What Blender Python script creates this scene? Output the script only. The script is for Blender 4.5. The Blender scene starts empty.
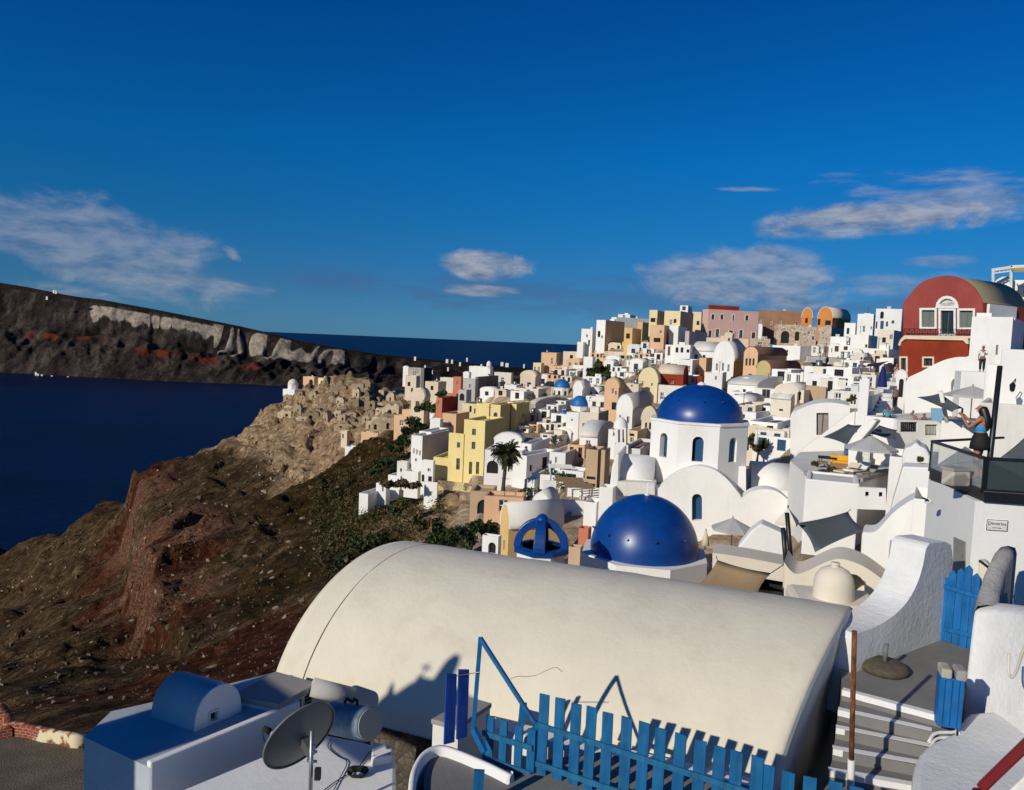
import bpy, bmesh, math, random
import numpy as np
from mathutils import Vector, Matrix, noise
random.seed(7)
R = math.radians
scene = bpy.context.scene
COL = scene.collection
# ---------------------------------------------------------------- camera
FPX = 775.0; IW, IH = 1024, 790; PITCH = R(4.0); ROLL = R(2.4)
_f = Vector((0, math.cos(PITCH), -math.sin(PITCH)))
_u0 = Vector((0, math.sin(PITCH), math.cos(PITCH))); _r0 = Vector((1, 0, 0))
_r = _r0*math.cos(ROLL) + _u0*math.sin(ROLL)
_u = _u0*math.cos(ROLL) - _r0*math.sin(ROLL)
cam = bpy.data.cameras.new('camera'); camo = bpy.data.objects.new('camera', cam); COL.objects.link(camo)
camo.matrix_world = Matrix(((_r.x, _u.x, -_f.x, 0), (_r.y, _u.y, -_f.y, 0), (_r.z, _u.z, -_f.z, 0), (0, 0, 0, 1)))
cam.sensor_width = 36; cam.lens = FPX*36/IW; cam.clip_start = 0.1; cam.clip_end = 200000
scene.camera = camo
SEA = -150.0
def ray(px, py): return (_f + _r*((px-IW/2)/FPX) + _u*((IH/2-py)/FPX))
def P(px, py, Y):
    d = ray(px, py); return d*(Y/d.y)
def Pz(px, py, z):
    d = ray(px, py); return d*(z/d.z)
def Pplane(px, py, o, n):
    d = ray(px, py); return d*(o.dot(n)/d.dot(n))
V = Vector
# ---------------------------------------------------------------- materials
MATS = {}
def newmat(name):
    m = bpy.data.materials.new(name); m.use_nodes = True
    nt = m.node_tree; b = nt.nodes['Principled BSDF']; return m, nt, b
def noise_node(nt, scale, detail=4, rough=.55, vec=None, stretch=None):
    n = nt.nodes.new('ShaderNodeTexNoise'); n.inputs['Scale'].default_value = scale
    n.inputs['Detail'].default_value = detail; n.inputs['Roughness'].default_value = rough
    if vec is not None:
        if stretch:
            mp = nt.nodes.new('ShaderNodeMapping'); mp.inputs['Scale'].default_value = stretch
            nt.links.new(vec, mp.inputs['Vector']); vec = mp.outputs[0]
        nt.links.new(vec, n.inputs['Vector'])
    return n
def ramp(nt, fac, stops):
    r = nt.nodes.new('ShaderNodeValToRGB'); nt.links.new(fac, r.inputs[0])
    e = r.color_ramp.elements
    while len(e) < len(stops): e.new(.5)
    for i, (p, c) in enumerate(stops):
        e[i].position = p; e[i].color = (c[0], c[1], c[2], 1) if not isinstance(c, (int, float)) else (c, c, c, 1)
    return r
def mix(nt, fac, a, b, mode='MIX'):
    m = nt.nodes.new('ShaderNodeMix'); m.data_type = 'RGBA'; m.blend_type = mode
    for s, v in ((m.inputs[0], fac), (m.inputs[6], a), (m.inputs[7], b)):
        if isinstance(v, (int, float)): s.default_value = v
        elif isinstance(v, tuple): s.default_value = (*v[:3], 1)
        else: nt.links.new(v, s)
    return m.outputs[2]
def plaster(name, c, rough=.9, var=.12, bscale=8, bump=.25, stain=.25, streak=True, dirt=(.35, .32, .27), big=.35):
    if name in MATS: return MATS[name]
    m, nt, b = newmat(name)
    g = nt.nodes.new('ShaderNodeNewGeometry').outputs['Position']
    n1 = noise_node(nt, big, 5, .6, g)
    lo = tuple(x*(1-var) for x in c); hi = tuple(min(1, x*(1+var*.6)) for x in c)
    r1 = ramp(nt, n1.outputs[0], [(.3, lo), (.7, hi)])
    col = r1.outputs[0]
    n2 = noise_node(nt, 1.1, 6, .7, g, (1, 1, .22) if streak else None)
    r2 = ramp(nt, n2.outputs[0], [(.52, 0.0), (.75, 1.0)])
    mm = nt.nodes.new('ShaderNodeMath'); mm.operation = 'MULTIPLY'; mm.inputs[1].default_value = stain
    nt.links.new(r2.outputs[0], mm.inputs[0])
    dc = tuple(x*y*1.6 for x, y in zip(c, dirt))
    col = mix(nt, mm.outputs[0], col, dc)
    nt.links.new(col, b.inputs['Base Color'])
    b.inputs['Roughness'].default_value = rough
    b.inputs['Specular IOR Level'].default_value = .2
    n3 = noise_node(nt, bscale, 6, .65, g)
    bp = nt.nodes.new('ShaderNodeBump'); bp.inputs['Strength'].default_value = bump; bp.inputs['Distance'].default_value = .03
    nt.links.new(n3.outputs[0], bp.inputs['Height']); nt.links.new(bp.outputs[0], b.inputs['Normal'])
    MATS[name] = m; return m
def simple(name, c, rough=.5, metal=0, spec=.4, var=.15, scale=6, bump=0.1, trans=0, alpha=1):
    if name in MATS: return MATS[name]
    m, nt, b = newmat(name)
    g = nt.nodes.new('ShaderNodeNewGeometry').outputs['Position']
    n1 = noise_node(nt, scale, 4, .6, g)
    r1 = ramp(nt, n1.outputs[0], [(.3, tuple(x*(1-var) for x in c)), (.7, tuple(min(1, x*(1+var)) for x in c))])
    nt.links.new(r1.outputs[0], b.inputs['Base Color'])
    b.inputs['Roughness'].default_value = rough; b.inputs['Metallic'].default_value = metal
    b.inputs['Specular IOR Level'].default_value = spec
    if trans: b.inputs['Transmission Weight'].default_value = trans
    if alpha < 1: b.inputs['Alpha'].default_value = alpha
    if bump:
        bp = nt.nodes.new('ShaderNodeBump'); bp.inputs['Strength'].default_value = bump; bp.inputs['Distance'].default_value = .02
        nt.links.new(n1.outputs[0], bp.inputs['Height']); nt.links.new(bp.outputs[0], b.inputs['Normal'])
    MATS[name] = m; return m
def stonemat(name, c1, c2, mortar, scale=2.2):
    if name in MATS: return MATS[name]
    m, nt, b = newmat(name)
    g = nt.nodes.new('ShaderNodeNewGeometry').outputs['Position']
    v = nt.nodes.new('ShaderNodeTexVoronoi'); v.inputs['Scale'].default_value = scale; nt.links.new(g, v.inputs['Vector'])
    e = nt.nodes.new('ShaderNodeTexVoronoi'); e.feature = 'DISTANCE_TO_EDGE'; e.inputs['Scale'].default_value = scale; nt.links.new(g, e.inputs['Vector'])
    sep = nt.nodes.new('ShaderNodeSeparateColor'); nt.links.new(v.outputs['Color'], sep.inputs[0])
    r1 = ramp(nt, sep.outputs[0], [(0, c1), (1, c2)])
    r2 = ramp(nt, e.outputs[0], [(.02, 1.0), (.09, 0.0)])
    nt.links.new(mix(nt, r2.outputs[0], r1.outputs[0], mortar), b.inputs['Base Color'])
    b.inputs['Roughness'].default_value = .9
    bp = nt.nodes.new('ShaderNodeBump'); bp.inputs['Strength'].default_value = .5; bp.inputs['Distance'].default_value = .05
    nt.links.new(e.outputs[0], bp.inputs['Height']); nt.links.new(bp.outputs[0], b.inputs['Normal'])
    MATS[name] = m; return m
M = dict(
 white=plaster('whitewash', (.80, .79, .75), var=.07, stain=.22),
 white2=plaster('aged_whitewash', (.70, .68, .62), var=.1, stain=.35),
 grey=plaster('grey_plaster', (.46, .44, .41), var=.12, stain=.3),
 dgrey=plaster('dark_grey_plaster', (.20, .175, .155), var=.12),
 cream=plaster('cream_plaster', (.68, .58, .43), var=.1),
 vault=plaster('vault_plaster', (.71, .655, .52), var=.06, stain=.26, bump=.35, bscale=7, streak=False, big=.9),
 cream2=plaster('sand_cream_plaster', (.70, .64, .53), var=.06, stain=.15, bump=.15),
 tan=plaster('tan_plaster', (.50, .36, .23), var=.12),
 brown=plaster('brown_plaster', (.30, .17, .095), var=.15),
 dbrown=plaster('maroon_roof_plaster', (.17, .085, .06), var=.15),
 yellow=plaster('yellow_plaster', (.78, .64, .28), var=.07, stain=.2),
 yellow2=plaster('pale_yellow_plaster', (.74, .63, .38), var=.08),
 ochre=plaster('ochre_plaster', (.68, .46, .19), var=.1),
 orange=plaster('orange_plaster', (.60, .24, .07), var=.12),
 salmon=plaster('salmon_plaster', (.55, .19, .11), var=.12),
 peach=plaster('peach_plaster', (.70, .45, .27), var=.1),
 pink=plaster('pink_plaster', (.66, .43, .37), var=.07),
 red=plaster('red_plaster', (.31, .062, .052), var=.22, stain=.2, bump=.35),
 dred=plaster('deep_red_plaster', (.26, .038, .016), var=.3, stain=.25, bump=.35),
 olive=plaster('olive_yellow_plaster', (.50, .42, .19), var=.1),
 conc=plaster('concrete', (.33, .31, .28), var=.15, stain=.4, streak=False),
 tanroof=plaster('tan_roof_plaster', (.52, .40, .23), var=.1, stain=.3),
 glass=simple('window_glass', (.02, .03, .035), .12, spec=.6, var=.3, bump=0),
 dark=simple('dark_interior', (.015, .014, .013), .9, bump=0),
 wframe=simple('white_frame', (.75, .74, .70), .6),
 gframe=simple('grey_green_shutter', (.13, .16, .14), .6),
 bframe=simple('blue_woodwork', (.010, .065, .16), .5),
 brframe=simple('brown_woodwork', (.14, .06, .025), .6),
 gyframe=simple('grey_woodwork', (.25, .24, .22), .6),
 stone=stonemat('rubble_stone', (.30, .20, .13), (.52, .40, .29), (.55, .5, .42), 1.8),
 stoneg=stonemat('grey_rubble_stone', (.26, .23, .19), (.44, .40, .33), (.5, .47, .4), 1.6),
 metal=simple('grey_metal', (.30, .31, .31), .4, .8),
 dmetal=simple('dark_metal', (.03, .035, .04), .4, .6),
 wood=simple('weathered_wood', (.22, .15, .09), .8, var=.3, scale=12),
)
# ---------------------------------------------------------------- objects
def tag(o, label=None, cat=None, group=None, kind=None):
    if label: o['label'] = label
    if cat: o['category'] = cat
    if group: o['group'] = group
    if kind: o['kind'] = kind
    return o
def thing(name, label, cat, loc=(0, 0, 0), group=None):
    o = bpy.data.objects.new(name, None); COL.objects.link(o); o.location = loc
    o.empty_display_size = .2
    return tag(o, label, cat, group)
def wloc(p):
    v = Vector((0, 0, 0))
    while p is not None: v += p.location; p = p.parent
    return v
class MB:
    def __init__(s): s.v = []; s.f = []; s.m = []; s.mats = []; s.sm = []
    def mi(s, mat):
        if mat not in s.mats: s.mats.append(mat)
        return s.mats.index(mat)
    def vt(s, p): s.v.append(tuple(p)); return len(s.v)-1
    def face(s, pts, mat, smooth=False):
        ids = [s.vt(p) for p in pts]; s.f.append(ids); s.m.append(s.mi(mat)); s.sm.append(smooth)
    def grid(s, rows, mat, smooth=True, closed=False):
        n = len(rows[0]); base = len(s.v)
        for r_ in rows:
            for p in r_: s.v.append(tuple(p))
        k = s.mi(mat)
        for i in range(len(rows)-1):
            for j in range(n if closed else n-1):
                a = base+i*n+j; b = base+i*n+(j+1) % n
                s.f.append([a, b, b+n, a+n]); s.m.append(k); s.sm.append(smooth)
    def hexa(s, p, mat):
        # p: 4 bottom (ccw) + 4 top
        for q in ((3, 2, 1, 0), (4, 5, 6, 7), (0, 1, 5, 4), (1, 2, 6, 5), (2, 3, 7, 6), (3, 0, 4, 7)):
            s.face([p[i] for i in q], mat)
    def box(s, c, size, mat, yaw=0, tilt=None):
        x, y, z = (a/2 for a in size)
        q = [V((-x, -y, -z)), V((x, -y, -z)), V((x, y, -z)), V((-x, y, -z)), V((-x, -y, z)), V((x, -y, z)), V((x, y, z)), V((-x, y, z))]
        m = Matrix.Rotation(yaw, 3, 'Z')
        if tilt: m = m @ Matrix.Rotation(tilt[1], 3, tilt[0])
        s.hexa([m @ a + V(c) for a in q], mat)
    def bar(s, a, b, w, h, mat, upv=V((0, 0, 1))):
        a = V(a); b = V(b); d = (b-a).normalized(); sd = d.cross(upv)
        if sd.length < 1e-3: sd = d.cross(V((0, 1, 0)))
        sd.normalize(); up = sd.cross(d); x = sd*w/2; y = up*h/2
        s.hexa([a-x-y, a+x-y, b+x-y, b-x-y, a-x+y, a+x+y, b+x+y, b-x+y], mat)
    def tube(s, pts, r, mat, n=8, cap=True, smooth=True):
        pts = [V(p) for p in pts]; rows = []
        rr = r if isinstance(r, (list, tuple)) else [r]*len(pts)
        prev = None
        for i, p in enumerate(pts):
            d = (pts[min(i+1, len(pts)-1)]-pts[max(i-1, 0)]).normalized()
            if prev is None:
                a = d.cross(V((0, 0, 1)))
                if a.length < .05: a = d.cross(V((0, 1, 0)))
            else:
                a = prev - d*prev.dot(d)
            a.normalize(); prev = a; b = d.cross(a)
            rows.append([p + a*math.cos(t)*rr[i] + b*math.sin(t)*rr[i] for t in (2*math.pi*k/n for k in range(n))])
        s.grid(rows, mat, smooth, closed=True)
        if cap:
            s.face(rows[0][::-1], mat); s.face(rows[-1], mat)
    def lathe(s, c, prof, mat, n=24, smooth=True, a0=0, closed=True, ang=2*math.pi):
        rows = []
        for (r_, z) in prof:
            rows.append([V((c[0]+r_*math.cos(a0+ang*k/n), c[1]+r_*math.sin(a0+ang*k/n), c[2]+z)) for k in range(n if closed else n+1)])
        s.grid(rows, mat, smooth, closed=closed)
    def build(s, name, parent=None, bevel=0, shift=True, seg=2, **kw):
        me = bpy.data.meshes.new(name)
        o0 = wloc(parent) if (parent is not None and shift) else V((0, 0, 0))
        me.from_pydata([(a[0]-o0.x, a[1]-o0.y, a[2]-o0.z) for a in s.v], [], s.f)
        for m_ in s.mats: me.materials.append(m_)
        me.polygons.foreach_set('material_index', s.m); me.polygons.foreach_set('use_smooth', s.sm)
        me.update()
        bm = bmesh.new(); bm.from_mesh(me)
        bmesh.ops.remove_doubles(bm, verts=bm.verts, dist=1e-4)
        bmesh.ops.recalc_face_normals(bm, faces=bm.faces)
        bm.to_mesh(me); bm.free()
        o = bpy.data.objects.new(name, me); COL.objects.link(o)
        if parent is not None: o.parent = parent
        if bevel:
            bv = o.modifiers.new('bevel', 'BEVEL'); bv.width = bevel; bv.segments = seg; bv.limit_method = 'ANGLE'; bv.angle_limit = R(40)
        if kw: tag(o, **kw)
        return o
# wall face with real openings
def wall_face(mb, O, u, w, h, ops, mat, n, inset=.18, rmat=None):
    z = V((0, 0, 1)); rmat = rmat or mat
    us = sorted({0.0, w, *[a for o in ops for a in (o[0], o[1])]}); vs = sorted({0.0, h, *[a for o in ops for a in (o[2], o[3])]})
    pt = lambda a, b, d=0: O + u*a + z*b - n*d
    for i in range(len(us)-1):
        for j in range(len(vs)-1):
            cu = (us[i]+us[i+1])/2; cv = (vs[j]+vs[j+1])/2
            if us[i+1]-us[i] < 1e-4 or vs[j+1]-vs[j] < 1e-4: continue
            if any(o[0] < cu < o[1] and o[2] < cv < o[3] for o in ops): continue
            mb.face([pt(us[i], vs[j]), pt(us[i+1], vs[j]), pt(us[i+1], vs[j+1]), pt(us[i], vs[j+1])], mat)
    for o in ops:
        a, b, c, d = o[:4]; arch = len(o) > 4 and o[4]
        if arch:
            r = min((b-a)/2, d-c-.05); k = 8; cu = (a+b)/2; zc = d-r
            arc = [(cu+(b-a)/2*math.cos(math.pi*t/k), zc+r*math.sin(math.pi*t/k)) for t in range(k+1)]
            for t in range(k):
                p, q = arc[t], arc[t+1]
                corner = (b, d) if t < k//2 else (a, d)
                mb.face([pt(*p), pt(*corner), pt(*q)], mat)
                mb.face([pt(*p), pt(*q), pt(*q, inset), pt(*p, inset)], rmat)
            top = zc
        else:
            top = d
            mb.face([pt(a, d), pt(b, d), pt(b, d, inset), pt(a, d, inset)], rmat)
        mb.face([pt(a, c), pt(a, top), pt(a, top, inset), pt(a, c, inset)], rmat)
        mb.face([pt(b, c), pt(b, top), pt(b, top, inset), pt(b, c, inset)], rmat)
        mb.face([pt(a, c), pt(b, c), pt(b, c, inset), pt(a, c, inset)], rmat)
FR = {'w': ('window', 'wframe', 'glass'), 'g': ('window', 'gframe', 'glass'), 'b': ('window', 'bframe', 'glass'), 'k': ('window', 'brframe', 'glass'),
      'D': ('door', 'brframe', 'brframe'), 'B': ('door', 'bframe', 'bframe'), 'G': ('door', 'gyframe', 'glass'), 'W': ('door', 'wframe', 'glass'), 'o': ('opening', 'dark', 'dark'), 'l': ('window', 'gyframe', 'wframe')}
def window_obj(root, O, u, n, op, kind, far=True):
    a, b, c, d = op[:4]; name, fm, gm = FR[kind]; fm = M[fm]; gm = M[gm]; z = V((0, 0, 1))
    pt = lambda x, y, e: O + u*x + z*y - n*e
    mb = MB(); e0 = .17
    t = min(.08, (b-a)*.12)
    mb2 = MB(); mb2.face([pt(a-.01, c-.01, e0), pt(b+.01, c-.01, e0), pt(b+.01, d+.01, e0), pt(a-.01, d+.01, e0)], gm)
    if kind != 'o':
        arr = [(a, a+t, c, d), (b-t, b, c, d), (a+t, b-t, d-t, d), (a+t, b-t, c, c+t), ((a+b)/2-t/2, (a+b)/2+t/2, c+t, d-t)]
        if name == 'window' and d-c > 1.0: arr.append((a+t, (a+b)/2-t/2, (c+d)/2-t/2, (c+d)/2+t/2)); arr.append(((a+b)/2+t/2, b-t, (c+d)/2-t/2, (c+d)/2+t/2))
        for (x0, x1, y0, y1) in arr:
            mb.hexa([pt(x0, y0, e0-.003), pt(x1, y0, e0-.003), pt(x1, y0, e0-.05), pt(x0, y0, e0-.05), pt(x0, y1, e0-.003), pt(x1, y1, e0-.003), pt(x1, y1, e0-.05), pt(x0, y1, e0-.05)], fm)
        w_ = mb.build(name, root); mb2.build('pane' if name == 'window' else 'leaf', w_)
    else:
        w_ = mb2.build('opening', root)
    return w_
def surround(root, O, u, n, op, mat, t=.18, d=.04, arch=False):
    a, b, c, e = op[:4]; z = V((0, 0, 1)); mb = MB()
    def bx(x0, x1, y0, y1):
        pt = lambda x, y, q: O + u*x + z*y + n*q
        mb.hexa([pt(x0, y0, -.02), pt(x1, y0, -.02), pt(x1, y0, d), pt(x0, y0, d), pt(x0, y1, -.02), pt(x1, y1, -.02), pt(x1, y1, d), pt(x0, y1, d)], mat)
    bx(a-t, a, c, e); bx(b, b+t, c, e); bx(a-t, b+t, e, e+t)
    if not arch: bx(a-t, b+t, c-t*.7, c)
    return mb.build('surround', root)
# ---------------------------------------------------------------- depth map of the village (pixel -> distance)
DM = []
def dmap_fit():
    global _dmw, _dmp
    a = np.array(DM, float); p = a[:, :2].copy(); d = np.log(a[:, 2]); n = len(a)
    K = np.linalg.norm(p[:, None]-p[None], axis=2)
    A = np.zeros((n+3, n+3)); A[:n, :n] = K - np.eye(n)*0.5; A[:n, n] = 1; A[:n, n+1:] = p; A[n, :n] = 1; A[n+1:, :n] = p.T
    _dmw = np.linalg.solve(A, np.concatenate([d, [0, 0, 0]])); _dmp = p
def Dm(x, y):
    k = np.linalg.norm(_dmp-np.array([x, y], float), axis=1)
    return float(math.exp(k @ _dmw[:-3] + _dmw[-3] + _dmw[-2]*x + _dmw[-1]*y))
DM += [(600,600,24),(600,560,36),(600,500,58),(600,450,92),(600,430,112),(600,410,135),(600,385,165),(600,360,195),(600,345,215),(600,325,235),
 (720,540,38),(720,500,50),(720,460,63),(720,430,78),(740,400,95),(740,385,115),(740,370,138),(740,350,165),(740,338,185),(740,311,210),
 (850,560,26),(850,500,38),(850,480,41),(850,450,48),(850,430,55),(850,400,66),(850,380,80),(850,360,98),(850,340,130),(850,320,165),
 (950,380,62),(950,420,42),(950,350,84),(950,330,88),(1010,300,86),(1010,400,34),(1010,440,22),(940,480,24),
 (450,510,98),(480,500,95),(450,460,112),(450,430,125),(450,415,135),(450,400,155),(460,380,195),(500,370,215),(500,400,150),(500,440,115),(540,500,75),(540,530,50),(540,450,105),(540,420,132),(540,400,152),(540,375,190),(560,350,230),
 (680,400,112),(680,380,135),(680,360,165),(680,340,190),(680,310,215),(640,440,98),(640,410,125),(640,470,75),
 (0,560,330),(0,600,230),(0,650,120),(0,690,60),(60,720,42),(100,515,300),(135,480,262),(115,560,200),(100,620,130),(135,560,175),(165,600,125),(150,650,85),(200,690,55),(250,650,62),(280,600,85),(330,560,105),(330,620,60),(430,545,80),(350,520,130),(420,500,112),
 (200,462,275),(260,415,310),(250,470,240),(230,540,165),(300,460,240),(300,520,160),(270,395,325),(292,388,325),(330,388,310),(400,372,290),(430,385,230),(380,440,195),(340,430,250),(360,400,290),(440,440,135),(400,470,150),(420,420,180),(480,550,60)]
dmap_fit()
# ---------------------------------------------------------------- generic cycladic house
RECTS = []; HR = random.Random(21)
def isect_w(C, ux, uy, px, py):
    d = ray(px, py); dx, dy = d.x, d.y
    den = ux*dy-uy*dx
    return (C.y*dx-C.x*dy)/den if abs(den) > 1e-9 else 999
def overlap(o, ops): return any(o[0] < q[1]+.05 and q[0] < o[1]+.05 and o[2] < q[3]+.05 and q[2] < o[3]+.05 for q in ops)
def house(label, x0, xc, x1, yt, yb, col, roof='flat', wins='', th=20, D=None, rise=None, w2=None, w1=None, name='house', cat='house', ext=None,
          colR=None, rcol=None, group=None, par=.35, over=0.0, sur=None, w2max=13):
    col = M[col]; colR = M[colR] if colR else col; rcol = M[rcol] if rcol else (M['white2'] if col in (M['white'],) else col)
    D = D or Dm(xc, yb); ym = (yt+yb)/2; t = R(th)
    Cm = P(xc, ym, D); u1 = V((-math.cos(t), math.sin(t), 0)); u2 = V((math.sin(t), math.cos(t), 0))
    if x1 > xc and w2 is None:
        for _ in range(24):
            q = isect_w(Cm, math.sin(t), math.cos(t), x1, ym)
            if .3 < q <= w2max: break
            t += R(3)
        u1 = V((-math.cos(t), math.sin(t), 0)); u2 = V((math.sin(t), math.cos(t), 0))
    a0_ = math.atan2(ray(x0, ym).x, ray(x0, ym).y); a1_ = math.atan2(ray(xc, ym).x, ray(xc, ym).y)
    if x1 <= xc: t = max(a0_, min(t, a1_)) if a1_ > a0_ else t
    elif t < a0_: t = a0_+R(1)
    u1 = V((-math.cos(t), math.sin(t), 0)); u2 = V((math.sin(t), math.cos(t), 0))
    RECTS.append((x0, max(x1, xc), yt, yb, D))
    if x0 < xc and w1 is None: w1 = isect_w(Cm, u1.x, u1.y, x0, ym)
    if w1 is None: w1 = 5.0
    if x1 > xc and w2 is None:
        w2 = isect_w(Cm, u2.x, u2.y, x1, ym)
    if w2 is None: w2 = 6.0
    if not .3 < w1 < 60: print('BAD w1', label, w1); w1 = min(max(w1, 2), 20)
    if not .3 < w2 < 40: print('BAD w2', label, round(w2, 1)); w2 = 8
    zt = P(xc, yt, D).z; zb = P(xc, yb, D).z; e = ext if ext is not None else .8+D*.012
    h = zt-zb+e; z0 = zb-e
    C = V((Cm.x, Cm.y, z0)); A = C+u1*w1; B = C+u2*w2; E = A+u2*w2; Z = V((0, 0, 1))
    if wins == '' and name == 'house' and w1 > 2.2 and zt-zb > 1.6: wins = HR.choice(['Lw*1x1', 'Lo*1x1', 'Lw*2x1', '', 'Lk*1x1'])
    root = thing(name, label, cat, ((A.x+B.x)/2, (A.y+B.y)/2, z0), group)
    n1 = -u2; n2 = -u1
    opsL, opsR = [], []
    sil = []
    for tok in wins.split():
        fc, kd, rest = tok[0], tok[1], tok[2:]
        arch = rest.endswith('a'); rest = rest.rstrip('a')
        O, u, n, w, ops = (A, -u1, n1, w1, opsL) if fc == 'L' else (C, u2, n2, w2, opsR)
        if rest.startswith('*'):
            cx, cy = map(int, rest[1:].split('x')); vis = zt-zb
            dh = 2.0 if kd in 'DBGW' else 1.25
            for i in range(cx):
                for j in range(cy):
                    s = w*(i+.5)/cx; tt = e + vis*(j+.5)/cy + (0 if cy > 1 else .1)
                    ww = min(.95, w/cx*.45); hh = min(dh, vis/cy*.62)
                    o = (s-ww/2, s+ww/2, tt-hh/2, tt+hh/2, arch)
                    if not overlap(o, ops): ops.append(o); sil.append((fc, kd, o))
        else:
            px, py, pw, ph = map(float, rest.split(','))
            q0 = Pplane(px-pw/2, py+ph/2, O, n); q1 = Pplane(px+pw/2, py-ph/2, O, n)
            o = ((q0-O).dot(u), (q1-O).dot(u), q0.z-O.z, q1.z-O.z, arch)
            o = (max(o[0], .12), min(o[1], w-.12), max(.1, o[2]), min(h-.12 if roof == 'flat' else h-.05, o[3]), arch)
            if o[1]-o[0] < .15 or o[3]-o[2] < .2: print('BAD win', label, tok, [round(float(x), 1) for x in o[:4]]); continue
            if overlap(o, ops): print('OVERLAP', label, tok); continue
            ops.append(o); sil.append((fc, kd, o))
    mb = MB()
    wall_face(mb, A, -u1, w1, h, opsL, col, n1); wall_face(mb, C, u2, w2, h, opsR, colR, n2)
    mb.face([B, E, E+Z*h, B+Z*h], colR); mb.face([E, A, A+Z*h, E+Z*h], col)
    rb = MB()
    T = [p+Z*h for p in (A, C, B, E)]
    if roof == 'flat':
        k = min(.22, w1*.1, w2*.1); kk = [(-1, 1), (1, 1), (1, -1), (-1, -1)]
        cen = (T[0]+T[2])/2
        ins = [T[0]-u1*k+u2*k, T[1]+u1*k+u2*k, T[2]+u1*k-u2*k, T[3]-u1*k-u2*k]
        dn = [p-Z*par for p in ins]
        for i in range(4):
            j = (i+1) % 4
            mb.face([T[i], T[j], ins[j], ins[i]], col); mb.face([ins[i], ins[j], dn[j], dn[i]], col)
        rb.face(dn, rcol)
    else:
        N = 14; gab = roof[5] if len(roof) > 5 else 'L'
        wv = w1 if gab == 'L' else w2
        r = rise if rise else wv*.32
        if gab == 'L': base, across, along, ln = A, -u1, u2, w2
        else: base, across, along, ln = C, u2, u1, w1
        def prof(k, ex=0, th_=0): 
            a = math.pi*(1-k/N); return base + Z*h + across*(wv/2+math.cos(a)*(wv/2+th_)) + Z*(math.sin(a)*(r+th_)) + along*ex
        for ex in (0, ln):
            mb.face([prof(k, ex) for k in range(N+1)], col if gab == 'L' else colR)
        o_ = .12
        rows = [[prof(k, -over, .0) for k in range(N+1)], [prof(k, -over, o_) for k in range(N+1)], [prof(k, ln+over, o_) for k in range(N+1)], [prof(k, ln+over, 0) for k in range(N+1)]]
        rb.grid(rows, rcol, True)
        for f in range(len(rb.sm)):
            rb.sm[f] = N <= f < 2*N
        rb.face([prof(0, -over, 0), prof(0, -over, o_), prof(0, ln+over, o_), prof(0, ln+over, 0)], rcol)
        rb.face([prof(N, -over, 0), prof(N, -over, o_), prof(N, ln+over, o_), prof(N, ln+over, 0)], rcol)
    mb.build('wall', root, bevel=.06 if D < 75 and not sil else 0); rb.build('roof', root)
    if name == 'house' and roof == 'flat' and min(w1, w2) > 2.6 and D > 60:
        k = HR.random()
        cc = (A+C+B+E)/4+Z*h; q = cc-u1*HR.uniform(-.3, .3)*w1+u2*HR.uniform(-.25, .3)*w2; cb_ = MB()
        if k < .35: cb_.box(q+Z*.05, (.5, .5, .9), M['white']); cb_.box(q+Z*.55, (.62, .62, .12), M['white2']); cb_.build('chimney', root)
        elif k < .6: cb_.box(q-Z*.1, (1.3, 1.0, 1.3), col, yaw=-t); cb_.build('roof_room', root)
        elif k < .75:
            cb_.tube([q-Z*.3, q+Z*.75], .38, M['metal'], 12); cb_.build('water_tank', root)
        if k > .5:
            ap = cc+u1*HR.uniform(-.3, .3)*w1; cb_ = MB(); cb_.tube([ap-Z*.4, ap+Z*1.7], .035, M['dmetal'], 5); cb_.bar(ap+Z*1.6-u1*.4, ap+Z*1.6+u1*.4, .04, .04, M['dmetal']); cb_.build('aerial', root)
    for fc, kd, o in sil:
        O, u, n = (A, -u1, n1) if fc == 'L' else (C, u2, n2)
        window_obj(root, O, u, n, o, kd)
        if sur: surround(root, O, u, n, o, M[sur], arch=o[4] if len(o) > 4 else False)
    return dict(root=root, A=A, B=B, C=C, E=E, u1=u1, u2=u2, h=h, w1=w1, w2=w2, zt=zt, n1=n1, n2=n2, D=D, e=e)
def extra_box(h, name, s, t, z, sx, sy, sz, mat, bevel=.05):
    """box on the roof/wall of a house: s along left face from A, t back, z over the roof line"""
    mb = MB(); c = h['A'] - h['u1']*s + h['u2']*t + V((0, 0, h['h']+z+sz/2))
    mb.box(c, (sx, sy, sz), M[mat], yaw=-math.atan2(-h['u1'].y, -h['u1'].x) if False else math.atan2(-h['u1'].y, -h['u1'].x))
    return mb.build(name, h['root'], bevel=bevel)
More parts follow.
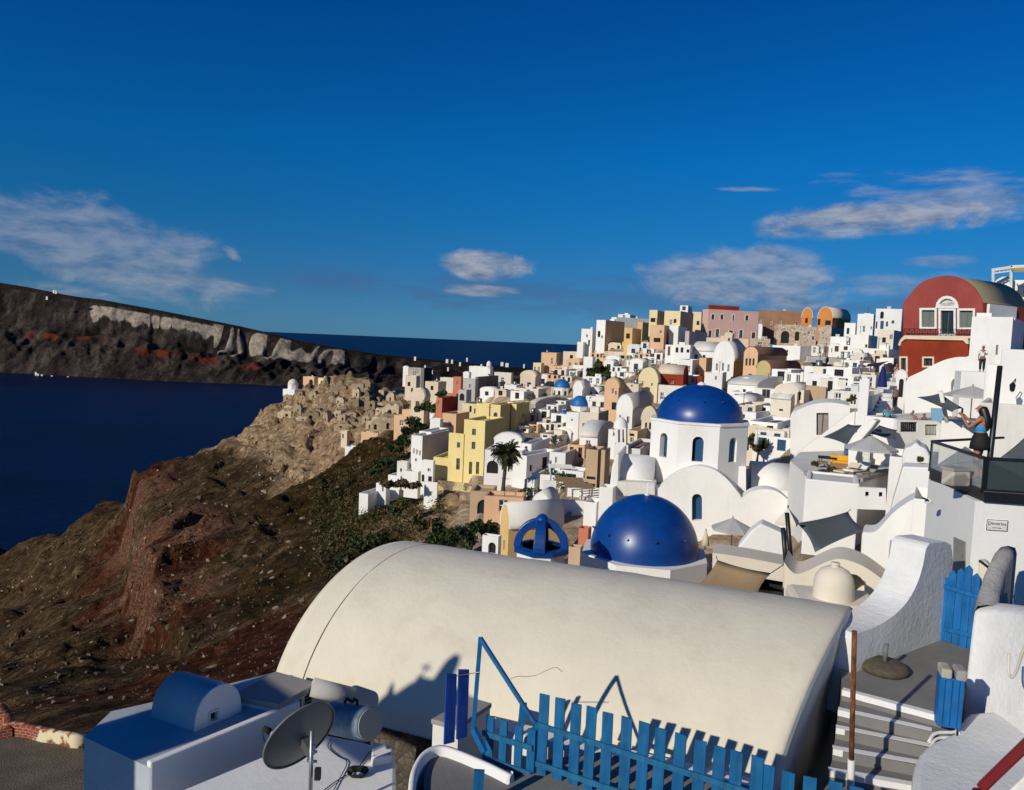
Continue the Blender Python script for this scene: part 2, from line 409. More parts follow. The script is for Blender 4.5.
def dome_church(label, px, ybase, yapex, rpx, D, dcol, wcol='white', n=8, drum_y=None, a0=0, low_y=None, wins=True, cross=False, name='domed_chapel', group=None, base_w=1.15, winang=None):
    c = P(px, ybase, D); r = rpx*D/FPX; hd = P(px, yapex, D).z - c.z
    zd = (P(px, drum_y, D).z - c.z) if drum_y else -r*.6
    zl = (P(px, low_y, D).z - c.z) if low_y else zd - 2
    root = thing(name, label, 'chapel', (c.x, c.y, c.z+zl))
    mb = MB(); N = 12
    prof = [(r*math.cos(math.pi/2*k/N), hd*math.sin(math.pi/2*k/N)) for k in range(N)] + [(.01, hd)]
    mb.lathe(c, prof, dcol, n=32)
    mb.build('dome', root)
    rb = MB(); ro = r*1.07
    rb.lathe((c.x, c.y, c.z), [(r*.9, 0.02), (ro, 0.02), (ro, -.14*r/2.5), (ro*.965, -.16*r/2.5), (ro*.965, zd)], M[wcol], n=n, smooth=False, a0=a0)
    rb.build('drum', root)
    bw = r*base_w; b = MB(); b.box((c.x, c.y+.2, c.z+(zd+zl)/2), (bw*2, bw*2, zd-zl), M[wcol], yaw=R(-20)); b.build('wall', root, bevel=.08)
    if wins:
        for k in (winang or range(n)):
            a = a0+2*math.pi*(k+.5)/n
            nn = V((math.cos(a), math.sin(a), 0)); rr = ro*.965*math.cos(math.pi/n); tt = V((-nn.y, nn.x, 0))
            ww = r*.16; hh = min(-zd*.5, r*.5); o = V((c.x, c.y, c.z+zd*.5)) + nn*(rr+.012)
            w = MB(); pts = [o-tt*ww-V((0, 0, hh/2)), o+tt*ww-V((0, 0, hh/2))]+[o+tt*ww*math.cos(math.pi*j/6)+V((0, 0, hh*.3+ww*math.sin(math.pi*j/6))) for j in range(7)]
            w.face(pts, M['glass']); w.face([p-nn*.1 for p in pts], M['dark']); w.build('window', root)
    if cross: add_cross(root, V((c.x, c.y, c.z+hd)), r*.16)
    else:
        f = MB(); f.lathe((c.x, c.y, c.z+hd-.02), [(r*.07, 0), (r*.05, r*.06), (.005, r*.12)], M['white'], n=8); f.build('finial', root)
    return root, c, r, hd
def add_cross(root, p, s, yaw=0, mat='white'):
    mb = MB(); mb.lathe((p.x, p.y, p.z-.03), [(s*.55, 0), (s*.35, s*.35), (s*.12, s*.5), (.01, s*.52)], M[mat], n=10)
    mb.box((p.x, p.y, p.z+s*1.2), (s*.22, s*.2, s*2), M[mat], yaw=yaw); mb.box((p.x, p.y, p.z+s*1.45), (s*1.15, s*.19, s*.22), M[mat], yaw=yaw)
    for q in (-.6, .6): mb.box((p.x+q*s*math.cos(yaw), p.y+q*s*math.sin(yaw), p.z+s*1.45), (s*.12, s*.17, s*.4), M[mat], yaw=yaw)
    return mb.build('cross', root)
# ---------------------------------------------------------------- village houses (pixel anchored to real distances)
H = house
G = 'houses stacked up the village hillside'
# skyline, left end
H('lowest white block where the skyline meets the sea', 577, 583, 586, 342, 358, 'white')
H('white cube house with a tall narrow wall at the left end of the skyline', 581, 592, 597, 329, 354, 'white', wins='Lw587,336,2,3 Lo589,343,2,6')
s1 = H('white stepped house with a dark doorway left of the long tan wall', 596, 605, 624, 320, 350, 'white', colR='tan', wins='Lo599,334,3,6 Lw602,337,2,3')
H('long low white house crowning the left part of the skyline', 611, 616, 649, 317, 336, 'white', colR='white2', D=262)
H('small white box on the roof edge of the left skyline houses', 618, 630, 636, 314.5, 320, 'white', D=272)
H('plain tan block under the white skyline houses at the left', 586, 592, 608, 345, 360, 'tan', D=215)
H('small barrel roofed cream house beside the long tan wall', 608, 617, 623, 346, 356, 'cream', roof='vaultL', rcol='white2', D=205)
H('orange yellow house with dark terrace opening under the white skyline', 624, 632, 641, 328, 352, 'ochre', wins='Lo628,336,4,5')
H('tall orange yellow house with stepped top in the middle of the left skyline', 637, 642, 650, 322, 350, 'ochre', D=232)
H('flat orange canopy roofed house above the tavern pergola', 622, 631, 637, 342, 356, 'ochre', D=200, wins='Lo627,348,6,5')
H('pale yellow house with dark balcony opening on the skyline', 649, 657, 665, 310, 333, 'yellow2', colR='tan', wins='Lo653,320,5,4')
H('pale yellow house with small attic dome on the skyline', 664, 680, 693, 311, 335, 'yellow2', colR='tan', wins='Lw671,322,3,5 Lo675,321,3,4')
H('tan house with square window below the pale yellow skyline houses', 650, 664, 669, 325, 346, 'peach', wins='Lw661,332,3,3 Lo657,340,7,4')
H('narrow yellow house between tan wall and pink mansion', 692, 701, 703, 312, 336, 'yellow2', D=212, wins='Lo698,323,3,4')
H('white rooftop box with dark tank left of the pink mansion', 680, 688, 692, 305.5, 312, 'white', D=222)
H('white house face beneath the tan house with a brown door', 665, 676, 686, 345, 364, 'white', wins='LD669,351,3,9')
H('white blank house front left of the grey terrace wall', 669, 678, 687, 326, 347, 'white', D=188)
H('grey retaining house wall left of the pink mansion terrace', 685, 689, 707, 331, 346, 'grey', D=186, colR='grey')
H('white block with diagonal outside stair beside the tan terrace', 640, 655, 667, 345, 360, 'white', wins='Lw655,348,3,4', D=190)
H('white house with arched windows below the grey terrace wall', 674, 690, 694, 345, 362, 'white', wins='Lo677,350,3,5 Lo682,350,3,5 Lo688,351,3,3')
# pink mansion
pm = H('two storey pink mansion with white framed windows on the skyline', 702, 708, 758, 309, 341, 'pink', colR='pink', D=205, th=24, sur='wframe', w2max=14.6,
  wins='Rk713,317,3.2,5 Rk722,317,3.2,5 Rk733.5,318,2,6 Rk747,318,3.4,5 Rk710,334,3.5,7 RG717.5,333,4,8a RG741,334,4,8a Rk753.5,336,4,7 Rk731,332,4,3')
mb = MB()
q0 = pm['C']+V((0, 0, pm['h']+.02)); u2, u1 = pm['u2'], pm['u1']
mb.hexa([q0+u2*.3-u1*-.3, q0+u2*(pm['w2']*.6), q0+u2*(pm['w2']*.6)+u1*1.2, q0+u2*.3+u1*1.2]+[p+V((0, 0, 1.1)) for p in (q0+u2*.3-u1*-.3, q0+u2*(pm['w2']*.6), q0+u2*(pm['w2']*.6)+u1*1.2, q0+u2*.3+u1*1.2)], M['dred'])
mb.build('parapet', pm['root'])
mb = MB(); mb.hexa([q0+u2*pm['w2']*.36-u1*.3+V((0,0,-7)), q0+u2*pm['w2']*.58-u1*.3+V((0,0,-7)), q0+u2*pm['w2']*.58-u1*-.05+V((0,0,-7)), q0+u2*pm['w2']*.36-u1*-.05+V((0,0,-7))]+[p for p in (q0+u2*pm['w2']*.36-u1*.3, q0+u2*pm['w2']*.58-u1*.3, q0+u2*pm['w2']*.58+u1*.05, q0+u2*pm['w2']*.36+u1*.05)], M['pink'])
# (bay kept flush with the facade) 
H('cream terrace house front below the pink mansion', 706, 748, 750, 339, 352, 'cream', D=180, th=-12, w2=3, wins='Lo730,342,2,4')
H('small domed cream gate house before the pink mansion', 724.5, 732, 734, 335, 346, 'cream', roof='vaultL', D=175, wins='Lo729,340,2,4')
H('brown rubble stone terrace right of the cream terrace', 750, 770, 773, 339, 352, 'stone', D=176, th=-5, w2=5)
H('flight roofed white stair block right of the pink mansion', 758, 762, 766, 324, 341, 'white', D=192, w2=5)
H('long brown house with three dark windows on the skyline', 758, 801, 803, 311, 333, 'brown', th=-16, w2=8, D=214, wins='Lw771,322,3,5 Lw780,322,3,5 Lw760,321,3,4')
H('rubble stone house with two dark arches under the brown house', 774, 801, 803, 325, 346, 'stone', th=-16, w2=6, D=196, colR='brown', wins='Lo785,337,9,12a Lo797,336,5,9a Lo790.5,329,2.5,6')
H('orange barrel vaulted house with open balcony on the skyline', 801, 812, 817, 318, 333, 'orange', roof='vaultL', rcol='cream', D=200, w2=14, rise=2.6, wins='Lo806.5,320,3,6')
H('second orange barrel vaulted house with round vents on the skyline', 817, 832, 850, 318, 334, 'orange', roof='vaultL', rcol='cream', D=198, rise=2.8, colR='orange', wins='Lo819,322,3,6 Lo828,323,6,5 Rw836,322,3,3')
H('rubble stone wing under the left orange vault', 801, 816, 818, 327, 347, 'stone', D=190, th=-10, w2=5, colR='orange', wins='Lw809,333,3,3 Lo813,338,2,3')
H('rubble stone wing under the right orange vault', 818, 831, 846, 327, 347, 'stone', D=188, colR='stone', wins='Lw823,333,3,3')
# white skyline, right of orange
H('white house step nearest the orange vaults', 844, 855, 858, 323, 342, 'white', D=168, wins='Lo848,331,3,6')
H('white two storey house with dark doors on the right skyline', 857, 873, 877, 314, 340, 'white', D=165, wins='Lw864,329,3,6 Lw872,328,3,3 Lw876,326,2,7')
H('white house with arched window over a blue door on the right skyline', 875, 901, 904, 309, 342, 'white', D=155, th=-5, w2=4, wins='Lo882,315,4,7a LB882,325,4,8 Lg887,324,2.5,5 Lg893,322,3,3 Lo876.5,325,2,7')
H('white stepped terrace house beneath the dark door skyline house', 850, 868, 878, 335, 356, 'white', D=138, wins='Lo866.5,346,3,3')
H('white terrace with planters under the orange houses', 830, 848, 851, 337, 358, 'white', D=145, wins='Lw836,349,4,7')
H('small white vault with lunette window on the terraces', 848, 861, 863, 353, 362, 'white', roof='vaultL', D=125, wins='Lw854.5,356,3,5')
H('round ended cream vault above the beige awnings', 851, 863, 871, 357, 372, 'cream2', roof='vaultL', D=105, rcol='white2', wins='Lo862,358,3,3')
H('white tower wall with tall grey niche left of the stair', 846, 852, 859, 362, 392, 'white', D=90)
H('creamy white house below the blue door skyline house', 877, 893, 903, 330, 360, 'cream2', D=128, wins='Lo884,340,4,5 Lw892,337,5,5')
H('white garden house with yellow niche left of the red mansion', 866, 888, 900, 349, 374, 'white', D=112, wins='Lo876,352,3,3 Lo868,354,2,3')
H('lower white house beside the red mansion wall', 880, 893, 901, 358, 380, 'white', D=92, wins='Lo890,364,5,2')
H('long white sloping wall house left of the awning restaurant', 772, 800, 832, 346, 362, 'white', D=150, roof='flat')
# row below pink mansion
H('white barrel vaulted house with pale blue window below the cream terrace', 692, 716, 726, 352, 366, 'white', roof='vaultR', D=160, wins='Lb696,357,3.5,5 Lo704,357,3,4', rise=2.0)
H('small tan vault behind the white gabled chapel house', 722, 736, 744, 349, 362, 'tan', roof='vaultL', D=165, rise=1.5)
H('peach lower house under the pale blue window', 699, 706, 712, 358, 376, 'peach', D=145, wins='Lo707,367,3,3')
H('white lower wall house right of the dark green hedge', 679, 692, 700, 360, 380, 'white', D=142)
H('white gabled house with three tall windows below the pink mansion', 712, 733, 744, 361, 392, 'white', roof='vaultL', rise=3.2, colR='ochre', rcol='white2', D=128, wins='Lw717,367,2.5,7 Lw723,367,2.5,8 Lw728.5,368,2.5,7')
H('white annex with two small windows in front of the gabled house', 704, 722, 726, 373, 395, 'white', D=118, wins='Lw716,378,2,4 Lw723,379,2,4')
bal = H('peach gabled house with ornate wooden balcony', 743, 757, 786, 355, 384, 'peach', roof='vaultL', rise=1.3, rcol='dbrown', colR='tan', D=126, w2max=16, wins='Lk746.5,362,2.5,7 Lk750,362,2.5,7 Lk753.5,362,2.5,7 Lk750,377,4,6')
H('olive yellow gabled house with maroon roof', 756, 770, 800, 369, 386, 'olive', roof='vaultL', rise=1.2, rcol='dbrown', colR='white2', D=116)
H('long pale vault with glazed porch facing the big dome', 754, 757, 802, 386, 406, 'white', roof='vaultR', rise=1.0, D=96, th=-30, w1=4)
H('white house with dark glass door under the long pale vault', 754, 778, 784, 389, 408, 'white', D=93, wins='LG766,396,9,13 LG772,394,4,10')
H('white alcove house with arched brown recess right of the big dome', 737, 751, 755, 386, 408, 'white', D=97, wins='Lo745,393,5,12a')
H('small white gabled bell wall above the alcove house', 741, 750, 753, 381, 390, 'white', roof='vaultL', D=99, wins='Lo749,384,2,3')
H('broad pale vault roof right of the glazed porch house', 770, 790, 834, 400, 432, 'cream2', roof='vaultR', rise=1.1, rcol='white2', th=24, D=80, wins='Lo781,410,4,1.6')
H('white block with red flowers on its ledge right of the big dome', 746, 766, 771, 408, 424, 'white', D=84)
H('white house in blue shade behind the folded parasol', 764, 790, 794, 429, 462, 'white', D=68, th=-8, w2=3)
H('white house with single dark window between awnings and big hump', 806, 827, 834, 374, 392, 'white', D=84, wins='Lo814.5,384,5,6')
H('low brown garden wall house below the single window house', 806, 826, 829, 387, 393, 'tan', D=82, th=-8, w2=2)
# houses left of the big dome
H('cream ochre barrel house with two windows above the chapel court', 638, 657, 660, 383, 402, 'yellow2', roof='vaultL', rise=2.4, D=128, wins='Lw642.5,384,2,4 Lw652,384,2,4')
H('house with deep red upper wall and cream vault above the big dome', 658, 683, 688, 375, 392, 'dred', roof='vaultR', rise=1.5, rcol='cream', D=130, wins='Lw672,382,3,3')
H('grey plaster house front below the deep red wall', 658, 682, 686, 386, 406, 'white2', D=126, wins='Lw662,396,4,7')
H('small house with red side between white gables', 697, 702, 706, 376, 392, 'dred', D=132)
H('flat tan roofed long house above the tavern pergola', 604, 646, 661, 353, 363, 'cream', D=188, rcol='tan', colR='tan')
H('ochre barrel ended house with two slit windows behind the small chapel', 604, 618, 624, 388, 415, 'peach', roof='vaultL', rise=1.4, rcol='tanroof', D=122, wins='Lw613,391,2,5 Lw616,393,2,4 Lo614,406,5,7')
H('cream court wall house with a dark arch', 622, 638, 641, 384, 412, 'cream', D=125, wins='Lo632,397,8,10a Lw632,386,2,2')
H('white chapel with grey barrel roof and gable window', 616, 632, 650, 410, 434, 'white', roof='vaultL', rise=2.0, colR='white2', rcol='grey', D=104, wins='Lw620,418,2,6 Lw628,420,3,7')
H('small cream vault with twin arched windows beside the big drum', 641, 655, 657, 421, 440, 'cream', roof='vaultL', rise=1.6, D=92, wins='Lo646,426,2.4,7a Lo650,426,2.4,7a')
H('pale yellow garden house below the small chapel', 627, 637, 656, 431, 452, 'yellow2', D=88, wins='Lo632,434,5,4 Lw632,440,4,5')
H('flat roofed brown terrace house left of the big drum', 622, 640, 655, 449, 462, 'white2', rcol='brown', D=78)
H('white barrel vaulted chapel with grey striped gable', 579, 597, 614, 438, 462, 'white', roof='vaultR', rise=1.5, colR='grey', D=92, wins='Lw588,445,5,9 Rw600,447,2.5,9 Rw605,447,2.5,9 Rw609,447,2.5,9')
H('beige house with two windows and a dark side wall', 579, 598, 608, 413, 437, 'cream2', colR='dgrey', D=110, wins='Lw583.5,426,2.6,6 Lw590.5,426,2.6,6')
H('narrow white house wall left of the two window beige house', 566, 578.5, 580, 413, 434, 'white', D=111, wins='Lw572,420,2,2')
H('low white house below the chapel court', 608, 618, 622, 430, 452, 'white', D=90, wins='Lw614,432,2.5,8')
H('tan pier house standing behind the left shoulder of the big church', 585, 597, 604, 450, 500, 'tan', colR='brown', D=72, wins='Lo591,478,9,2 Lo591,485,9,2')
H('slim tan upright wall house beside the white church shoulder', 600, 604, 609, 450, 505, 'tan', D=68)
# middle : blue domes and around
H('cream block house with flat top left of the blue domes', 515, 538, 546, 389, 410, 'cream2', D=158, colR='cream', wins='Lo519,400,2.5,4 Lo523,400,2.5,4')
H('cream vaulted ruin with two dark doors above the cream block', 520, 535, 541, 377, 392, 'cream', D=172, roof='vaultL', rise=1.3, wins='Lo529,386,4,7 Lo522,386,2,5')
H('long grey rubble stone barrel hall beside the blue domes', 528, 535, 570, 405, 428, 'stoneg', roof='vaultR', rcol='cream2', rise=1.1, D=136, colR='stoneg', wins='Ro545,422,12,9')
H('small white vault beside the farther blue dome', 573, 582, 590, 390, 402, 'white', roof='vaultL', rise=1.6, D=150, rcol='white')
H('orange tan tall house with pale rim at the left foot of the skyline', 541, 556, 562, 353, 376, 'peach', D=225, wins='Lw552,361,2.5,6')
H('small yellow house left of the orange tan tall house', 533, 541, 544, 363, 376, 'yellow2', D=222)
H('ruined peach house with broken walls below the orange tan house', 549, 562, 572, 366, 386, 'peach', D=200, wins='Lo560,375,3,6 Lo554,378,2,4')
H('peach house with tall pale pier left of the tall white wall', 566, 578, 584, 360, 386, 'peach', D=198, wins='Lo571,376,4,9a Lo581,372,3,9')
H('tan garden house behind the farther blue dome', 560, 586, 590, 379, 392, 'tan', D=180)
H('pale low terrace house at the left foot of the skyline', 563, 580, 586, 352, 364, 'cream', D=218)
H('tall plain white wall house left of the big green tree', 583, 592, 595, 357, 384, 'white', D=178)
H('white chapel body with pierced belfry on the far ridge', 469, 489, 493, 367, 380, 'white', D=212)
H('low cream house right of the far ridge chapel', 494, 511, 513, 373, 388, 'cream2', D=205)
H('half round white vault left of the far ridge chapel', 463, 469, 471, 374, 382, 'white', roof='vaultL', D=208)
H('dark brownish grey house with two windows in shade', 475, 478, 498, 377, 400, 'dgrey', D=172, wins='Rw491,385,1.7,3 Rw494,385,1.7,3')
H('grey stepped house front left of the dark shaded house', 463, 475, 478, 379, 402, 'grey', D=170, wins='Lw470,386,2,4 Lw470,392,2,3')
H('white cottage with roof terrace right of the dark shaded house', 504, 516, 521, 385, 403, 'white', D=168, wins='')
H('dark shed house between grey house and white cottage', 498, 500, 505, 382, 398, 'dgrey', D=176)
H('salmon tower house with one dark window', 453, 461, 463, 377, 395, 'salmon', D=180, wins='Lw457.5,383,2,4')
H('low salmon house under the salmon tower', 447, 456, 459, 394, 406, 'salmon', D=162)
H('deep red house with lit end and long shaded wall', 436, 442, 458, 398, 416, 'salmon', D=148, colR='dred', wins='Lw438.5,403,1.6,5')  # side wall takes a darker red to stand for its shade
H('grey house with round arch right of the deep red house', 458, 466, 471, 390, 418, 'grey', D=146, wins='Lo462,397,5,7a')
H('pale yellow upper house with dark door behind the bright yellow house', 462, 476, 489, 404, 422, 'yellow2', D=136, wins='Lo470.5,409,2.5,6 Lo475,411,2,5')
H('bright yellow upper block with plain wall', 476, 489, 494, 404, 425, 'yellow', D=130)
H('yellow house with blue arched door and shaded side wall', 490, 500, 515, 405, 437, 'yellow', D=122, wins='LB495.5,416,4,7a', colR='olive')  # olive side wall stands for the yellow plaster in shade
H('shaded dark yellow house with single window right of the blue arched door', 511, 516, 529, 404, 434, 'yellow', D=126, colR='olive', wins='Rw523,415,2.4,6')  # side colour darkened to olive as shaded yellow
H('tall bright yellow house with double windows above the cliff', 463, 484, 503, 421, 487, 'yellow', D=104, th=22, colR='olive', wins='Lg474,432,4,6 Lg473.5,445.5,4,7 Lg470.5,468,3.6,12 Lg477.5,468,3.6,12 Lg458.5,445,3,5', ext=3)  # right wall coloured olive to carry the shade on yellow plaster
H('lower yellow wing stepping down left of the tall yellow house', 433, 448, 463, 458, 487, 'yellow', D=106, th=14, ext=3)
H('middle yellow wing with a tall dark window', 448, 463, 464, 434, 487, 'yellow', D=105, th=22, ext=3, wins='Lg458.5,445,3.2,5 Lg458,464,4,11')
H('tan house with arched window left of the yellow houses', 442, 456, 469, 414, 432, 'peach', D=128, colR='tan', wins='Lw449.5,424,3,5a')
H('small white hut with stepped roof left of the tan arched house', 430, 440, 443, 419, 434, 'white', D=126)
H('grey and white hotel with rows of small windows above the bushes', 411, 422, 449, 436, 470, 'white', D=112, colR='grey', wins='Lw414,451,1.7,5 Lw417,452,1.7,5 Lw420,453,1.7,5 Lw416,460,2.2,3')
H('set back white attic of the grey hotel', 419, 431, 449, 432, 446, 'white', D=116, colR='grey', wins='Lw424,437,2,4 Lw428,437,2,4')
H('white annex with small shaded court below the grey hotel', 421, 433, 435, 461, 484, 'white', D=104, wins='Lw429,470,3,3 Lo430,479,4,5 Lo423,478,3,7a')
H('pale grey cabin in the bushes left of the grey hotel', 397, 407, 410, 462, 476, 'white2', D=112, wins='Lo401,470,2,3')
H('white foundation block hanging below the white annex', 424, 437, 438, 483, 502, 'white', D=101)
H('white terrace step with pergola left of the white annex', 404, 418, 424, 472, 484, 'white', D=108)
H('white terrace strip in the bushes under the cabin', 388, 400, 412, 476, 486, 'white', D=112)
H('small white hut standing low in the scrub of the slope', 376, 386, 390, 484, 494, 'white', D=108, wins='Lw383,489,2,5')
H('lowest white terrace wall on the scrub slope', 359, 368, 388, 494, 504, 'white', D=106)
# below palm
bw = H('big white house with sea facing arch behind the palm', 484, 521, 526, 452, 497, 'white', D=92, th=10, w2=8, wins='Lo492.5,467,12,12a Lb516.5,491,5,6 Lo519.5,466,2.2,5', ext=3)
H('rounded white upper house behind the palm crown', 494, 521, 524, 441, 456, 'white', roof='vaultL', rise=.8, D=96, th=10, wins='Lg524,440,1,1' if False else 'Lg514,447,4,6')
H('white house with small canopy right of the rounded house', 521, 531, 549, 444, 470, 'white', D=95, wins='Lo526,449,3,5')
H('white house in deep shade with dark openings right of the palm', 524, 526, 558, 456, 500, 'white', D=90, th=34, wins='Ro531,468,3,7 Ro545,463,6,13')
H('white court house with blue arched door below the shaded house', 524, 534, 557, 480, 506, 'white', D=84, wins='LB530,493,6,9a Lo533,496,3,6')
H('white two storey house with grey shaded side left of the tan pier', 549, 565, 580, 453, 482, 'white', D=86, colR='grey', wins='Lw556,460,2.2,6 Lw561,468,2.2,5')  # white side wall coloured grey to stand for its shade
H('white house with terrace railing under the beige two window house', 566, 580, 596, 452, 480, 'white2', D=90, wins='Ro588,462,5,8')
H('white curved wall below the grey shaded house', 560, 583, 590, 472, 492, 'white', D=80)
H('pinkish tan retaining house wall at the foot of the palm', 484, 523, 526, 498, 518, 'peach', D=78, th=6, w2=3)
H('dark olive stone arch shelter left of the palm', 470, 492, 494, 492, 516, 'tan', D=84, th=6, w2=4, wins='Lo484,507,14,14a')
H('small white chapel front with two windows below the palm terrace', 532, 548, 558, 508, 524, 'white', D=62, roof='vaultL', rise=1.1, wins='Lw537,512,4,6 Lw545,512,4,6')
H('pale court wall behind the blue belfry', 520, 559, 562, 516, 545, 'white2', D=52, th=-3, w2=3)
H('white service house right of the pink flowers', 583, 596, 602, 503, 540, 'white', D=54, colR='white')
H('white shoulder block left of the lower blue dome', 598, 612, 616, 488, 540, 'white', D=50)
H('pink plaster house wall peeking left of the lower blue dome', 578, 588, 591, 529, 556, 'salmon', D=44, wins='')
H('tan garden wall house under the pink plaster wall', 568, 580, 583, 548, 572, 'tan', D=40)
H('orange ended barrel vaulted house behind the foreground vault', 499.5, 508, 562, 529, 562, 'ochre', roof='vaultL', rise=1.4, rcol='white2', D=46, th=62, colR='ochre', wins='Lw504,545,2,9')
H('white porch with dark arch left of the orange ended vault', 482, 498, 501, 537, 560, 'white', D=42, wins='Lo492,548,8,10a')
stain, nt_, b_ = newmat('yellow_stained_rock'); g_ = nt_.nodes.new('ShaderNodeNewGeometry').outputs['Position']
n1_ = noise_node(nt_, .35, 5, .7, g_); n2_ = noise_node(nt_, 1.5, 6, .7, g_)
rk_ = ramp(nt_, n2_.outputs[0], [(.3, (.10, .075, .05)), (.6, (.28, .22, .15))]).outputs[0]
nt_.links.new(mix(nt_, ramp(nt_, n1_.outputs[0], [(.50, 0.0), (.54, 1.0)]).outputs[0], rk_, (.66, .55, .26)), b_.inputs['Base Color']); b_.inputs['Roughness'].default_value = .95
bp_ = nt_.nodes.new('ShaderNodeBump'); bp_.inputs['Distance'].default_value = .4; nt_.links.new(n2_.outputs[0], bp_.inputs['Height']); nt_.links.new(bp_.outputs[0], b_.inputs['Normal']); M['stain'] = stain
H('rock face with peeling yellow paint under the tall yellow house', 437, 484, 487, 485, 517, 'stain', D=102.5, th=18, w2=4, name='painted_rock', cat='rock face')
# around castle point
H('yellow ruin chapel house on the castle rock', 318, 324, 330, 378, 388, 'yellow2', D=318, wins='Lo321.5,383,2,4')
H('peach ruin wall with arch on the castle rock', 303, 314, 318, 377, 390, 'peach', D=320, wins='Lo311,382,4,5a')
H('pale ruin house with white porch on the castle rock', 325, 331, 334, 379, 390, 'cream', D=314, wins='Lw328.5,385,2,4')
H('cream barrel chapel below the salmon tower', 411, 424, 430, 398, 412, 'cream', roof='vaultL', rise=2, D=165)
H('peach low house at the edge of the castle ruins', 394, 409, 413, 416, 432, 'peach', D=170)
H('pale peach terrace house left of the dark trees', 402, 412, 415, 410, 424, 'peach', D=172, wins='Lo406,418,2,4')
H('cream ruin block with small piers behind the salmon tower', 425, 438, 446, 382, 396, 'cream', D=195, wins='Lo432,388,3,4')
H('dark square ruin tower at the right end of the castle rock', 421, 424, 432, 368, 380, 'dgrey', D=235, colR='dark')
H('rubble ruin wall left of the dark square ruin tower', 408, 421, 423, 368, 380, 'stoneg', D=238, wins='')
H('small pale dome shelter on the ruin ridge', 403, 408, 410, 368, 375, 'white', roof='vaultL', D=240)
H('cream ruin face with cave door under the ridge', 405, 416, 420, 376, 396, 'cream', D=225, wins='Lo409,384,3,4 Lo412,390,2,4')
H('peach terrace wall at the foot of the castle ruins', 361, 378, 382, 433, 441, 'peach', D=180)
H('white balcony terrace among the scrub below the ruins', 345, 353, 358, 447, 453, 'white', D=180)
H('white long house right of the ruin tower', 440, 453, 456, 378, 392, 'cream2', D=208, wins='Lo445,383,3,3')
H('cream stepped ruin with pale piers on the castle rock edge', 341, 347, 350, 431, 440, 'cream', D=215, wins='Lo343,436,1.5,4')
# domes
BLUE = simple('cobalt_dome_paint', (.0015, .045, .225), .36, spec=.5, var=.16, scale=2.2, bump=.14)
BLUE2 = simple('azure_dome_paint', (.01, .13, .36), .5, var=.08)
dome_church('azure domed chapel with arched windows farther up the hill', 562, 387.6, 379, 8.2, 165, BLUE2, drum_y=398, low_y=408, base_w=1.25)
dome_church('azure domed chapel with low white drum nearer the palm', 579.5, 406, 395.5, 8.6, 140, BLUE2, drum_y=411, low_y=424, wins=False, base_w=1.2)
dome_church('tiny azure dome on a round white turret', 563.5, 413.5, 409, 3.6, 128, BLUE2, drum_y=424, low_y=436, n=14, wins=False, base_w=1.05, name='domed_turret')
dome_church('white bell turret on the far ridge chapel', 489, 364.5, 361, 2.4, 211, M['white'], drum_y=369, low_y=374, n=6, wins=True, base_w=1.1, name='bell_turret')
dome_church('white domed ruin chapel on the tip of the castle rock', 293, 384.5, 379, 5, 320, M['cream2'], drum_y=389, low_y=396, wins=False, base_w=1.4)
# filler dwellings tucked between the described ones: far island houses
wi = 'white cottages scattered on the far dark headland'
for i, (x, y, s) in enumerate([(415, 357.5, 1.6), (447, 360, 2), (452, 360.5, 1.5), (460, 363, 1.4), (432, 371, 1.3), (448, 368, 1.2), (502, 363, 2.2), (507, 364, 2.6), (467, 358.5, 1.2), (488, 366, 1.2), (425, 366, 1.2), (524, 365, 1.2)]):
    house('small white cottage on the dark headland beyond the castle rock', x-s*.6, x+s*.6, x+s*.6+.5, y-.7, y+.5, 'white2', D=2300, th=15, group=wi, name='cottage', cat='cottage', ext=8, par=.8)
for i, (x, y) in enumerate([(54, 290.5), (56, 291), (47, 297), (38, 374), (42, 375), (52, 376), (68, 377), (26, 362) if False else (36, 372.5)]):
    house('small white building along the dark island coast and ridge', x-1.1, x+.6, x+1.1, y-.4, y+.8, 'white2', D=2120 if y > 350 else 2360, th=15, group='white buildings on the dark island', name='cottage', cat='cottage', ext=6, par=.8)
# ---------------------------------------------------------------- terrain
SIL = [(0,560),(60,542),(100,516),(130,484),(160,474),(200,462),(250,432),(262,402),(275,391),(300,392),(330,390),(365,380),(400,374),(430,382),(470,382),(520,382),(560,372),(585,356),(620,342),(700,330),(760,328),(850,328),(900,325),(1024,305)]
def sil(x):
    if x <= SIL[0][0]: return SIL[0][1]
    for a, b in zip(SIL, SIL[1:]):
        if x <= b[0]: return a[1]+(b[1]-a[1])*(x-a[0])/(b[0]-a[0])
    return SIL[-1][1]
TP = []
for x in list(range(0, 1025, 26)):
    y = sil(x); ymax = 770 if x < 240 else (620 if x < 600 else 560)
    if x > 880: ymax = 470
    first = True
    while y < ymax:
        D = Dm(x, y+1); p = P(x, y+1, D)
        if x > 400: p.z -= (3.2 if x > 860 and D > 30 else 0)+(3.8 if 690 < x <= 860 and y < 362 else 0)+.5+D*.003+2.4*min(1, max(0, (80-D)/30))
        TP.append((p.x, p.y, p.z))
        if first:
            z = p.z
            for k, zz in ((1.12, None), (1.4, None), (2, None), (2.8, -160)):
                if x < 262: zz = {1.12: min(z*1.25-8, -60), 1.4: -155, 2: -165, 2.8: -165}[k]
                elif x < 440: zz = {1.12: z-45, 1.4: -150, 2: -165, 2.8: -165}[k]
                elif x < 575: zz = {1.12: z*1.25-6, 1.4: -90, 2: -160, 2.8: -165}[k]
                else: zz = {1.12: z-1.5, 1.4: z-12, 2: z-40, 2.8: -120}[k]
                TP.append((p.x*k, p.y*k, zz))
            first = False
        y += 24
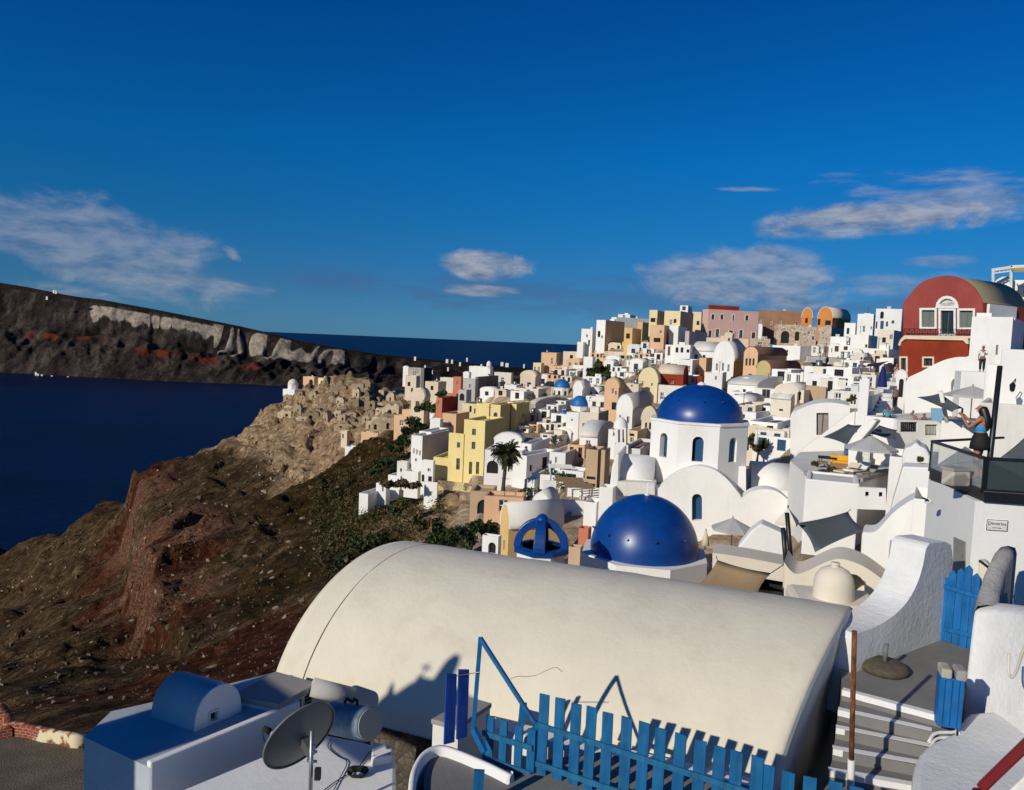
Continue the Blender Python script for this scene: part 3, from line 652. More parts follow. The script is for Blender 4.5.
for q in [(0, 8, -8.4), (5, 14, -8.4), (-5, 12, -9.5), (9, 10, -7.5), (-2, 18, -9.5), (6, 20, -8.5), (-8, 4, -9), (-14, 6, -12), (0, 0, -8), (8, 0, -7), (14, 14, -7), (20, 10, -4), (0, -15, -5), (-30, 10, -28), (-70, 30, -75), (-130, 60, -150), (-200, 120, -165), (-300, 200, -170), (-120, -20, -120), (-400, 0, -170), (60, 0, -2), (150, 40, 0), (300, 100, -10), (40, 25, 0), (500, 200, -60), (-12, 18, -15), (-9, 13, -11)]:
    TP.append(q)
tp = np.array(TP); tn = len(tp)
_K = np.linalg.norm(tp[:, None, :2]-tp[None, :, :2], axis=2)
_A = np.zeros((tn+3, tn+3)); _A[:tn, :tn] = _K-np.eye(tn)*1.5; _A[:tn, tn] = 1; _A[:tn, tn+1:] = tp[:, :2]; _A[tn, :tn] = 1; _A[tn+1:, :tn] = tp[:, :2].T
_w = np.linalg.solve(_A, np.concatenate([tp[:, 2], [0, 0, 0]]))
def base_z(X, Y):
    X = np.atleast_1d(X).astype(float); Y = np.atleast_1d(Y).astype(float); out = np.zeros(len(X))
    for s in range(0, len(X), 8000):
        q = np.stack([X[s:s+8000], Y[s:s+8000]], 1)
        k = np.linalg.norm(q[:, None]-tp[None, :, :2], axis=2)
        out[s:s+8000] = k @ _w[:tn] + _w[tn] + q @ _w[tn+1:]
    return out
def wp(px, py, D=None):
    return P(px, py, D or Dm(px, py))
ZONES = dict(red=[(132,500,11),(126,530,11),(128,560,11),(135,590,10),(150,560,10),(160,600,9),(140,640,7),(240,690,7),(200,690,7),(150,690,6),(110,650,6),(230,650,6),(60,690,5),(215,670,8),(260,655,6),(180,640,6)], pk=[(150,500,10),(165,540,11),(168,580,9),(172,610,6)],
 tan=[(272,400,30),(285,410,28),(300,405,26),(330,405,26),(360,400,28),(400,390,26),(380,410,24),(300,425,18),(350,425,22),(420,395,22),(370,435,20),(268,425,16),(420,385,30),(410,376,30),(432,392,22),(385,395,26),(400,405,24),(345,380,26),(395,420,16),(350,440,16),(455,520,5),(440,505,6),(400,530,4),(465,505,7),(425,495,4)],
 veg=[(350,495,14),(400,455,16),(440,525,9),(330,480,16),(390,520,10),(370,545,8),(320,565,8),(420,462,14),(470,545,7),(350,465,14),(300,590,7),(410,480,10),(455,540,6)],
 vil=[(450,430,30),(500,400,50),(600,400,60),(600,450,30),(700,400,60),(800,400,40),(900,400,30),(620,350,70),(760,340,80),(900,340,60),(600,520,16),(560,480,20),(700,500,25),(520,500,18),(800,500,20),(950,450,20)])
PRA, PRB = wp(138, 478), wp(176, 655)
def prom(x, y):
    ax, ay = PRA.x, PRA.y; bx, by = PRB.x, PRB.y; L2 = (bx-ax)**2+(by-ay)**2
    t = ((x-ax)*(bx-ax)+(y-ay)*(by-ay))/L2
    if t < -.15 or t > 1.15: return 0
    L = math.sqrt(L2); d = ((x-ax)*(by-ay)-(y-ay)*(bx-ax))/L   # sign: side of the line
    side = d if ((-100-ax)*(by-ay)-(0-ay)*(bx-ax)) > 0 else -d
    side += 5*noise.noise(V((x*.06, y*.06, 2)))+2*noise.noise(V((x*.2, y*.2, 5)))
    env = min(1, max(0, (t+.15)/.2))*min(1, max(0, (1.15-t)/.25)); sc = .35+.65*(1-t)
    if side < 0: return env*sc*4*max(0, 1+side/25)
    return env*sc*(4-17*min(1, side/(5*sc)) if side < 5*sc else -13*max(0, 1-(side-5*sc)/60))
def build_hillside():
    na, nr = 600, 700
    az = np.radians(np.linspace(-72, 66, na)); rr = np.exp(np.linspace(math.log(4), math.log(1300), nr))
    A, Rr = np.meshgrid(az, rr, indexing='ij'); X = (Rr*np.sin(A)).ravel(); Y = (Rr*np.cos(A)).ravel()
    Z = base_z(X, Y)
    wt = {}
    for k, L in ZONES.items():
        w = np.zeros(len(X))
        for (px, py, r) in L:
            p = wp(px, py); w = np.maximum(w, np.exp(-((X-p.x)**2+(Y-p.y)**2)/(r*1.25)**2))
        wt[k] = w
    azv = np.degrees(np.arctan2(X, Y)); vil = np.clip(wt['vil']*1.4, 0, 1)*np.clip((azv+9)/2.5, 0, 1)*np.clip((np.hypot(X, Y)-24)/8, 0, 1); vil = np.where((np.hypot(X, Y) < 102) & (azv < -3.0), vil*np.clip((azv+4.5)/1.5, 0, 1), vil); tan = np.clip(wt['tan'], 0, 1)
    # cliff side factor: how far down/left
    disp = np.zeros(len(X)); dx = np.zeros(len(X))
    for i in range(len(X)):
        r = math.hypot(X[i], Y[i]); v = vil[i]
        if v > .5 and r > 30:
            q = Z[i]/2.1 + noise.noise(V((X[i]*.03, Y[i]*.03, 0)))*1.5; fq = q-math.floor(q); sm_ = min(1, max(0, (fq-.38)/.24)); disp[i] = (math.floor(q)+sm_-q)*2.1*min(1, (v-.5)*4)
            if v > .97: continue
        s = min(1.0, max(.04, (r-14)/120.0))
        x, y, z = X[i], Y[i], Z[i]
        # gullies run down towards the sea (-x)
        sa = x*-.57+y*-.82; sb = x*.82-y*.57
        g = noise.noise(V((sa*.008, sb*.035, 3.1)))
        rid = 1-abs(noise.noise(V((sa*.014+5, sb*.075, 1.7))))*2
        f = noise.fractal(V((x*.05, y*.05, z*.05)), .9, 2.1, 6)
        f2 = noise.hetero_terrain(V((x*.16, y*.16, z*.16)), .8, 2.2, 5, .3)
        lump = min(1, max(.35, (-x-75)/60)) if r > 60 else .6
        a = g*5 + rid*2.4 + f*3.0*lump + (f2-.5)*1.2 + prom(x, y)
        if tan[i] > .15: a += tan[i]*(5*noise.turbulence(V((x*.075, y*.075, z*.09)), 4, True)-2.5) + tan[i]*2.2*round(2*noise.noise(V((x*.09, y*.09, 4))))/2
        cl = (1-v)*s
        step_ = 5.5 if tan[i] < .3 else 3.6
        q = (z+a*.7)/step_+1.3*noise.noise(V((x*.02, y*.02, 8)))+.35*noise.noise(V((x*.11, y*.11, 3))); fq = q-math.floor(q); st = (math.floor(q)+min(1, max(0, (fq-.3)/.22))-q)*step_
        gate = min(1, max(0, .55+1.6*noise.noise(V((x*.035, y*.035, 21)))))
        disp[i] += (a + st*(.8 if tan[i] > .3 else .45*lump)*gate + .5*noise.noise(V((x*.5, y*.5, z*.5))))*cl*1.1
        dx[i] = (f2-.6)*1.6*s*(1-v)
    Z2 = Z+disp; X2 = X+dx
    me = bpy.data.meshes.new('hillside')
    idx = np.arange(na*nr).reshape(na, nr)
    q = np.stack([idx[:-1, :-1], idx[:-1, 1:], idx[1:, 1:], idx[1:, :-1]], -1).reshape(-1, 4)
    me.from_pydata(np.stack([X2, Y, Z2], 1).tolist(), [], q[:, ::-1].tolist())
    ca = me.color_attributes.new('zone', 'FLOAT_COLOR', 'POINT')
    arr = np.stack([wt['red'], wt['tan'], wt['veg'], np.ones(len(X))], 1).astype(np.float32)
    ca.data.foreach_set('color', arr.ravel())
    cv = me.color_attributes.new('town', 'FLOAT_COLOR', 'POINT'); cv.data.foreach_set('color', np.stack([vil, wt['pk'], vil, vil*0+1], 1).astype(np.float32).ravel())
    me.polygons.foreach_set('use_smooth', [True]*len(me.polygons))
    o = bpy.data.objects.new('hillside', me); COL.objects.link(o); o['kind'] = 'structure'
    m, nt, b = newmat('hillside_rock'); L = nt.links
    g = nt.nodes.new('ShaderNodeNewGeometry').outputs['Position']
    at = nt.nodes.new('ShaderNodeVertexColor'); at.layer_name = 'zone'
    sp = nt.nodes.new('ShaderNodeSeparateColor'); L.new(at.outputs[0], sp.inputs[0])
    a2 = nt.nodes.new('ShaderNodeVertexColor'); a2.layer_name = 'town'
    rot = nt.nodes.new('ShaderNodeMapping'); rot.inputs['Rotation'].default_value = (0, 0, R(35)); L.new(g, rot.inputs[0])
    nA = noise_node(nt, .07, 8, .72, rot.outputs[0], (2.2, .45, 1.2)); nB = noise_node(nt, .5, 8, .75, g); nC = noise_node(nt, .018, 5, .6, g)
    nD = noise_node(nt, 2.5, 5, .8, g)
    brown = ramp(nt, nA.outputs[0], [(.32, (.028, .020, .012)), (.48, (.075, .052, .029)), (.60, (.15, .11, .062)), (.72, (.26, .20, .125))]).outputs[0]
    brown = mix(nt, .55, brown, ramp(nt, nB.outputs[0], [(.36, (.018, .013, .009)), (.52, (.075, .053, .030)), (.68, (.22, .165, .10))]).outputs[0])
    nS = noise_node(nt, .42, 7, .75, rot.outputs[0], (2.6, .28, 1.0))
    brown = mix(nt, .68, brown, mix(nt, 1.0, brown, ramp(nt, nS.outputs[0], [(.38, .22), (.5, .95), (.60, 2.1)]).outputs[0], 'MULTIPLY'))
    redc = ramp(nt, nB.outputs[0], [(.34, (.03, .008, .004)), (.5, (.070, .026, .014)), (.68, (.17, .085, .055))]).outputs[0]
    tanc = ramp(nt, nB.outputs[0], [(.32, (.08, .055, .03)), (.46, (.33, .25, .16)), (.60, (.54, .43, .29))]).outputs[0]
    vegc = ramp(nt, nB.outputs[0], [(.34, (.012, .011, .005)), (.5, (.045, .033, .013)), (.68, (.13, .08, .032))]).outputs[0]
    vilc = ramp(nt, nB.outputs[0], [(.3, (.12, .09, .06)), (.5, (.38, .32, .25)), (.65, (.62, .58, .5))]).outputs[0]
    def msk(sock, lo, hi, amt=.55):
        n = nt.nodes.new('ShaderNodeMath'); n.operation = 'MULTIPLY_ADD'; L.new(nA.outputs[0], n.inputs[0]); n.inputs[1].default_value = amt; n.inputs[2].default_value = -amt/2
        a = nt.nodes.new('ShaderNodeMath'); a.operation = 'ADD'; L.new(n.outputs[0], a.inputs[0]); L.new(sock, a.inputs[1])
        return ramp(nt, a.outputs[0], [(lo, 0.0), (hi, 1.0)]).outputs[0]
    c = mix(nt, msk(sp.outputs[0], .3, .62, .9), brown, redc)
    c = mix(nt, msk(sp.outputs[2], .25, .5), c, vegc)
    c = mix(nt, msk(sp.outputs[1], .3, .48), c, tanc)
    s2 = nt.nodes.new('ShaderNodeSeparateColor'); L.new(a2.outputs[0], s2.inputs[0])
    vr = nt.nodes.new('ShaderNodeTexVoronoi'); vr.inputs['Scale'].default_value = .55; L.new(g, vr.inputs['Vector']); 
    pkc = ramp(nt, nD.outputs[0], [(.35, (.04, .018, .011)), (.5, (.14, .075, .05)), (.65, (.32, .20, .145))]).outputs[0]
    c = mix(nt, msk(s2.outputs[1], .3, .5), c, pkc)
    c = mix(nt, .55, c, mix(nt, 1.0, c, ramp(nt, vr.outputs['Distance'], [(.1, 1.0), (.8, .35)]).outputs[0], 'MULTIPLY'))
    sn = noise_node(nt, 1.6, 6, .85, g); c = mix(nt, .75, c, mix(nt, 1.0, c, ramp(nt, sn.outputs[0], [(.38, .25), (.5, .9), (.62, 1.0)]).outputs[0], 'MULTIPLY'))
    c = mix(nt, msk(s2.outputs[0], .5, .7, .3), c, vilc)
    # small pale boulders
    vo = nt.nodes.new('ShaderNodeTexVoronoi'); vo.inputs['Scale'].default_value = .25; L.new(g, vo.inputs['Vector'])
    bd = ramp(nt, vo.outputs['Distance'], [(.07, 1.0), (.11, 0.0)]).outputs[0]
    c = mix(nt, bd, c, (.34, .30, .25))
    c = mix(nt, 1.0, c, (1.32, 1.16, 1.0), 'MULTIPLY'); L.new(c, b.inputs['Base Color']); b.inputs['Roughness'].default_value = 1; b.inputs['Specular IOR Level'].default_value = .05
    ad = nt.nodes.new('ShaderNodeMath'); ad.operation = 'ADD'; L.new(nB.outputs[0], ad.inputs[0])
    mu = nt.nodes.new('ShaderNodeMath'); mu.operation = 'MULTIPLY'; mu.inputs[1].default_value = .25; L.new(nD.outputs[0], mu.inputs[0]); L.new(mu.outputs[0], ad.inputs[1])
    bp = nt.nodes.new('ShaderNodeBump'); bp.inputs['Strength'].default_value = 1; bp.inputs['Distance'].default_value = 1.0
    L.new(ad.outputs[0], bp.inputs['Height']); L.new(bp.outputs[0], b.inputs['Normal'])
    me.materials.append(m)
    return o
hill = build_hillside()
def interp(L, x):
    if x <= L[0][0]: return L[0][1]
    for a, b in zip(L, L[1:]):
        if x <= b[0]: return a[1]+(b[1]-a[1])*(x-a[0])/(b[0]-a[0])
    return L[-1][1]
def hor(x): return 340.4+(x-512)*.0419
def build_island():
    top = [(-400,260),(-200,262),(-60,272),(0,282),(25,286),(50,291),(75,296),(100,299),(150,308),(200,318),(240,326),(270,333),(300,341),(340,348),(380,355),(430,360),(480,366),(530,373),(575,381),(620,388),(700,396)]
    dsh = [(-400,2300),(0,2190),(150,2113),(280,2130),(400,2150),(700,2300)]
    dtp = [(-400,2700),(0,2520),(150,2430),(280,2420),(360,2480),(430,2750),(560,3100),(700,3300)]
    cols = np.arange(-400, 700, 1.5); rows = 90; verts = []; att = []
    for x in cols:
        yt = interp(top, x); Ds = interp(dsh, x); Dt = interp(dtp, x)
        pt = P(x, yt, Dt); zt = pt.z; dr = ray(x, yt); ux = dr.x/dr.y
        wv = noise.noise(V((x*.012, 7, 0)))*30+noise.noise(V((x*.05, 2, 0)))*14
        low = min(1, max(0, (x-380)/60))
        for j in range(rows):
            t = j/(rows-1)*1.45; Y = Ds+wv+(Dt-Ds)*t if t <= 1 else Dt+(t-1)/.45*1500
            if t <= 1:
                pr = (t*.75 if t < .5 else .375+(t-.5)*.5) if t < .74 else (.495+(t-.74)/.18*.40 if t < .92 else .895+(t-.92)/.08*.105)
                pr = pr*(1-low)+(t**.8)*low
                z = -150+(zt+150)*pr
                env = math.sin(math.pi*min(1, t*.98))
                gx = x + (1-t)*30 + 8*noise.noise(V((x*.03, t*3, 3)))
                gu = 1-2*abs(noise.noise(V((gx*.022, t*1.2, 5)))); gu2 = 1-2*abs(noise.noise(V((gx*.085, t*2.6, 9))))
                fr = noise.fractal(V((x*.06, t*5, 1)), .9, 2.1, 5)
                amp = (1-low*.85)
                z += (gu*9+gu2*3+fr*7-6)*env*amp
                if x > 215: z += env*amp*(gu2*13-7)*min(1, (x-215)/40)
                Y2 = Y-(gu*24+gu2*9+fr*12)*env*amp
            else:
                q = (t-1)/.45; z = zt-(zt+155)*min(1, q)**1.6 + noise.noise(V((x*.05, t*9, 2)))*4*q; Y2 = Y
            verts.append((Y2*ux, Y2, z if j else -152))
            pale = 0
            n_ = noise.noise(V((x*.12, t*8, 11)))
            if 88 < x < 214: e_ = .845+.06*noise.noise(V((x*.10, 3, 7)))+.02*noise.noise(V((x*.5, 3, 7))); pale = max(0, min(1, (t-e_)*22+.5))*max(0, min(1, (.94-t)*30))*min(1, (x-88)/5)*(1-max(0, noise.noise(V((x*.35, t*4, 9)))-.15)*1.6)
            elif 214 <= x < 345: pale = max(0, min(1, .1 + gu2*1.9 - abs(t-.82)*5 - (x-214)/200 + .5*n_)) if t <= 1 else 0
            elif x < 88 and t > .6: pale = .12
            red = 0
            for (cx, ct, sx, st) in ((45, .58, 26, .08), (155, .47, 30, .13), (208, .42, 26, .11), (92, .62, 18, .06), (250, .35, 22, .09)):
                red = max(red, math.exp(-((x-cx)/sx)**2-((t-ct)/st)**2))
            red *= .55+n_*.9
            att.append((red, pale, 1 if t > .945 else 0, 1))
    me = bpy.data.meshes.new('island_hills'); n = rows; nc = len(cols); f = []
    for i in range(nc-1):
        for j in range(n-1):
            a = i*n+j; f.append((a, a+n, a+n+1, a+1))
    me.from_pydata(verts, [], f)
    ca = me.color_attributes.new('zone', 'FLOAT_COLOR', 'POINT'); ca.data.foreach_set('color', np.array(att, np.float32).ravel())
    me.polygons.foreach_set('use_smooth', [True]*len(me.polygons))
    o = bpy.data.objects.new('island_hills', me); COL.objects.link(o); o['kind'] = 'structure'
    m, nt, b = newmat('island_rock'); L = nt.links
    g = nt.nodes.new('ShaderNodeNewGeometry').outputs['Position']; at = nt.nodes.new('ShaderNodeVertexColor'); at.layer_name = 'zone'
    sp = nt.nodes.new('ShaderNodeSeparateColor'); L.new(at.outputs[0], sp.inputs[0])
    nA = noise_node(nt, .010, 8, .74, g, (2.0, .5, 1.3)); nB = noise_node(nt, .05, 6, .7, g)
    c = ramp(nt, nA.outputs[0], [(.36, (.010, .008, .008)), (.5, (.036, .029, .025)), (.66, (.11, .085, .068))]).outputs[0]
    c = mix(nt, ramp(nt, sp.outputs[0], [(.25, 0.0), (.6, 1.0)]).outputs[0], c, (.13, .032, .020))
    pc = ramp(nt, nB.outputs[0], [(.3, (.16, .125, .095)), (.6, (.42, .36, .28))]).outputs[0]
    c = mix(nt, ramp(nt, sp.outputs[1], [(.3, 0.0), (.6, 1.0)]).outputs[0], c, pc)
    c = mix(nt, sp.outputs[2], c, (.025, .023, .018))
    L.new(c, b.inputs['Base Color']); b.inputs['Roughness'].default_value = 1; b.inputs['Specular IOR Level'].default_value = 0
    bp = nt.nodes.new('ShaderNodeBump'); bp.inputs['Strength'].default_value = 1; bp.inputs['Distance'].default_value = 14
    L.new(nB.outputs[0], bp.inputs['Height']); L.new(bp.outputs[0], b.inputs['Normal']); me.materials.append(m)
build_island()
# sea
me = bpy.data.meshes.new('sea'); S = 90000
me.from_pydata([(-S, -2000, SEA), (S, -2000, SEA), (S, S, SEA), (-S, S, SEA)], [], [(0, 1, 2, 3)])
o = bpy.data.objects.new('sea', me); COL.objects.link(o); o['kind'] = 'structure'
m, nt, b = newmat('sea_water'); g = nt.nodes.new('ShaderNodeNewGeometry').outputs['Position']
n1 = noise_node(nt, .09, 6, .65, g, (1, 1.6, 1)); n2 = noise_node(nt, .0022, 5, .6, g, (1, 3, 1))
r_ = ramp(nt, n2.outputs[0], [(.35, (.0002, .0035, .022)), (.65, (.0005, .007, .040))])
nt.links.new(r_.outputs[0], b.inputs['Base Color']); b.inputs['Roughness'].default_value = .45; b.inputs['IOR'].default_value = 1.33
b.inputs['Specular IOR Level'].default_value = .28
bp = nt.nodes.new('ShaderNodeBump'); bp.inputs['Strength'].default_value = 1; bp.inputs['Distance'].default_value = 2.2
nt.links.new(n1.outputs[0], bp.inputs['Height']); nt.links.new(bp.outputs[0], b.inputs['Normal']); me.materials.append(m)
# ---------------------------------------------------------------- sky, clouds, sun
SUN_AZ_TRAVEL = R(44.5); SUN_EL = R(24.5)      # light travels 41 deg right of the view direction
tv = V((math.sin(SUN_AZ_TRAVEL)*math.cos(SUN_EL), math.cos(SUN_AZ_TRAVEL)*math.cos(SUN_EL), -math.sin(SUN_EL)))
sl = bpy.data.lights.new('sun', 'SUN'); sl.energy = 3.7; sl.angle = R(.5); sl.color = (1, .93, .80)
so = bpy.data.objects.new('sun', sl); COL.objects.link(so); so.rotation_mode = 'QUATERNION'; so.rotation_quaternion = tv.to_track_quat('-Z', 'Y')
w = bpy.data.worlds.new('World'); scene.world = w; w.use_nodes = True; nt = w.node_tree; L = nt.links
bg = nt.nodes['Background']; sky = nt.nodes.new('ShaderNodeTexSky'); sky.sky_type = 'NISHITA'; sky.sun_disc = False
sky.sun_elevation = SUN_EL; sky.sun_rotation = math.atan2(-tv.x, -tv.y); sky.air_density = 1.0; sky.dust_density = .3; sky.ozone_density = 6; sky.altitude = 1500
tc = nt.nodes.new('ShaderNodeTexCoord').outputs['Generated']
tint = mix(nt, 1.0, sky.outputs[0], (.20, .62, .92), 'MULTIPLY')
_sz = nt.nodes.new('ShaderNodeSeparateXYZ'); L.new(tc, _sz.inputs[0])
tint = mix(nt, 1.0, tint, ramp(nt, _sz.outputs[2], [(0, (.82, .66, .80)), (.055, (.78, .64, .68)), (.14, (.36, .80, .80)), (.225, (.13, .92, .98)), (.40, (.05, .76, 1.0)), (.75, (.05, .62, .9))]).outputs[0], 'MULTIPLY')
sx = nt.nodes.new('ShaderNodeSeparateXYZ'); L.new(tc, sx.inputs[0])
def mth(op, a, b=None, c=None):
    n = nt.nodes.new('ShaderNodeMath'); n.operation = op
    for i, v in enumerate((a, b, c)):
        if v is None: continue
        if isinstance(v, (int, float)): n.inputs[i].default_value = v
        else: L.new(v, n.inputs[i])
    return n.outputs[0]
azn = mth('ARCTAN2', sx.outputs[0], sx.outputs[1]); eln = mth('ARCSINE', sx.outputs[2])
cb = nt.nodes.new('ShaderNodeCombineXYZ'); L.new(azn, cb.inputs[0]); L.new(eln, cb.inputs[1])
def cnoise(sx_, sy_, scale, det=8, rough=.6, off=0, dist=0):
    mp = nt.nodes.new('ShaderNodeMapping'); mp.inputs['Scale'].default_value = (sx_, sy_, 1); mp.inputs['Location'].default_value = (off, off*.7, off)
    L.new(cb.outputs[0], mp.inputs[0]); n = nt.nodes.new('ShaderNodeTexNoise'); n.inputs['Scale'].default_value = scale; n.inputs['Detail'].default_value = det
    n.inputs['Roughness'].default_value = rough; n.inputs['Distortion'].default_value = dist; L.new(mp.outputs[0], n.inputs['Vector']); return n.outputs[0]
def azel(px, py):
    d = ray(px, py).normalized(); return math.atan2(d.x, d.y), math.asin(d.z)
nz1 = cnoise(1, 1.5, 13, 10, .64, 3, .6); nz2 = cnoise(1, 5, 10, 8, .6, 8, .2)
def blob(px, py, wpx, hpx, ns, k=2.2, slope=0.0, gain=1.0, thr=.25):
    a0, e0 = azel(px, py); sa = wpx/FPX; se = hpx/FPX
    da = mth('SUBTRACT', azn, a0); de = mth('SUBTRACT', mth('SUBTRACT', eln, e0), mth('MULTIPLY', da, slope))
    q = mth('ADD', mth('POWER', mth('ABSOLUTE', mth('DIVIDE', da, sa)), 2), mth('POWER', mth('ABSOLUTE', mth('DIVIDE', de, se)), 2))
    v = mth('ADD', mth('SUBTRACT', 1.0, q), mth('MULTIPLY', mth('SUBTRACT', ns, .5), k))
    n = nt.nodes.new('ShaderNodeMapRange'); n.interpolation_type = 'SMOOTHERSTEP'; L.new(v, n.inputs[0]); n.inputs[1].default_value = thr; n.inputs[2].default_value = thr+.9; n.inputs[4].default_value = gain
    return n.outputs[0]
bl = [blob(55, 230, 150, 34, nz1, 2.0, -.10, .34, .05), blob(125, 252, 130, 44, nz1, 2.2, -.2, .42, .0), blob(190, 282, 95, 11, nz2, 2.2, -.12, .3), blob(233, 256, 15, 9, nz1, 3, -.5, .9, .3),
      blob(486, 266, 50, 17, nz1, 2.4, 0, .8, .05), blob(478, 291, 46, 8, nz2, 2.6, 0, .7, .1), blob(730, 278, 105, 34, nz1, 2.4, .02, .6, .05), blob(790, 286, 62, 28, nz1, 2.4, .0, .6, .05),
      blob(890, 218, 140, 19, nz1, 2.4, .04, .8, .08), blob(960, 194, 120, 22, nz2, 2.8, -.12, .5, .2), blob(748, 189, 42, 3.5, nz2, 2, -.03, .5), blob(940, 262, 40, 8, nz2, 2.4, 0, .4), blob(905, 285, 90, 14, nz1, 2.4, 0, .3), blob(70, 292, 60, 8, nz1, 3, -.1, .4)]
cm = bl[0]
for x in bl[1:]: cm = mth('MAXIMUM', cm, x)
# faint bands near the horizon
bd = blob(600, 300, 480, 30, nz2, 2.6, -.02, .38, .3)
shade = cnoise(1, 3, 24, 8, .6, 21, .2)
cc = ramp(nt, shade, [(.35, (1.6, 2.3, 3.5)), (.62, (5.0, 5.0, 5.5))]).outputs[0]
c = mix(nt, bd, tint, (.7, 1.35, 2.9)); c = mix(nt, cm, c, cc)
L.new(c, bg.inputs[0]); bg.inputs[1].default_value = .085
vs = scene.view_settings; vs.view_transform = 'Standard'; vs.look = 'None'; vs.exposure = 0; vs.gamma = 1
scene.cycles.max_bounces = 6; scene.cycles.use_denoising = True
# ---------------------------------------------------------------- outline prisms
from mathutils.geometry import tessellate_polygon
def plane_of(px, py, D, yaw):
    n = V((-math.sin(R(yaw)), -math.cos(R(yaw)), 0)); return P(px, py, D), n
def prism(mb, pts, pl, thick, mat, holes=(), hmat=None, sidemat=None, world=False):
    o, n = pl
    loops = [[(V(p) if world else Pplane(p[0], p[1], o, n)) for p in lp] for lp in [pts, *holes]]
    fl = [p for lp in loops for p in lp]
    tris = tessellate_polygon(loops)
    for t in tris:
        mb.face([fl[i] for i in t], mat); mb.face([fl[i]-n*thick for i in t], mat)
    for k, lp in enumerate(loops):
        for i in range(len(lp)):
            a, b = lp[i], lp[(i+1) % len(lp)]
            mb.face([a, b, b-n*thick, a-n*thick], (hmat or mat) if k else (sidemat or mat))
def smooth_pts(pts, n=4):
    out = []
    L = len(pts)
    for i in range(L-1):
        p0, p1, p2, p3 = pts[max(i-1, 0)], pts[i], pts[i+1], pts[min(i+2, L-1)]
        for k in range(n):
            t = k/n
            out.append(tuple(.5*((2*b)+(-a+c)*t+(2*a-5*b+4*c-d)*t*t+(-a+3*b-3*c+d)*t**3) for a, b, c, d in zip(p0, p1, p2, p3)))
    out.append(pts[-1]); return out
def archpts(cx, ytop, wpx, ybot, n=8):
    r = wpx/2; return [(cx+r, ybot)]+[(cx+r*math.cos(math.pi*k/n), ytop+r-r*math.sin(math.pi*k/n)) for k in range(n+1)]+[(cx-r, ybot)]
def T(label, cat, px, py, D, name, group=None): return thing(name, label, cat, tuple(P(px, py, D)), group)
def one(label, cat, name, mb, group=None, px=None, bevel=0, **k):
    """a thing that is one mesh: origin at its base"""
    vs = np.array(mb.v); o = V(((vs[:, 0].min()+vs[:, 0].max())/2, (vs[:, 1].min()+vs[:, 1].max())/2, vs[:, 2].min()))
    mb.v = [(a[0]-o.x, a[1]-o.y, a[2]-o.z) for a in mb.v]
    ob = mb.build(name, None, bevel=bevel); ob.location = o
    return tag(ob, label, cat, group)
def pane_in(root, pts, pl, back, mat, name='window', frame=None):
    o, n = pl; mb = MB(); q = [Pplane(p[0], p[1], o, n)-n*back for p in pts]
    mb.face(q, M[mat] if isinstance(mat, str) else mat)
    if frame:
        f = M[frame]; c = sum(q, V((0, 0, 0)))/len(q)
        for i in range(len(q)):
            a, b = q[i], q[(i+1) % len(q)]
            if (a-b).length > .02: mb.bar(a+n*.03, b+n*.03, .09, .05, f)
        zs = [p.z for p in q]; mb.bar(V((c.x, c.y, min(zs)))+n*.03, V((c.x, c.y, max(zs)))+n*.03, .05, .05, f)
    return mb.build(name, root)
def rect(cx, cy, w, h): return [(cx-w/2, cy+h/2), (cx+w/2, cy+h/2), (cx+w/2, cy-h/2), (cx-w/2, cy-h/2)]
# ---------------------------------------------------------------- big domed church
def octo(root, c, r, z0, z1, a0, mat, wfaces, ww, wz0, wz1, n=8):
    mb = MB(); cor = [V((c.x+r*math.cos(a0+2*math.pi*k/n), c.y+r*math.sin(a0+2*math.pi*k/n), z0)) for k in range(n)]; obs = []
    for k in range(n):
        a, b = cor[k], cor[(k+1) % n]; w = (b-a).length; u = (b-a)/w; nn = V((u.y, -u.x, 0))
        ops = [(w/2-ww/2, w/2+ww/2, wz0-z0, wz1-z0, True)] if k in wfaces else []
        wall_face(mb, a, u, w, z1-z0, ops, mat, nn, inset=.42)
        for o in ops: obs.append((a, u, nn, o))
    mb.face([p+V((0, 0, z1-z0)) for p in cor], mat)
    mb.build('drum', root)
    for a, u, nn, o in obs:
        pt = lambda x, y, e: a+u*x+V((0, 0, y))-nn*e
        w = MB(); w.face([pt(o[0], o[2], .4), pt(o[1], o[2], .4), pt(o[1], o[3], .4), pt(o[0], o[3], .4)], M['dark'])
        f = MB(); x0 = o[0]+(o[1]-o[0])*.28
        for (p, q, s, t) in ((x0, o[1], o[2], o[2]+.07), (x0, x0+.07, o[2], o[3]-.18), (o[1]-.07, o[1], o[2], o[3]-.18), (x0, o[1], o[3]-.25, o[3]-.18), (x0+.07, o[1]-.07, o[2]+.07, o[3]-.25)):
            f.hexa([pt(p, s, .34), pt(q, s, .34), pt(q, s, .3), pt(p, s, .3), pt(p, t, .34), pt(q, t, .34), pt(q, t, .3), pt(p, t, .3)], M['bframe'])
        wo = f.build('window', root); w.build('pane', wo)
def bigdome(root, c, r, hd, knobs, seed):
    mb = MB(); N = 20
    prof = [(r*math.cos(math.pi/2*k/N), hd*math.sin(math.pi/2*k/N)) for k in range(N)]+[(.005, hd)]
    mb.lathe(c, prof, BLUE, n=64); mb.build('dome', root)
    for a, el in knobs:
        p = V((c.x+r*math.cos(R(el))*math.cos(R(a)), c.y+r*math.cos(R(el))*math.sin(R(a)), c.z+hd*math.sin(R(el)))); nn = (p-c).normalized()
        k = MB(); k.tube([p-nn*.05, p+nn*.16], [.07, .04], BLUE, 8); k.build('knob', root)
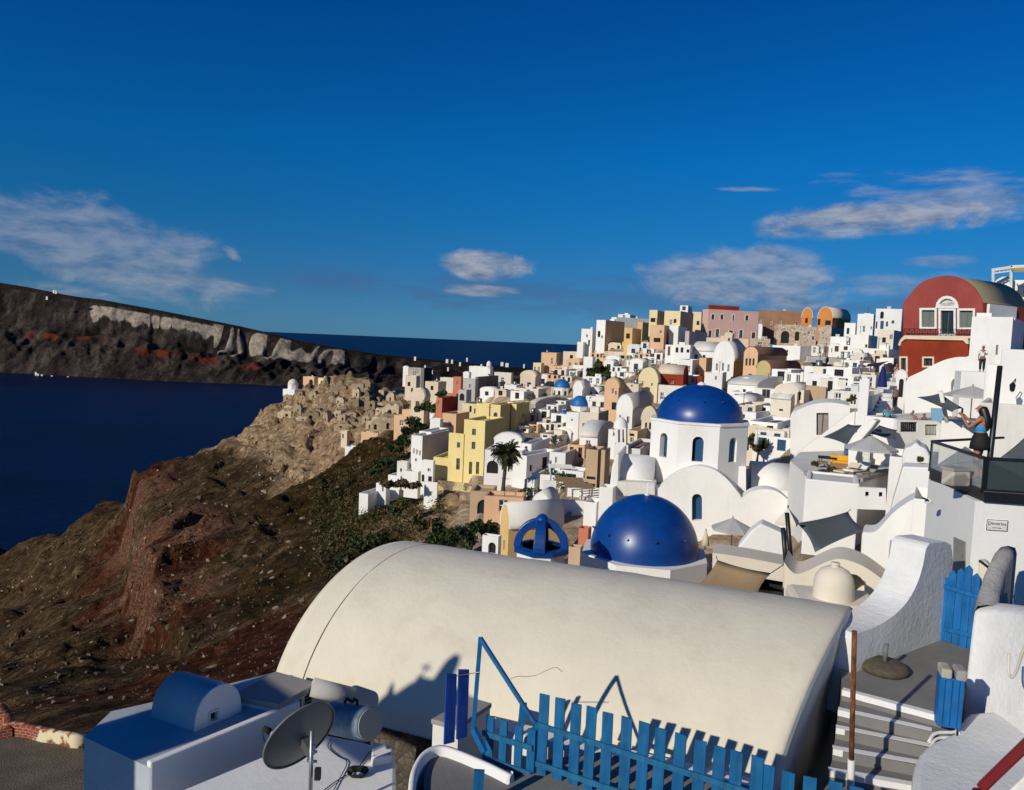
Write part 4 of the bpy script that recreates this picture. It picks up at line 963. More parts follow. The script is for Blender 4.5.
D1 = 54; c1 = P(699.5, 419.5, D1); ch = thing('domed_church', 'large white church with the higher cobalt blue dome on an eight sided drum', 'church', tuple(P(699, 540, D1)))
camdir = math.atan2(-c1.y, -c1.x)
r1 = 50*D1/FPX
octo(ch, c1, r1, P(699, 480, D1).z, c1.z+.02, camdir-R(22.5)-R(45), M['white'], (0, 1, 2, 3, 4, 5, 6, 7), .72, P(699, 461.5, D1-3).z, P(699, 436.5, D1-3).z)
mb = MB(); mb.lathe(c1, [(r1*.9, .05), (r1*1.025, .05), (r1*1.025, -.1), (r1*.99, -.14)], M['white'], n=8, smooth=False, a0=camdir-R(22.5)); mb.build('cornice', ch)
bigdome(ch, c1+V((0, 0, .03)), 42.5*D1/FPX, 2.42, [(math.degrees(camdir)+a, 34) for a in (-75, -35, 5, 35, 70)], 1)
mb = MB(); mb.lathe((c1.x, c1.y, c1.z+2.4), [(.32, 0), (.26, .12), (.1, .22), (.005, .26)], M['white'], 12); mb.build('finial', ch)
plA = plane_of(698, 500, 50, 14)
arc = smooth_pts([(659, 488), (668, 478.5), (680, 470.5), (698, 466), (714, 469.5), (727, 479), (737, 491), (742, 498)])
arc2 = smooth_pts([(742, 498), (752, 491.5), (766, 489), (780, 493), (793, 505)])
win = archpts(697, 494, 10, 520.5)
outl = [(612, 560), (612, 493), (640, 491.5)]+arc+arc2[1:]+[(794, 560)]
mb = MB(); prism(mb, outl, plA, 1.35, M['white'], [win]); mb.build('facade', ch, bevel=.05)
pane_in(ch, win, plA, .45, 'bframe', 'window')
mb = MB(); prism(mb, [(642, 560), (642, 494)]+[(x, y+7) for x, y in arc]+[(742, 560)], (plA[0]-plA[1]*1.36, plA[1]), 3.2, M['white']); mb.build('nave', ch)
mb = MB(); prism(mb, [(742, 560)]+[(x, y+6) for x, y in arc2]+[(794, 560)], (plA[0]-plA[1]*1.36, plA[1]), 2.6, M['white']); mb.build('side_chapel', ch)
plB = plane_of(698, 480, 53, 14)
mb = MB(); prism(mb, [(653.5, 560), (653.5, 464), (746, 466.5), (746, 560)], (plB[0]+plB[1]*.8, plB[1]), 5, M['white']); mb.build('crossing', ch)
def barrel(root, name, xa, xb, ytop, ybase, D, yaw, depth, mat, rise=None, down=4):
    o, n = plane_of((xa+xb)/2, ybase, D, yaw); a = Pplane(xa, ybase, o, n); b = Pplane(xb, ybase+(xb-xa)*.042, o, n); u = (b-a); u.z = 0; a.z = b.z = (a.z+b.z)/2
    zt = P((xa+xb)/2, ytop, D+depth*.35).z; r = zt-a.z; N = 12; mb = MB(); rows = []
    for e in (a, b):
        rows.append([e-n*(depth/2*(1-math.cos(math.pi*k/N)))+V((0, 0, r*math.sin(math.pi*k/N))) for k in range(N+1)])
    mb.grid(rows, mat, True)
    dn = V((0, 0, -down))
    for rr in rows: mb.face(rr+[rr[-1]+dn, rr[0]+dn], mat)
    mb.face([a, b, b+dn, a+dn], mat); mb.face([a-n*depth, b-n*depth, b-n*depth+dn, a-n*depth+dn], mat)
    return mb.build(name, root)
barrel(ch, 'transept', 614, 653, 456, 478, 51.5, 14, 4.6, M['white'])
mb = MB(); prism(mb, [(609, 500), (610, 482), (612, 466), (616, 455), (619, 454), (618, 500)], plane_of(614, 480, 51, 14), 5, M['white']); mb.build('end_wall', ch, bevel=.1)
barrel(ch, 'transept', 751, 796, 464, 489, 52.5, 14, 4.6, M['white'])
mb = MB(); prism(mb, [(612, 496), (612, 481), (655, 483), (655, 496)], plane_of(640, 490, 50.6, 14), 1.5, M['white2']); mb.build('ledge', ch, bevel=.05)
# bell tower left of the drum
bt = T('slim white bell tower with two tall slots left of the large domed church', 'bell tower', 621, 470, 78, 'bell_tower')
pl = plane_of(621, 440, 78, 14)
mb = MB(); prism(mb, [(614, 480), (614, 444), (616, 444), (616, 428), (626, 428), (626, 445), (628, 445), (628, 480)], pl, 1.5, M['white'], [rect(619, 436, 2, 13), rect(623.3, 436, 2, 13)]); mb.build('tower', bt)
mb = MB(); q = P(621, 428, 78.5); mb.lathe((q.x, q.y+.3, q.z), [(.75, 0), (.7, .5), (.35, .95), (.02, 1.1)], M['white'], 12); mb.build('cupola', bt)
# ---------------------------------------------------------------- lower dome
D2 = 38; c2 = P(644, 551, D2); ch2 = thing('domed_chapel', 'nearer cobalt blue dome with white cross on a low eight sided drum', 'chapel', tuple(P(644, 600, D2)))
cd2 = math.atan2(-c2.y, -c2.x)
r2 = 66*D2/FPX
octo(ch2, c2, r2, c2.z-3.2, c2.z, cd2-R(22.5)+R(45), M['white'], (), .5, 0, 0)
bigdome(ch2, c2+V((0, 0, .01)), 54.5*D2/FPX, 2.82, [(math.degrees(cd2)+a, 22) for a in (-80, -42, -18, 12, 48)], 2)
add_cross(ch2, c2+V((0, 0, 2.8)), .3, yaw=R(-10))
# blue ribbed belfry
D3 = 34; c3 = P(541, 550, D3); bf = thing('bell_cupola', 'open bell cupola of thick cobalt blue curved ribs behind the cream vault', 'bell tower', tuple(P(541, 580, D3)))
mb = MB(); mb.lathe(c3, [(.02, .0), (1.3, .0), (1.3, .16), (1.12, .2), (.9, .2)], BLUE, 8, smooth=False, a0=R(22)); mb.build('rim', bf)
topz = P(541, 522, D3).z-c3.z
cd3 = math.atan2(-c3.y, -c3.x)
for k in range(4):
    a = cd3 + R(-4) + k*math.pi/2; mb = MB(); rows = []
    for j in range(11):
        t = math.pi/2*j/10; cr = 1.0*math.cos(t)+.05; cz = .18+(topz-.18)*math.sin(t)
        nx, nz = math.cos(t), math.sin(t); wd = .27-.10*j/10; th = .17
        d = V((math.cos(a), math.sin(a), 0)); s = V((-d.y, d.x, 0)); z = V((0, 0, 1)); c = c3+d*cr+z*cz; out = d*nx+z*nz
        rows.append([c+out*th+s*wd, c+out*th-s*wd, c-out*th-s*wd, c-out*th+s*wd])
    mb.grid(rows, BLUE, False, closed=True); mb.build('rib', bf, bevel=.03)
mb = MB(); mb.lathe((c3.x, c3.y, c3.z+topz-.25), [(.34, 0), (.36, .2), (.3, .42), (.16, .58), (.01, .64)], BLUE, 16); mb.build('cap', bf)
octo(bf, c3, 1.14, c3.z-2.2, c3.z, cd3-R(22.5)+R(45), M['white'], (0, 2, 4, 6), .5, c3.z-1.5, c3.z-.45)
# ---------------------------------------------------------------- red mansion
DR = 86; rm = T('tall deep red mansion with arched gable, white framed shutters and long balcony', 'mansion', 940, 380, DR, 'mansion')
plR = plane_of(944, 330, DR, 58)
# camera-facing gable
ga = smooth_pts([(903.5, 302), (908, 297), (914, 289), (924, 281), (936, 277), (947, 275.8), (958, 277.5), (969, 283), (977, 291), (983, 303)], 3)
up = [(903, 336)]+ga+[(984, 338)]
hol = [rect(928, 318.5, 13, 17), rect(947, 322, 13, 23), rect(966, 319, 13.5, 17), archpts(947, 298.5, 17, 306)]
mb = MB(); prism(mb, up, plR, .5, M['red'], hol, hmat=M['wframe']); mb.build('facade', rm)
for k, h_ in enumerate(hol):
    pane_in(rm, h_, plR, .3, ['gframe', 'glass', 'gframe', 'white2'][k], ['shutter', 'door', 'shutter', 'lunette'][k], frame=['gframe', 'gframe', 'gframe', 'wframe'][k])
    mb = MB(); o, n = plR; f = 1.28 if k < 3 else 1.3
    cx = sum(p[0] for p in h_)/len(h_); cy = sum(p[1] for p in h_)/len(h_)
    if k == 3: q = archpts(947, 295.7, 23, 308)
    else: w_, h2 = (13 if k < 2 else 13.5)+4.2, (17 if k != 1 else 23)+4.2; q = rect(cx, cy, w_, h2)
    prism(mb, q, (o+n*.07, n), .1, M['wframe'], [h_]); mb.build('surround', rm)
# barrel roof going back right, body
o, n = plR; bk = 9.5
mb = MB(); rows = [[Pplane(x, y, o, n)-n*.1+V((0, 0, .02)) for x, y in ga], [Pplane(x, y, o, n)-n*bk+V((0, 0, .02)) for x, y in ga]]
mb.grid(rows, M['tanroof'], True)
mb.face(rows[1], M['red']); mb.build('roof', rm)
a_ = Pplane(984, 338, o, n); b_ = Pplane(983.2, 302.5, o, n); e_ = Pplane(903, 336, o, n); g_ = Pplane(903.4, 302.5, o, n)
dn = V((0, 0, -5)); mb = MB(); mb.face([b_, b_-n*bk, V((b_.x, b_.y, a_.z))-n*bk+dn, V((b_.x, b_.y, a_.z))+dn], M['red']); mb.face([g_, g_-n*bk, V((g_.x, g_.y, e_.z))-n*bk+dn, V((g_.x, g_.y, e_.z))+dn], M['red']); mb.build('wall', rm)
side = b_-n*2.2; s2 = b_-n*(bk-2.2); wv = -n; rt = V((-n.y, n.x, 0)); rt = rt if rt.x > 0 else -rt
mb = MB()
for i in range(7): 
    if i in (3,): continue
mb.hexa([b_-n*.8+rt*.02+V((0, 0, -1.9)), b_-n*(bk-3)+rt*.02+V((0, 0, -1.9)), b_-n*(bk-3)+rt*.3+V((0, 0, -1.9)), b_-n*.8+rt*.3+V((0, 0, -1.9)), b_-n*.8+rt*.02+V((0, 0, -.1)), b_-n*(bk-3)+rt*.02+V((0, 0, -.1)), b_-n*(bk-3)+rt*.3+V((0, 0, -.1)), b_-n*.8+rt*.3+V((0, 0, -.1))], M['white']); mb.build('parapet', rm)
# lower storey
plL = (plR[0]+plR[1]*.9, plR[1]); lo = [(898.5, 402), (899, 340), (903, 337), (964, 337.5), (968, 341), (970, 402)]
hl = [rect(903.4, 364.5, 5, 13), rect(928, 362, 8.5, 7.5)]
mb = MB(); prism(mb, lo, plL, 3, M['dred'], hl); mb.build('base_storey', rm)
for h_ in hl:
    pane_in(rm, h_, plL, .35, 'glass', 'window', frame='gframe')
    cx = sum(p[0] for p in h_)/4; cy = sum(p[1] for p in h_)/4
    mb = MB(); prism(mb, rect(cx, cy, (h_[1][0]-h_[0][0])+3.4, (h_[0][1]-h_[2][1])+3.4), (plL[0]+plL[1]*.06, plL[1]), .08, M['cream'], [h_]); mb.build('surround', rm)
mb = MB(); prism(mb, smooth_pts([(898, 345), (900, 340), (904, 335.6), (906, 335.4)], 2)+[(985, 336.2), (985, 338.6), (967.5, 338.4), (968.6, 344), (966.6, 344), (963, 340.4), (905, 339), (901.2, 342), (900, 346)], (plL[0]+plL[1]*.25, plL[1]), 1.6, M['cream']); mb.build('balcony_slab', rm)
mb = MB(); o, n = (plL[0]+plL[1]*.15, plL[1]); X = [(904+i*5.25) for i in range(16)]
for i, x in enumerate(X):
    a, b = Pplane(x, 335.6+(x-904)*.008, o, n), Pplane(x, 328.6+(x-904)*.01, o, n); mb.bar(a, b, .05, .05, M['dmetal'])
    if i < 15:
        c, d = Pplane(X[i+1], 335.7+(x-904)*.008, o, n), Pplane(X[i+1], 328.7+(x-904)*.01, o, n)
        mb.bar(b, d, .05, .05, M['dmetal']); mb.bar(a, d, .03, .03, M['dmetal']); mb.bar(b, c, .03, .03, M['dmetal']); mb.bar((a+c)/2, (b+d)/2, .02, .02, M['dmetal'])
mb.build('railing', rm)
# white buildings right of the mansion
h = H('white house with two narrow windows right of the red mansion', 969, 1010, 1016, 317, 392, 'white', D=74, th=34, w2=6, wins='Lw997,350,3.2,10 Lw1011,350,3,12')
H('white terrace building at the right edge behind the red mansion', 1008, 1040, 1044, 297, 330, 'cream2', D=96, th=0, w2=8)
H('small white barrel roof beside the rooftop pergola', 992, 1016, 1018, 290, 302, 'white', D=99, th=10, roof='vaultL', rise=1.6)
H('small rooftop room under the pergola with dark opening', 1008, 1024, 1028, 280, 300, 'white', D=101, th=0, wins='Lo1014,286,8,5', w2=4)
pg = T('white rooftop pergola with slatted beam at the upper right edge', 'pergola', 1008, 290, 98, 'pergola')
mb = MB(); pp = lambda x, y, D=98: P(x, y, D)
for x, y0, y1 in ((993, 269.5, 288), (1011, 267, 285), (1027, 267, 290)): mb.bar(pp(x, y1), pp(x, y0), .22, .22, M['white'])
mb.build('post', pg)
mb = MB(); mb.bar(pp(992, 270), pp(1012, 267), .2, .35, M['white']); mb.bar(pp(992, 273.5), pp(1012, 270.8), .12, .15, M['white']); mb.bar(pp(1010, 267), pp(1034, 266), .2, .4, M['white'])
for i in range(5): mb.bar(pp(994+i*4, 269.5-i*.6, 98.1), pp(996+i*4, 273-i*.6, 98.1), .12, .12, M['white'])
mb.build('beam', pg)
mb = MB(); mb.face([pp(1010, 268, 98), pp(1034, 266, 98), pp(1034, 272, 95), pp(1014, 272, 95)], M['olive']); mb.build('canopy', pg)
H('white terrace step building between mansion roof and pergola', 1002, 1014, 1024, 318, 345, 'white', D=78, th=20)
# sloping white stair wall right of the stairs
sw = T('broad white sloping stair wall with rounded niche below the red mansion', 'wall', 950, 430, 54, 'stair_wall')
pl = plane_of(940, 400, 54, 31)
mb = MB(); prism(mb, [(904, 450), (904.5, 384), (908, 378)]+smooth_pts([(910, 376.5), (922, 371), (934, 364.5), (946, 359.5), (958, 357), (966, 357)], 3)+[(974, 354), (983, 355), (988, 372), (1024, 392), (1024, 450)], pl, .9, M['white'], [archpts(957, 378, 12, 392)]); mb.build('wall', sw, bevel=.12)
pane_in(sw, archpts(957, 378, 12, 392), pl, .6, 'white', 'niche')
H('white arched door wall at the foot of the red mansion', 895, 905, 907, 378, 404, 'white', D=57, roof='vaultL', rise=.5, th=20, wins='Lo901,388,6,18a', w2=1.5)
H('white block wall between sloping wall and glass terrace', 984, 1030, 1034, 366, 405, 'white', D=36, th=34, w2=6, wins=' ')
H('white lower wall block with brass lantern behind the woman', 1000, 1034, 1038, 350, 392, 'white', D=33, th=34, w2=5, wins=' ')
H('pale house wall behind the glass terrace and black post', 978, 1036, 1040, 406, 450, 'white2', D=30, th=34, w2=5, wins=' ')
# stair flight
st = T('steep white stair flight between dark walls left of the red mansion', 'stairs', 884, 420, 49, 'stair_flight')
mb = MB(); N = 13
for i in range(N):
    t = i/(N-1); x0 = 873+t*19; x1 = 890+t*7; D = 49+t*13; y = 421-t*47
    a, b = P(x0, y, D), P(x1, y, D); z = a.z; a2, b2 = P(x0, y, D), P(x1, y, D)
    b.z = a.z
    q = [V((a.x, a.y, z-1.2)), V((b.x, b.y, z-1.2)), V((b.x+.3, b.y+2.2, z-1.2)), V((a.x+.3, a.y+2.2, z-1.2))]
    mb.hexa(q+[V((p.x, p.y, z)) for p in q], M['white'])
mb.build('steps', st)
H('dark shadowed wall left of the white stair flight', 860, 872, 884, 396, 424, 'white', D=52, th=30, w2=9, wins=' ')
H('white pillar wall with planter left of the stair flight', 858, 868, 872, 380, 428, 'white', D=50, th=20, w2=3, wins=' ')
# big hump house
hh = T('white humped house wall with tall grey door beneath the sloping parapet', 'house', 820, 470, 62, 'house')
pl = plane_of(820, 430, 62, 22); dr = rect(822.5, 424, 12, 22)
mb = MB(); prism(mb, [(790, 500), (790.5, 416)]+smooth_pts([(792, 412.5), (800, 409), (812, 404.5), (828, 402.5), (842, 404), (850, 406)], 3)+[(851, 500)], pl, 6, M['white'], [dr]); mb.build('wall', hh, bevel=.1)
pane_in(hh, dr, pl, .3, 'gyframe', 'door', frame='brframe')
pw = T('diagonal white parapet running down left of the grey sail shade', 'wall', 820, 440, 56, 'long_parapet')
mb = MB(); prism(mb, [(793, 470), (794, 456)]+smooth_pts([(812, 442), (832, 427), (846, 416), (853, 412)], 3)+[(858, 412), (859, 470)], plane_of(825, 440, 56, 23), .5, M['white']); mb.build('wall', pw, bevel=.08)
cn = T('small white chimney cube with vent on the diagonal parapet', 'chimney', 858, 424, 54, 'chimney')
mb = MB(); prism(mb, [(855, 426), (856, 411), (860, 409), (864, 411), (865, 426)], plane_of(860, 418, 54, 18), .8, M['white'], [rect(860, 415, 2, 2)]); mb.build('stack', cn, bevel=.06)
# terrace with yellow sofa
tr = T('white curved restaurant terrace with sofa and loungers', 'terrace', 845, 480, 42, 'terrace')
mb = MB(); zt_ = P(845, 470, 44).z
q = [Pz(x, y, zt_) for x, y in ((790, 461), (806, 474), (835, 479), (858, 481), (890, 472), (892, 455), (860, 450), (800, 452))]
for a, b in zip(q, q[1:]+q[:1]): mb.face([a, b, b+V((0, 0, -4)), a+V((0, 0, -4))], M['white'])
mb.face(q, M['white2']); mb.build('deck', tr)
mb = MB(); lip = q[1:5]
for a, b in zip(lip, lip[1:]): mb.bar(a+V((0, 0, .08)), b+V((0, 0, .08)), .5, .2, M['conc'])
mb.build('kerb', tr)
H('white service wall with two square vents below the terrace', 804, 858, 889, 484, 535, 'white', D=36, th=22, w2=3, par=.1, wins=' ')
v = T('whitewashed panel with two small square vents', 'wall vent', 874, 500, 32, 'wall_vent')
mb = MB(); prism(mb, [(857, 509), (857, 487), (886, 488.5), (886, 510)], plane_of(872, 498, 33.5, 24), .2, M['white'], [rect(867, 494, 3.4, 4.6), rect(880.6, 494.5, 3.4, 4.6)]); mb.build('panel', v)
mb = MB(); prism(mb, [(857, 509), (857, 487), (886, 488.5), (886, 510)], plane_of(872, 498, 33.72, 24), .1, M['dark']); mb.build('duct', v)
ys = simple('mustard_cushion', (.75, .38, .02), .8); 
sf = T('mustard yellow cushioned sofa on the restaurant terrace', 'sofa', 840, 468, 44, 'sofa')
b0 = P(840, 468, 44); mb = MB(); mb.box(b0+V((0, 0, .15)), (1.0, .6, .3), M['brown'], yaw=R(-15)); mb.build('base', sf, bevel=.02)
mb = MB(); mb.box(b0+V((0, .2, .48)), (.95, .18, .45), ys, yaw=R(-15)); mb.box(b0+V((0, -.05, .36)), (.92, .5, .14), ys, yaw=R(-15)); mb.build('cushion', sf, bevel=.04)
for i, (x, y, lab) in enumerate(((827, 462, 'dark cushioned bench left of the mustard sofa'), (822, 467, 'low brown table at the left end of the terrace bench'))):
    b0 = P(x, y+2, 44.5); r_ = T(lab, 'bench' if i == 0 else 'table', x, y+2, 44.5, 'bench' if i == 0 else 'low_table'); mb = MB(); mb.box(b0+V((0, 0, .38)), (1.0-.4*i, .5, .12), M['dark' if i == 0 else 'wood'], yaw=R(-20)); mb.build('seat' if i == 0 else 'table_top', r_, bevel=.02)
    for sx, sy in ((-1, -1), (1, -1), (1, 1), (-1, 1)): m_ = MB(); m_.box(b0+V((sx*(.4-.2*i), sy*.18, .17)), (.05, .05, .32), M['wood']); m_.build('leg', r_)
for i, (x, y, c, lab) in enumerate(((848, 475, 'white', 'white lounger with black striped towel at the terrace edge'), (838, 476, 'cream', 'cream lounger lying left of the striped towel lounger'), (856, 478, 'conc', 'grey blue lounger at the front corner of the terrace'))):
    b0 = P(x, y, 41.5); r_ = T(lab, 'lounger', x, y, 41.5, 'sun_lounger', 'loungers on the curved terrace'); yw = R(35)
    u = V((math.cos(yw), math.sin(yw), 0)); mb = MB(); mb.bar(b0+V((0, 0, .25)), b0+u*1.2+V((0, 0, .25)), .6, .08, M[c]); mb.build('mattress', r_)
    mb = MB(); mb.bar(b0+u*1.2+V((0, 0, .25)), b0+u*1.65+V((0, 0, .6)), .6, .08, M[c]); mb.build('backrest', r_)
    if i == 0: mb = MB(); mb.bar(b0+u*.5+V((0, 0, .3)), b0+u*.8+V((0, 0, .3)), .62, .03, M['dark']); mb.build('towel_stripe', r_)
    for s in (.1, 1.1): m_ = MB(); m_.box(b0+u*s+V((0, 0, .11)), (.5, .06, .22), M['wood'], yaw=yw+R(90)); m_.build('leg', r_)
# leaning pillar + small stairs
pi_ = T('thick white pillar with slanting buttress on the terrace', 'pillar', 850, 478, 43, 'pier')
mb = MB(); prism(mb, [(847, 481), (848, 446), (852, 436), (872, 419), (877, 421), (872, 428), (858, 444), (857, 481)], plane_of(851, 460, 43, 40), .9, M['white']); mb.build('shaft', pi_, bevel=.08)
sm = T('short white stairs rising behind the thick terrace pillar', 'stairs', 864, 472, 45, 'garden_stairs')
mb = MB()
for i in range(6):
    a = P(858, 474-i*5, 45+i*.35); b = P(871, 474.5-i*5, 45+i*.35); b.z = a.z
    q = [a+V((0, 0, -.35)), b+V((0, 0, -.35)), b+V((0, 2, -.35)), a+V((0, 2, -.35))]; mb.hexa(q+[p+V((0, 0, .35)) for p in q], M['white'])
mb.build('steps', sm)
H('white block behind the short garden stairs', 856, 884, 898, 447, 476, 'white', D=48.5, th=20, w2=3, wins=' ')
H('white terrace wall right of the garden stairs', 888, 908, 918, 458, 500, 'white', D=38, th=24, w2=4, wins=' ')
# railing terrace with people
rt_ = H('white terrace wall under the seated people with two rail panels', 862, 897, 936, 419, 462, 'white', D=46, th=52, w2=9, roof='flat', par=.2, wins=' ')
plq = plane_of(910, 428, 45.5, -10)
bw_ = T('white balustrade wall with two patterned rail panels', 'balustrade', 915, 440, 45.2, 'balustrade')
mb = MB(); prism(mb, [(896, 450), (897, 419.5), (936, 421), (945, 424), (945, 452)], plq, .3, M['white'], [rect(909, 427, 17, 10), rect(931.5, 430, 12.5, 11)]); mb.build('wall', bw_)
for cx, cy, w_, h_ in ((909, 427, 17, 10), (931.5, 430, 12.5, 11)):
    mb = MB(); o, n = plq
    for i in range(9):
        x = cx-w_/2+w_*i/8; mb.bar(Pplane(x, cy+h_/2, o, n)-n*.15, Pplane(x, cy-h_/2, o, n)-n*.15, .06, .06, M['dmetal' if cx < 920 else 'grey'])
    for y in (-.4, .4): mb.bar(Pplane(cx-w_/2, cy+h_*y, o, n)-n*.15, Pplane(cx+w_/2, cy+h_*y, o, n)-n*.15, .06, .06, M['dmetal'])
    mb.build('railing', bw_)
H('white parapet block right of the balustrade wall', 940, 985, 989, 424, 450, 'white', D=43, th=12, w2=2, wins=' ')
bp_ = T('pale blue door panel behind the tilted sail post', 'door panel', 937, 420, 46.5, 'blue_panel')
mb = MB(); prism(mb, [(931.5, 423), (931.5, 408), (943, 408.5), (943, 423.5)], plane_of(937, 415, 47, 10), .1, simple('pale_blue_paint', (.22, .42, .58), .6)); mb.build('panel', bp_)
# mid white structures
lc = T('small white gabled chimney house with a dry bush niche', 'chimney', 915, 466, 27, 'chimney')
pl = plane_of(915, 455, 27, 28)
mb = MB(); prism(mb, [(902, 500), (902, 455), (905, 448), (911, 446.5), (916, 442), (921, 446.5), (927, 449), (930, 456), (930, 500)], pl, 1.6, M['white']); mb.build('stack', lc, bevel=.08)
sl2 = T('smooth white sloping wall below the small gabled chimney', 'wall', 905, 500, 25, 'sloping_wall')
mb = MB(); prism(mb, [(884, 540), (893, 500), (903, 466.5), (931, 467.5), (931, 540)], plane_of(910, 490, 25.5, 27), 1.2, M['white']); mb.build('wall', sl2, bevel=.06)
aw = T('thick white curved arch wall sweeping up towards the glass terrace', 'wall', 900, 540, 21, 'arched_wall')
mb = MB(); prism(mb, [(857, 620), (862, 534)]+smooth_pts([(864, 532), (870, 532.5), (876, 531), (884, 523), (892, 514), (902, 506), (914, 499), (928, 496)], 3)+[(930, 620)], plane_of(895, 530, 21, 27), 1.1, M['white']); mb.build('wall', aw, bevel=.08)
H('white wall strip with spotlight beside the terrace building', 911, 927, 930, 500, 560, 'white', D=18.6, th=8, w2=2, wins=' ')
# sail shades etc
def sail(label, px, D, mat, sag=.12, n=8, name='shade_sail', ropes=(), cat='sail shade', group=None):
    ps = [P(x, y, d) for (x, y), d in zip(px, D)]
    if len(ps) == 3: ps.append(ps[2].copy())
    root = thing(name, label, cat, tuple(min(ps, key=lambda p: p.z)), group); mb = MB(); rows = []
    ce = sum(ps, V((0, 0, 0)))/4; size = (ps[0]-ps[2]).length
    for i in range(n+1):
        row = []
        for j in range(n+1):
            s, t = i/n, j/n; p = ps[0]*(1-s)*(1-t)+ps[1]*s*(1-t)+ps[2]*s*t+ps[3]*(1-s)*t
            pinch = (4*s*(1-s)*abs(2*t-1)**2+4*t*(1-t)*abs(2*s-1)**2)*.10
            p = p+(ce-p)*pinch; p.z -= sag*size*.5*(4*s*(1-s)*4*t*(1-t)); row.append(p)
        rows.append(row)
    mb.grid(rows, mat, True)
    o = mb.build('cloth', root); so_ = o.modifiers.new('solid', 'SOLIDIFY'); so_.thickness = .01
    for a, b in ropes:
        r_ = MB(); r_.tube([P(*a), P(*b)], .012, M['dmetal'], 6); r_.build('rope', root)
    return root
gsail = simple('charcoal_sail_cloth', (.10, .115, .12), .85, var=.06); tsail = simple('tan_sail_cloth', (.36, .25, .13), .9, var=.05)
lgsail = simple('pale_grey_cloth', (.42, .42, .40), .9, var=.05); wcloth = simple('white_canvas', (.75, .73, .68), .9, var=.04)
sail('tan square shade cloth stretched behind the cream vault', [(717.5, 560), (771, 573), (756, 600), (690, 592)], [23, 22, 20, 21.5], tsail, ropes=[((717.5, 560, 23), (716, 556, 23.3)), ((771, 573, 22), (784, 564.5, 21.3))])
sail('charcoal sail shade hanging over the arched cream wall', [(797, 523), (848, 511.5), (866, 530), (815, 552)], [25, 27, 24, 23], gsail, sag=.1, ropes=[((848, 511.5, 27), (851, 509, 28))])
sail('charcoal sail shade left of the thick terrace pillar', [(823, 437), (848, 424), (862, 425), (847, 445)], [46, 50, 49, 44], gsail)
sail('charcoal sail shade between the pillar and the stair terrace', [(868, 433), (879, 425), (897, 430), (896, 441)], [43, 46, 45, 42], gsail)
sail('charcoal sail shade stretched beside the seated diners', [(917, 397), (940, 393), (963, 408), (952, 412)], [44, 46, 42, 42], gsail)
sail('dark charcoal awning at the right edge beside the black post', [(1001, 457), (1030, 432), (1034, 458), (1020, 460)], [15.5, 16, 15, 15], gsail, sag=.03)
sail('white canopy above the folded parasol', [(747, 429), (752, 420.5), (770, 420.5), (768, 430)], [72, 76, 76, 72], wcloth, sag=.05, name='canopy', cat='canopy')
sail('left beige awning over the restaurant balcony', [(804, 362), (806, 355.5), (828, 356), (826, 363)], [92, 96, 96, 92], M['cream2'], sag=.02, name='awning', cat='awning')
sail('right beige awning over the restaurant balcony', [(827, 364), (829, 357), (847, 358), (845, 365)], [92, 96, 96, 92], M['cream2'], sag=.02, name='awning', cat='awning')
sail('black shade cloth above the blue robe by the stairs', [(864, 367), (868, 364), (889, 361), (880, 366)], [60, 64, 62, 59], M['dark'], sag=.03)
H('white restaurant balcony wall under the beige awnings', 804, 846, 849, 368, 376, 'white', D=90, th=10, w2=4, wins=' ')
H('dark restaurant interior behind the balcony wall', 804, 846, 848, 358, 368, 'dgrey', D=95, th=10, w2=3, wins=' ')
def umbrella(label, px, yap, wpx, yrim, D, mat, pole_to, tilt=0, n=8, closed=False, name='parasol'):
    a = P(px, yap, D); r = wpx/2*D/FPX; zr = P(px, yrim, D).z-a.z; pb = P(px, pole_to, D).z
    root = thing(name, label, 'parasol', (a.x, a.y, pb)); mb = MB()
    if closed: mb.lathe(a, [(.02, .02), (r*.5, zr*.3), (r, zr), (r*.6, zr*1.03)], mat, 10)
    else:
        ap = a+V((0, 0, .02)); rim = [a+V((r*math.cos(2*math.pi*k/n+.3), r*math.sin(2*math.pi*k/n+.3), zr)) for k in range(n)]
        for k in range(n): mb.face([ap, rim[k], rim[(k+1) % n]], mat); mb.face([rim[k], rim[(k+1) % n], rim[(k+1) % n]-V((0, 0, .12)), rim[k]-V((0, 0, .12))], mat)
    o = mb.build('canopy', root); m2 = o.modifiers.new('s', 'SOLIDIFY'); m2.thickness = .01
    pm_ = MB(); pm_.tube([a+V((0, 0, .1)), V((a.x, a.y, pb))], .03, M['metal'], 6); pm_.build('pole', root)
    return root
umbrella('light grey parasol below the charcoal sails on the terrace', 872, 436, 50, 448, 41, lgsail, 476)
umbrella('light grey parasol behind the woman with raised phone', 973, 386, 50, 395, 40, lgsail, 424)
umbrella('white parasol in front of the large domed church', 733, 518, 42, 528, 40, lgsail, 548)
umbrella('folded white parasol among plants right of the large dome', 757, 429, 5, 444, 64, wcloth, 452, closed=True)
umbrella('folded cream parasol right of the lower blue dome', 706, 531, 9, 545, 37, M['cream'], 550, closed=True)
umbrella('white square parasol beside the pink flowers', 548, 500, 22, 506, 72, wcloth, 514, n=4)
umbrella('white parasol at the palm terrace cafe', 573, 470, 14, 474, 82, wcloth, 480, n=4)
umbrella('small beige canopy on two dark poles', 788, 508, 28, 521, 27, M['cream2'], 545, n=4)
pr_ = T('navy robe hanging from the rail beside the stairs', 'robe', 882, 390, 57, 'hanging_robe')
mb = MB(); q = P(882, 387, 57); mb.lathe(q, [(.35, 0), (.3, .5), (.2, 1.1), (.1, 1.5), (.02, 1.55)], simple('navy_cloth', (.008, .012, .12), .8), 10); mb.build('cloth', pr_)
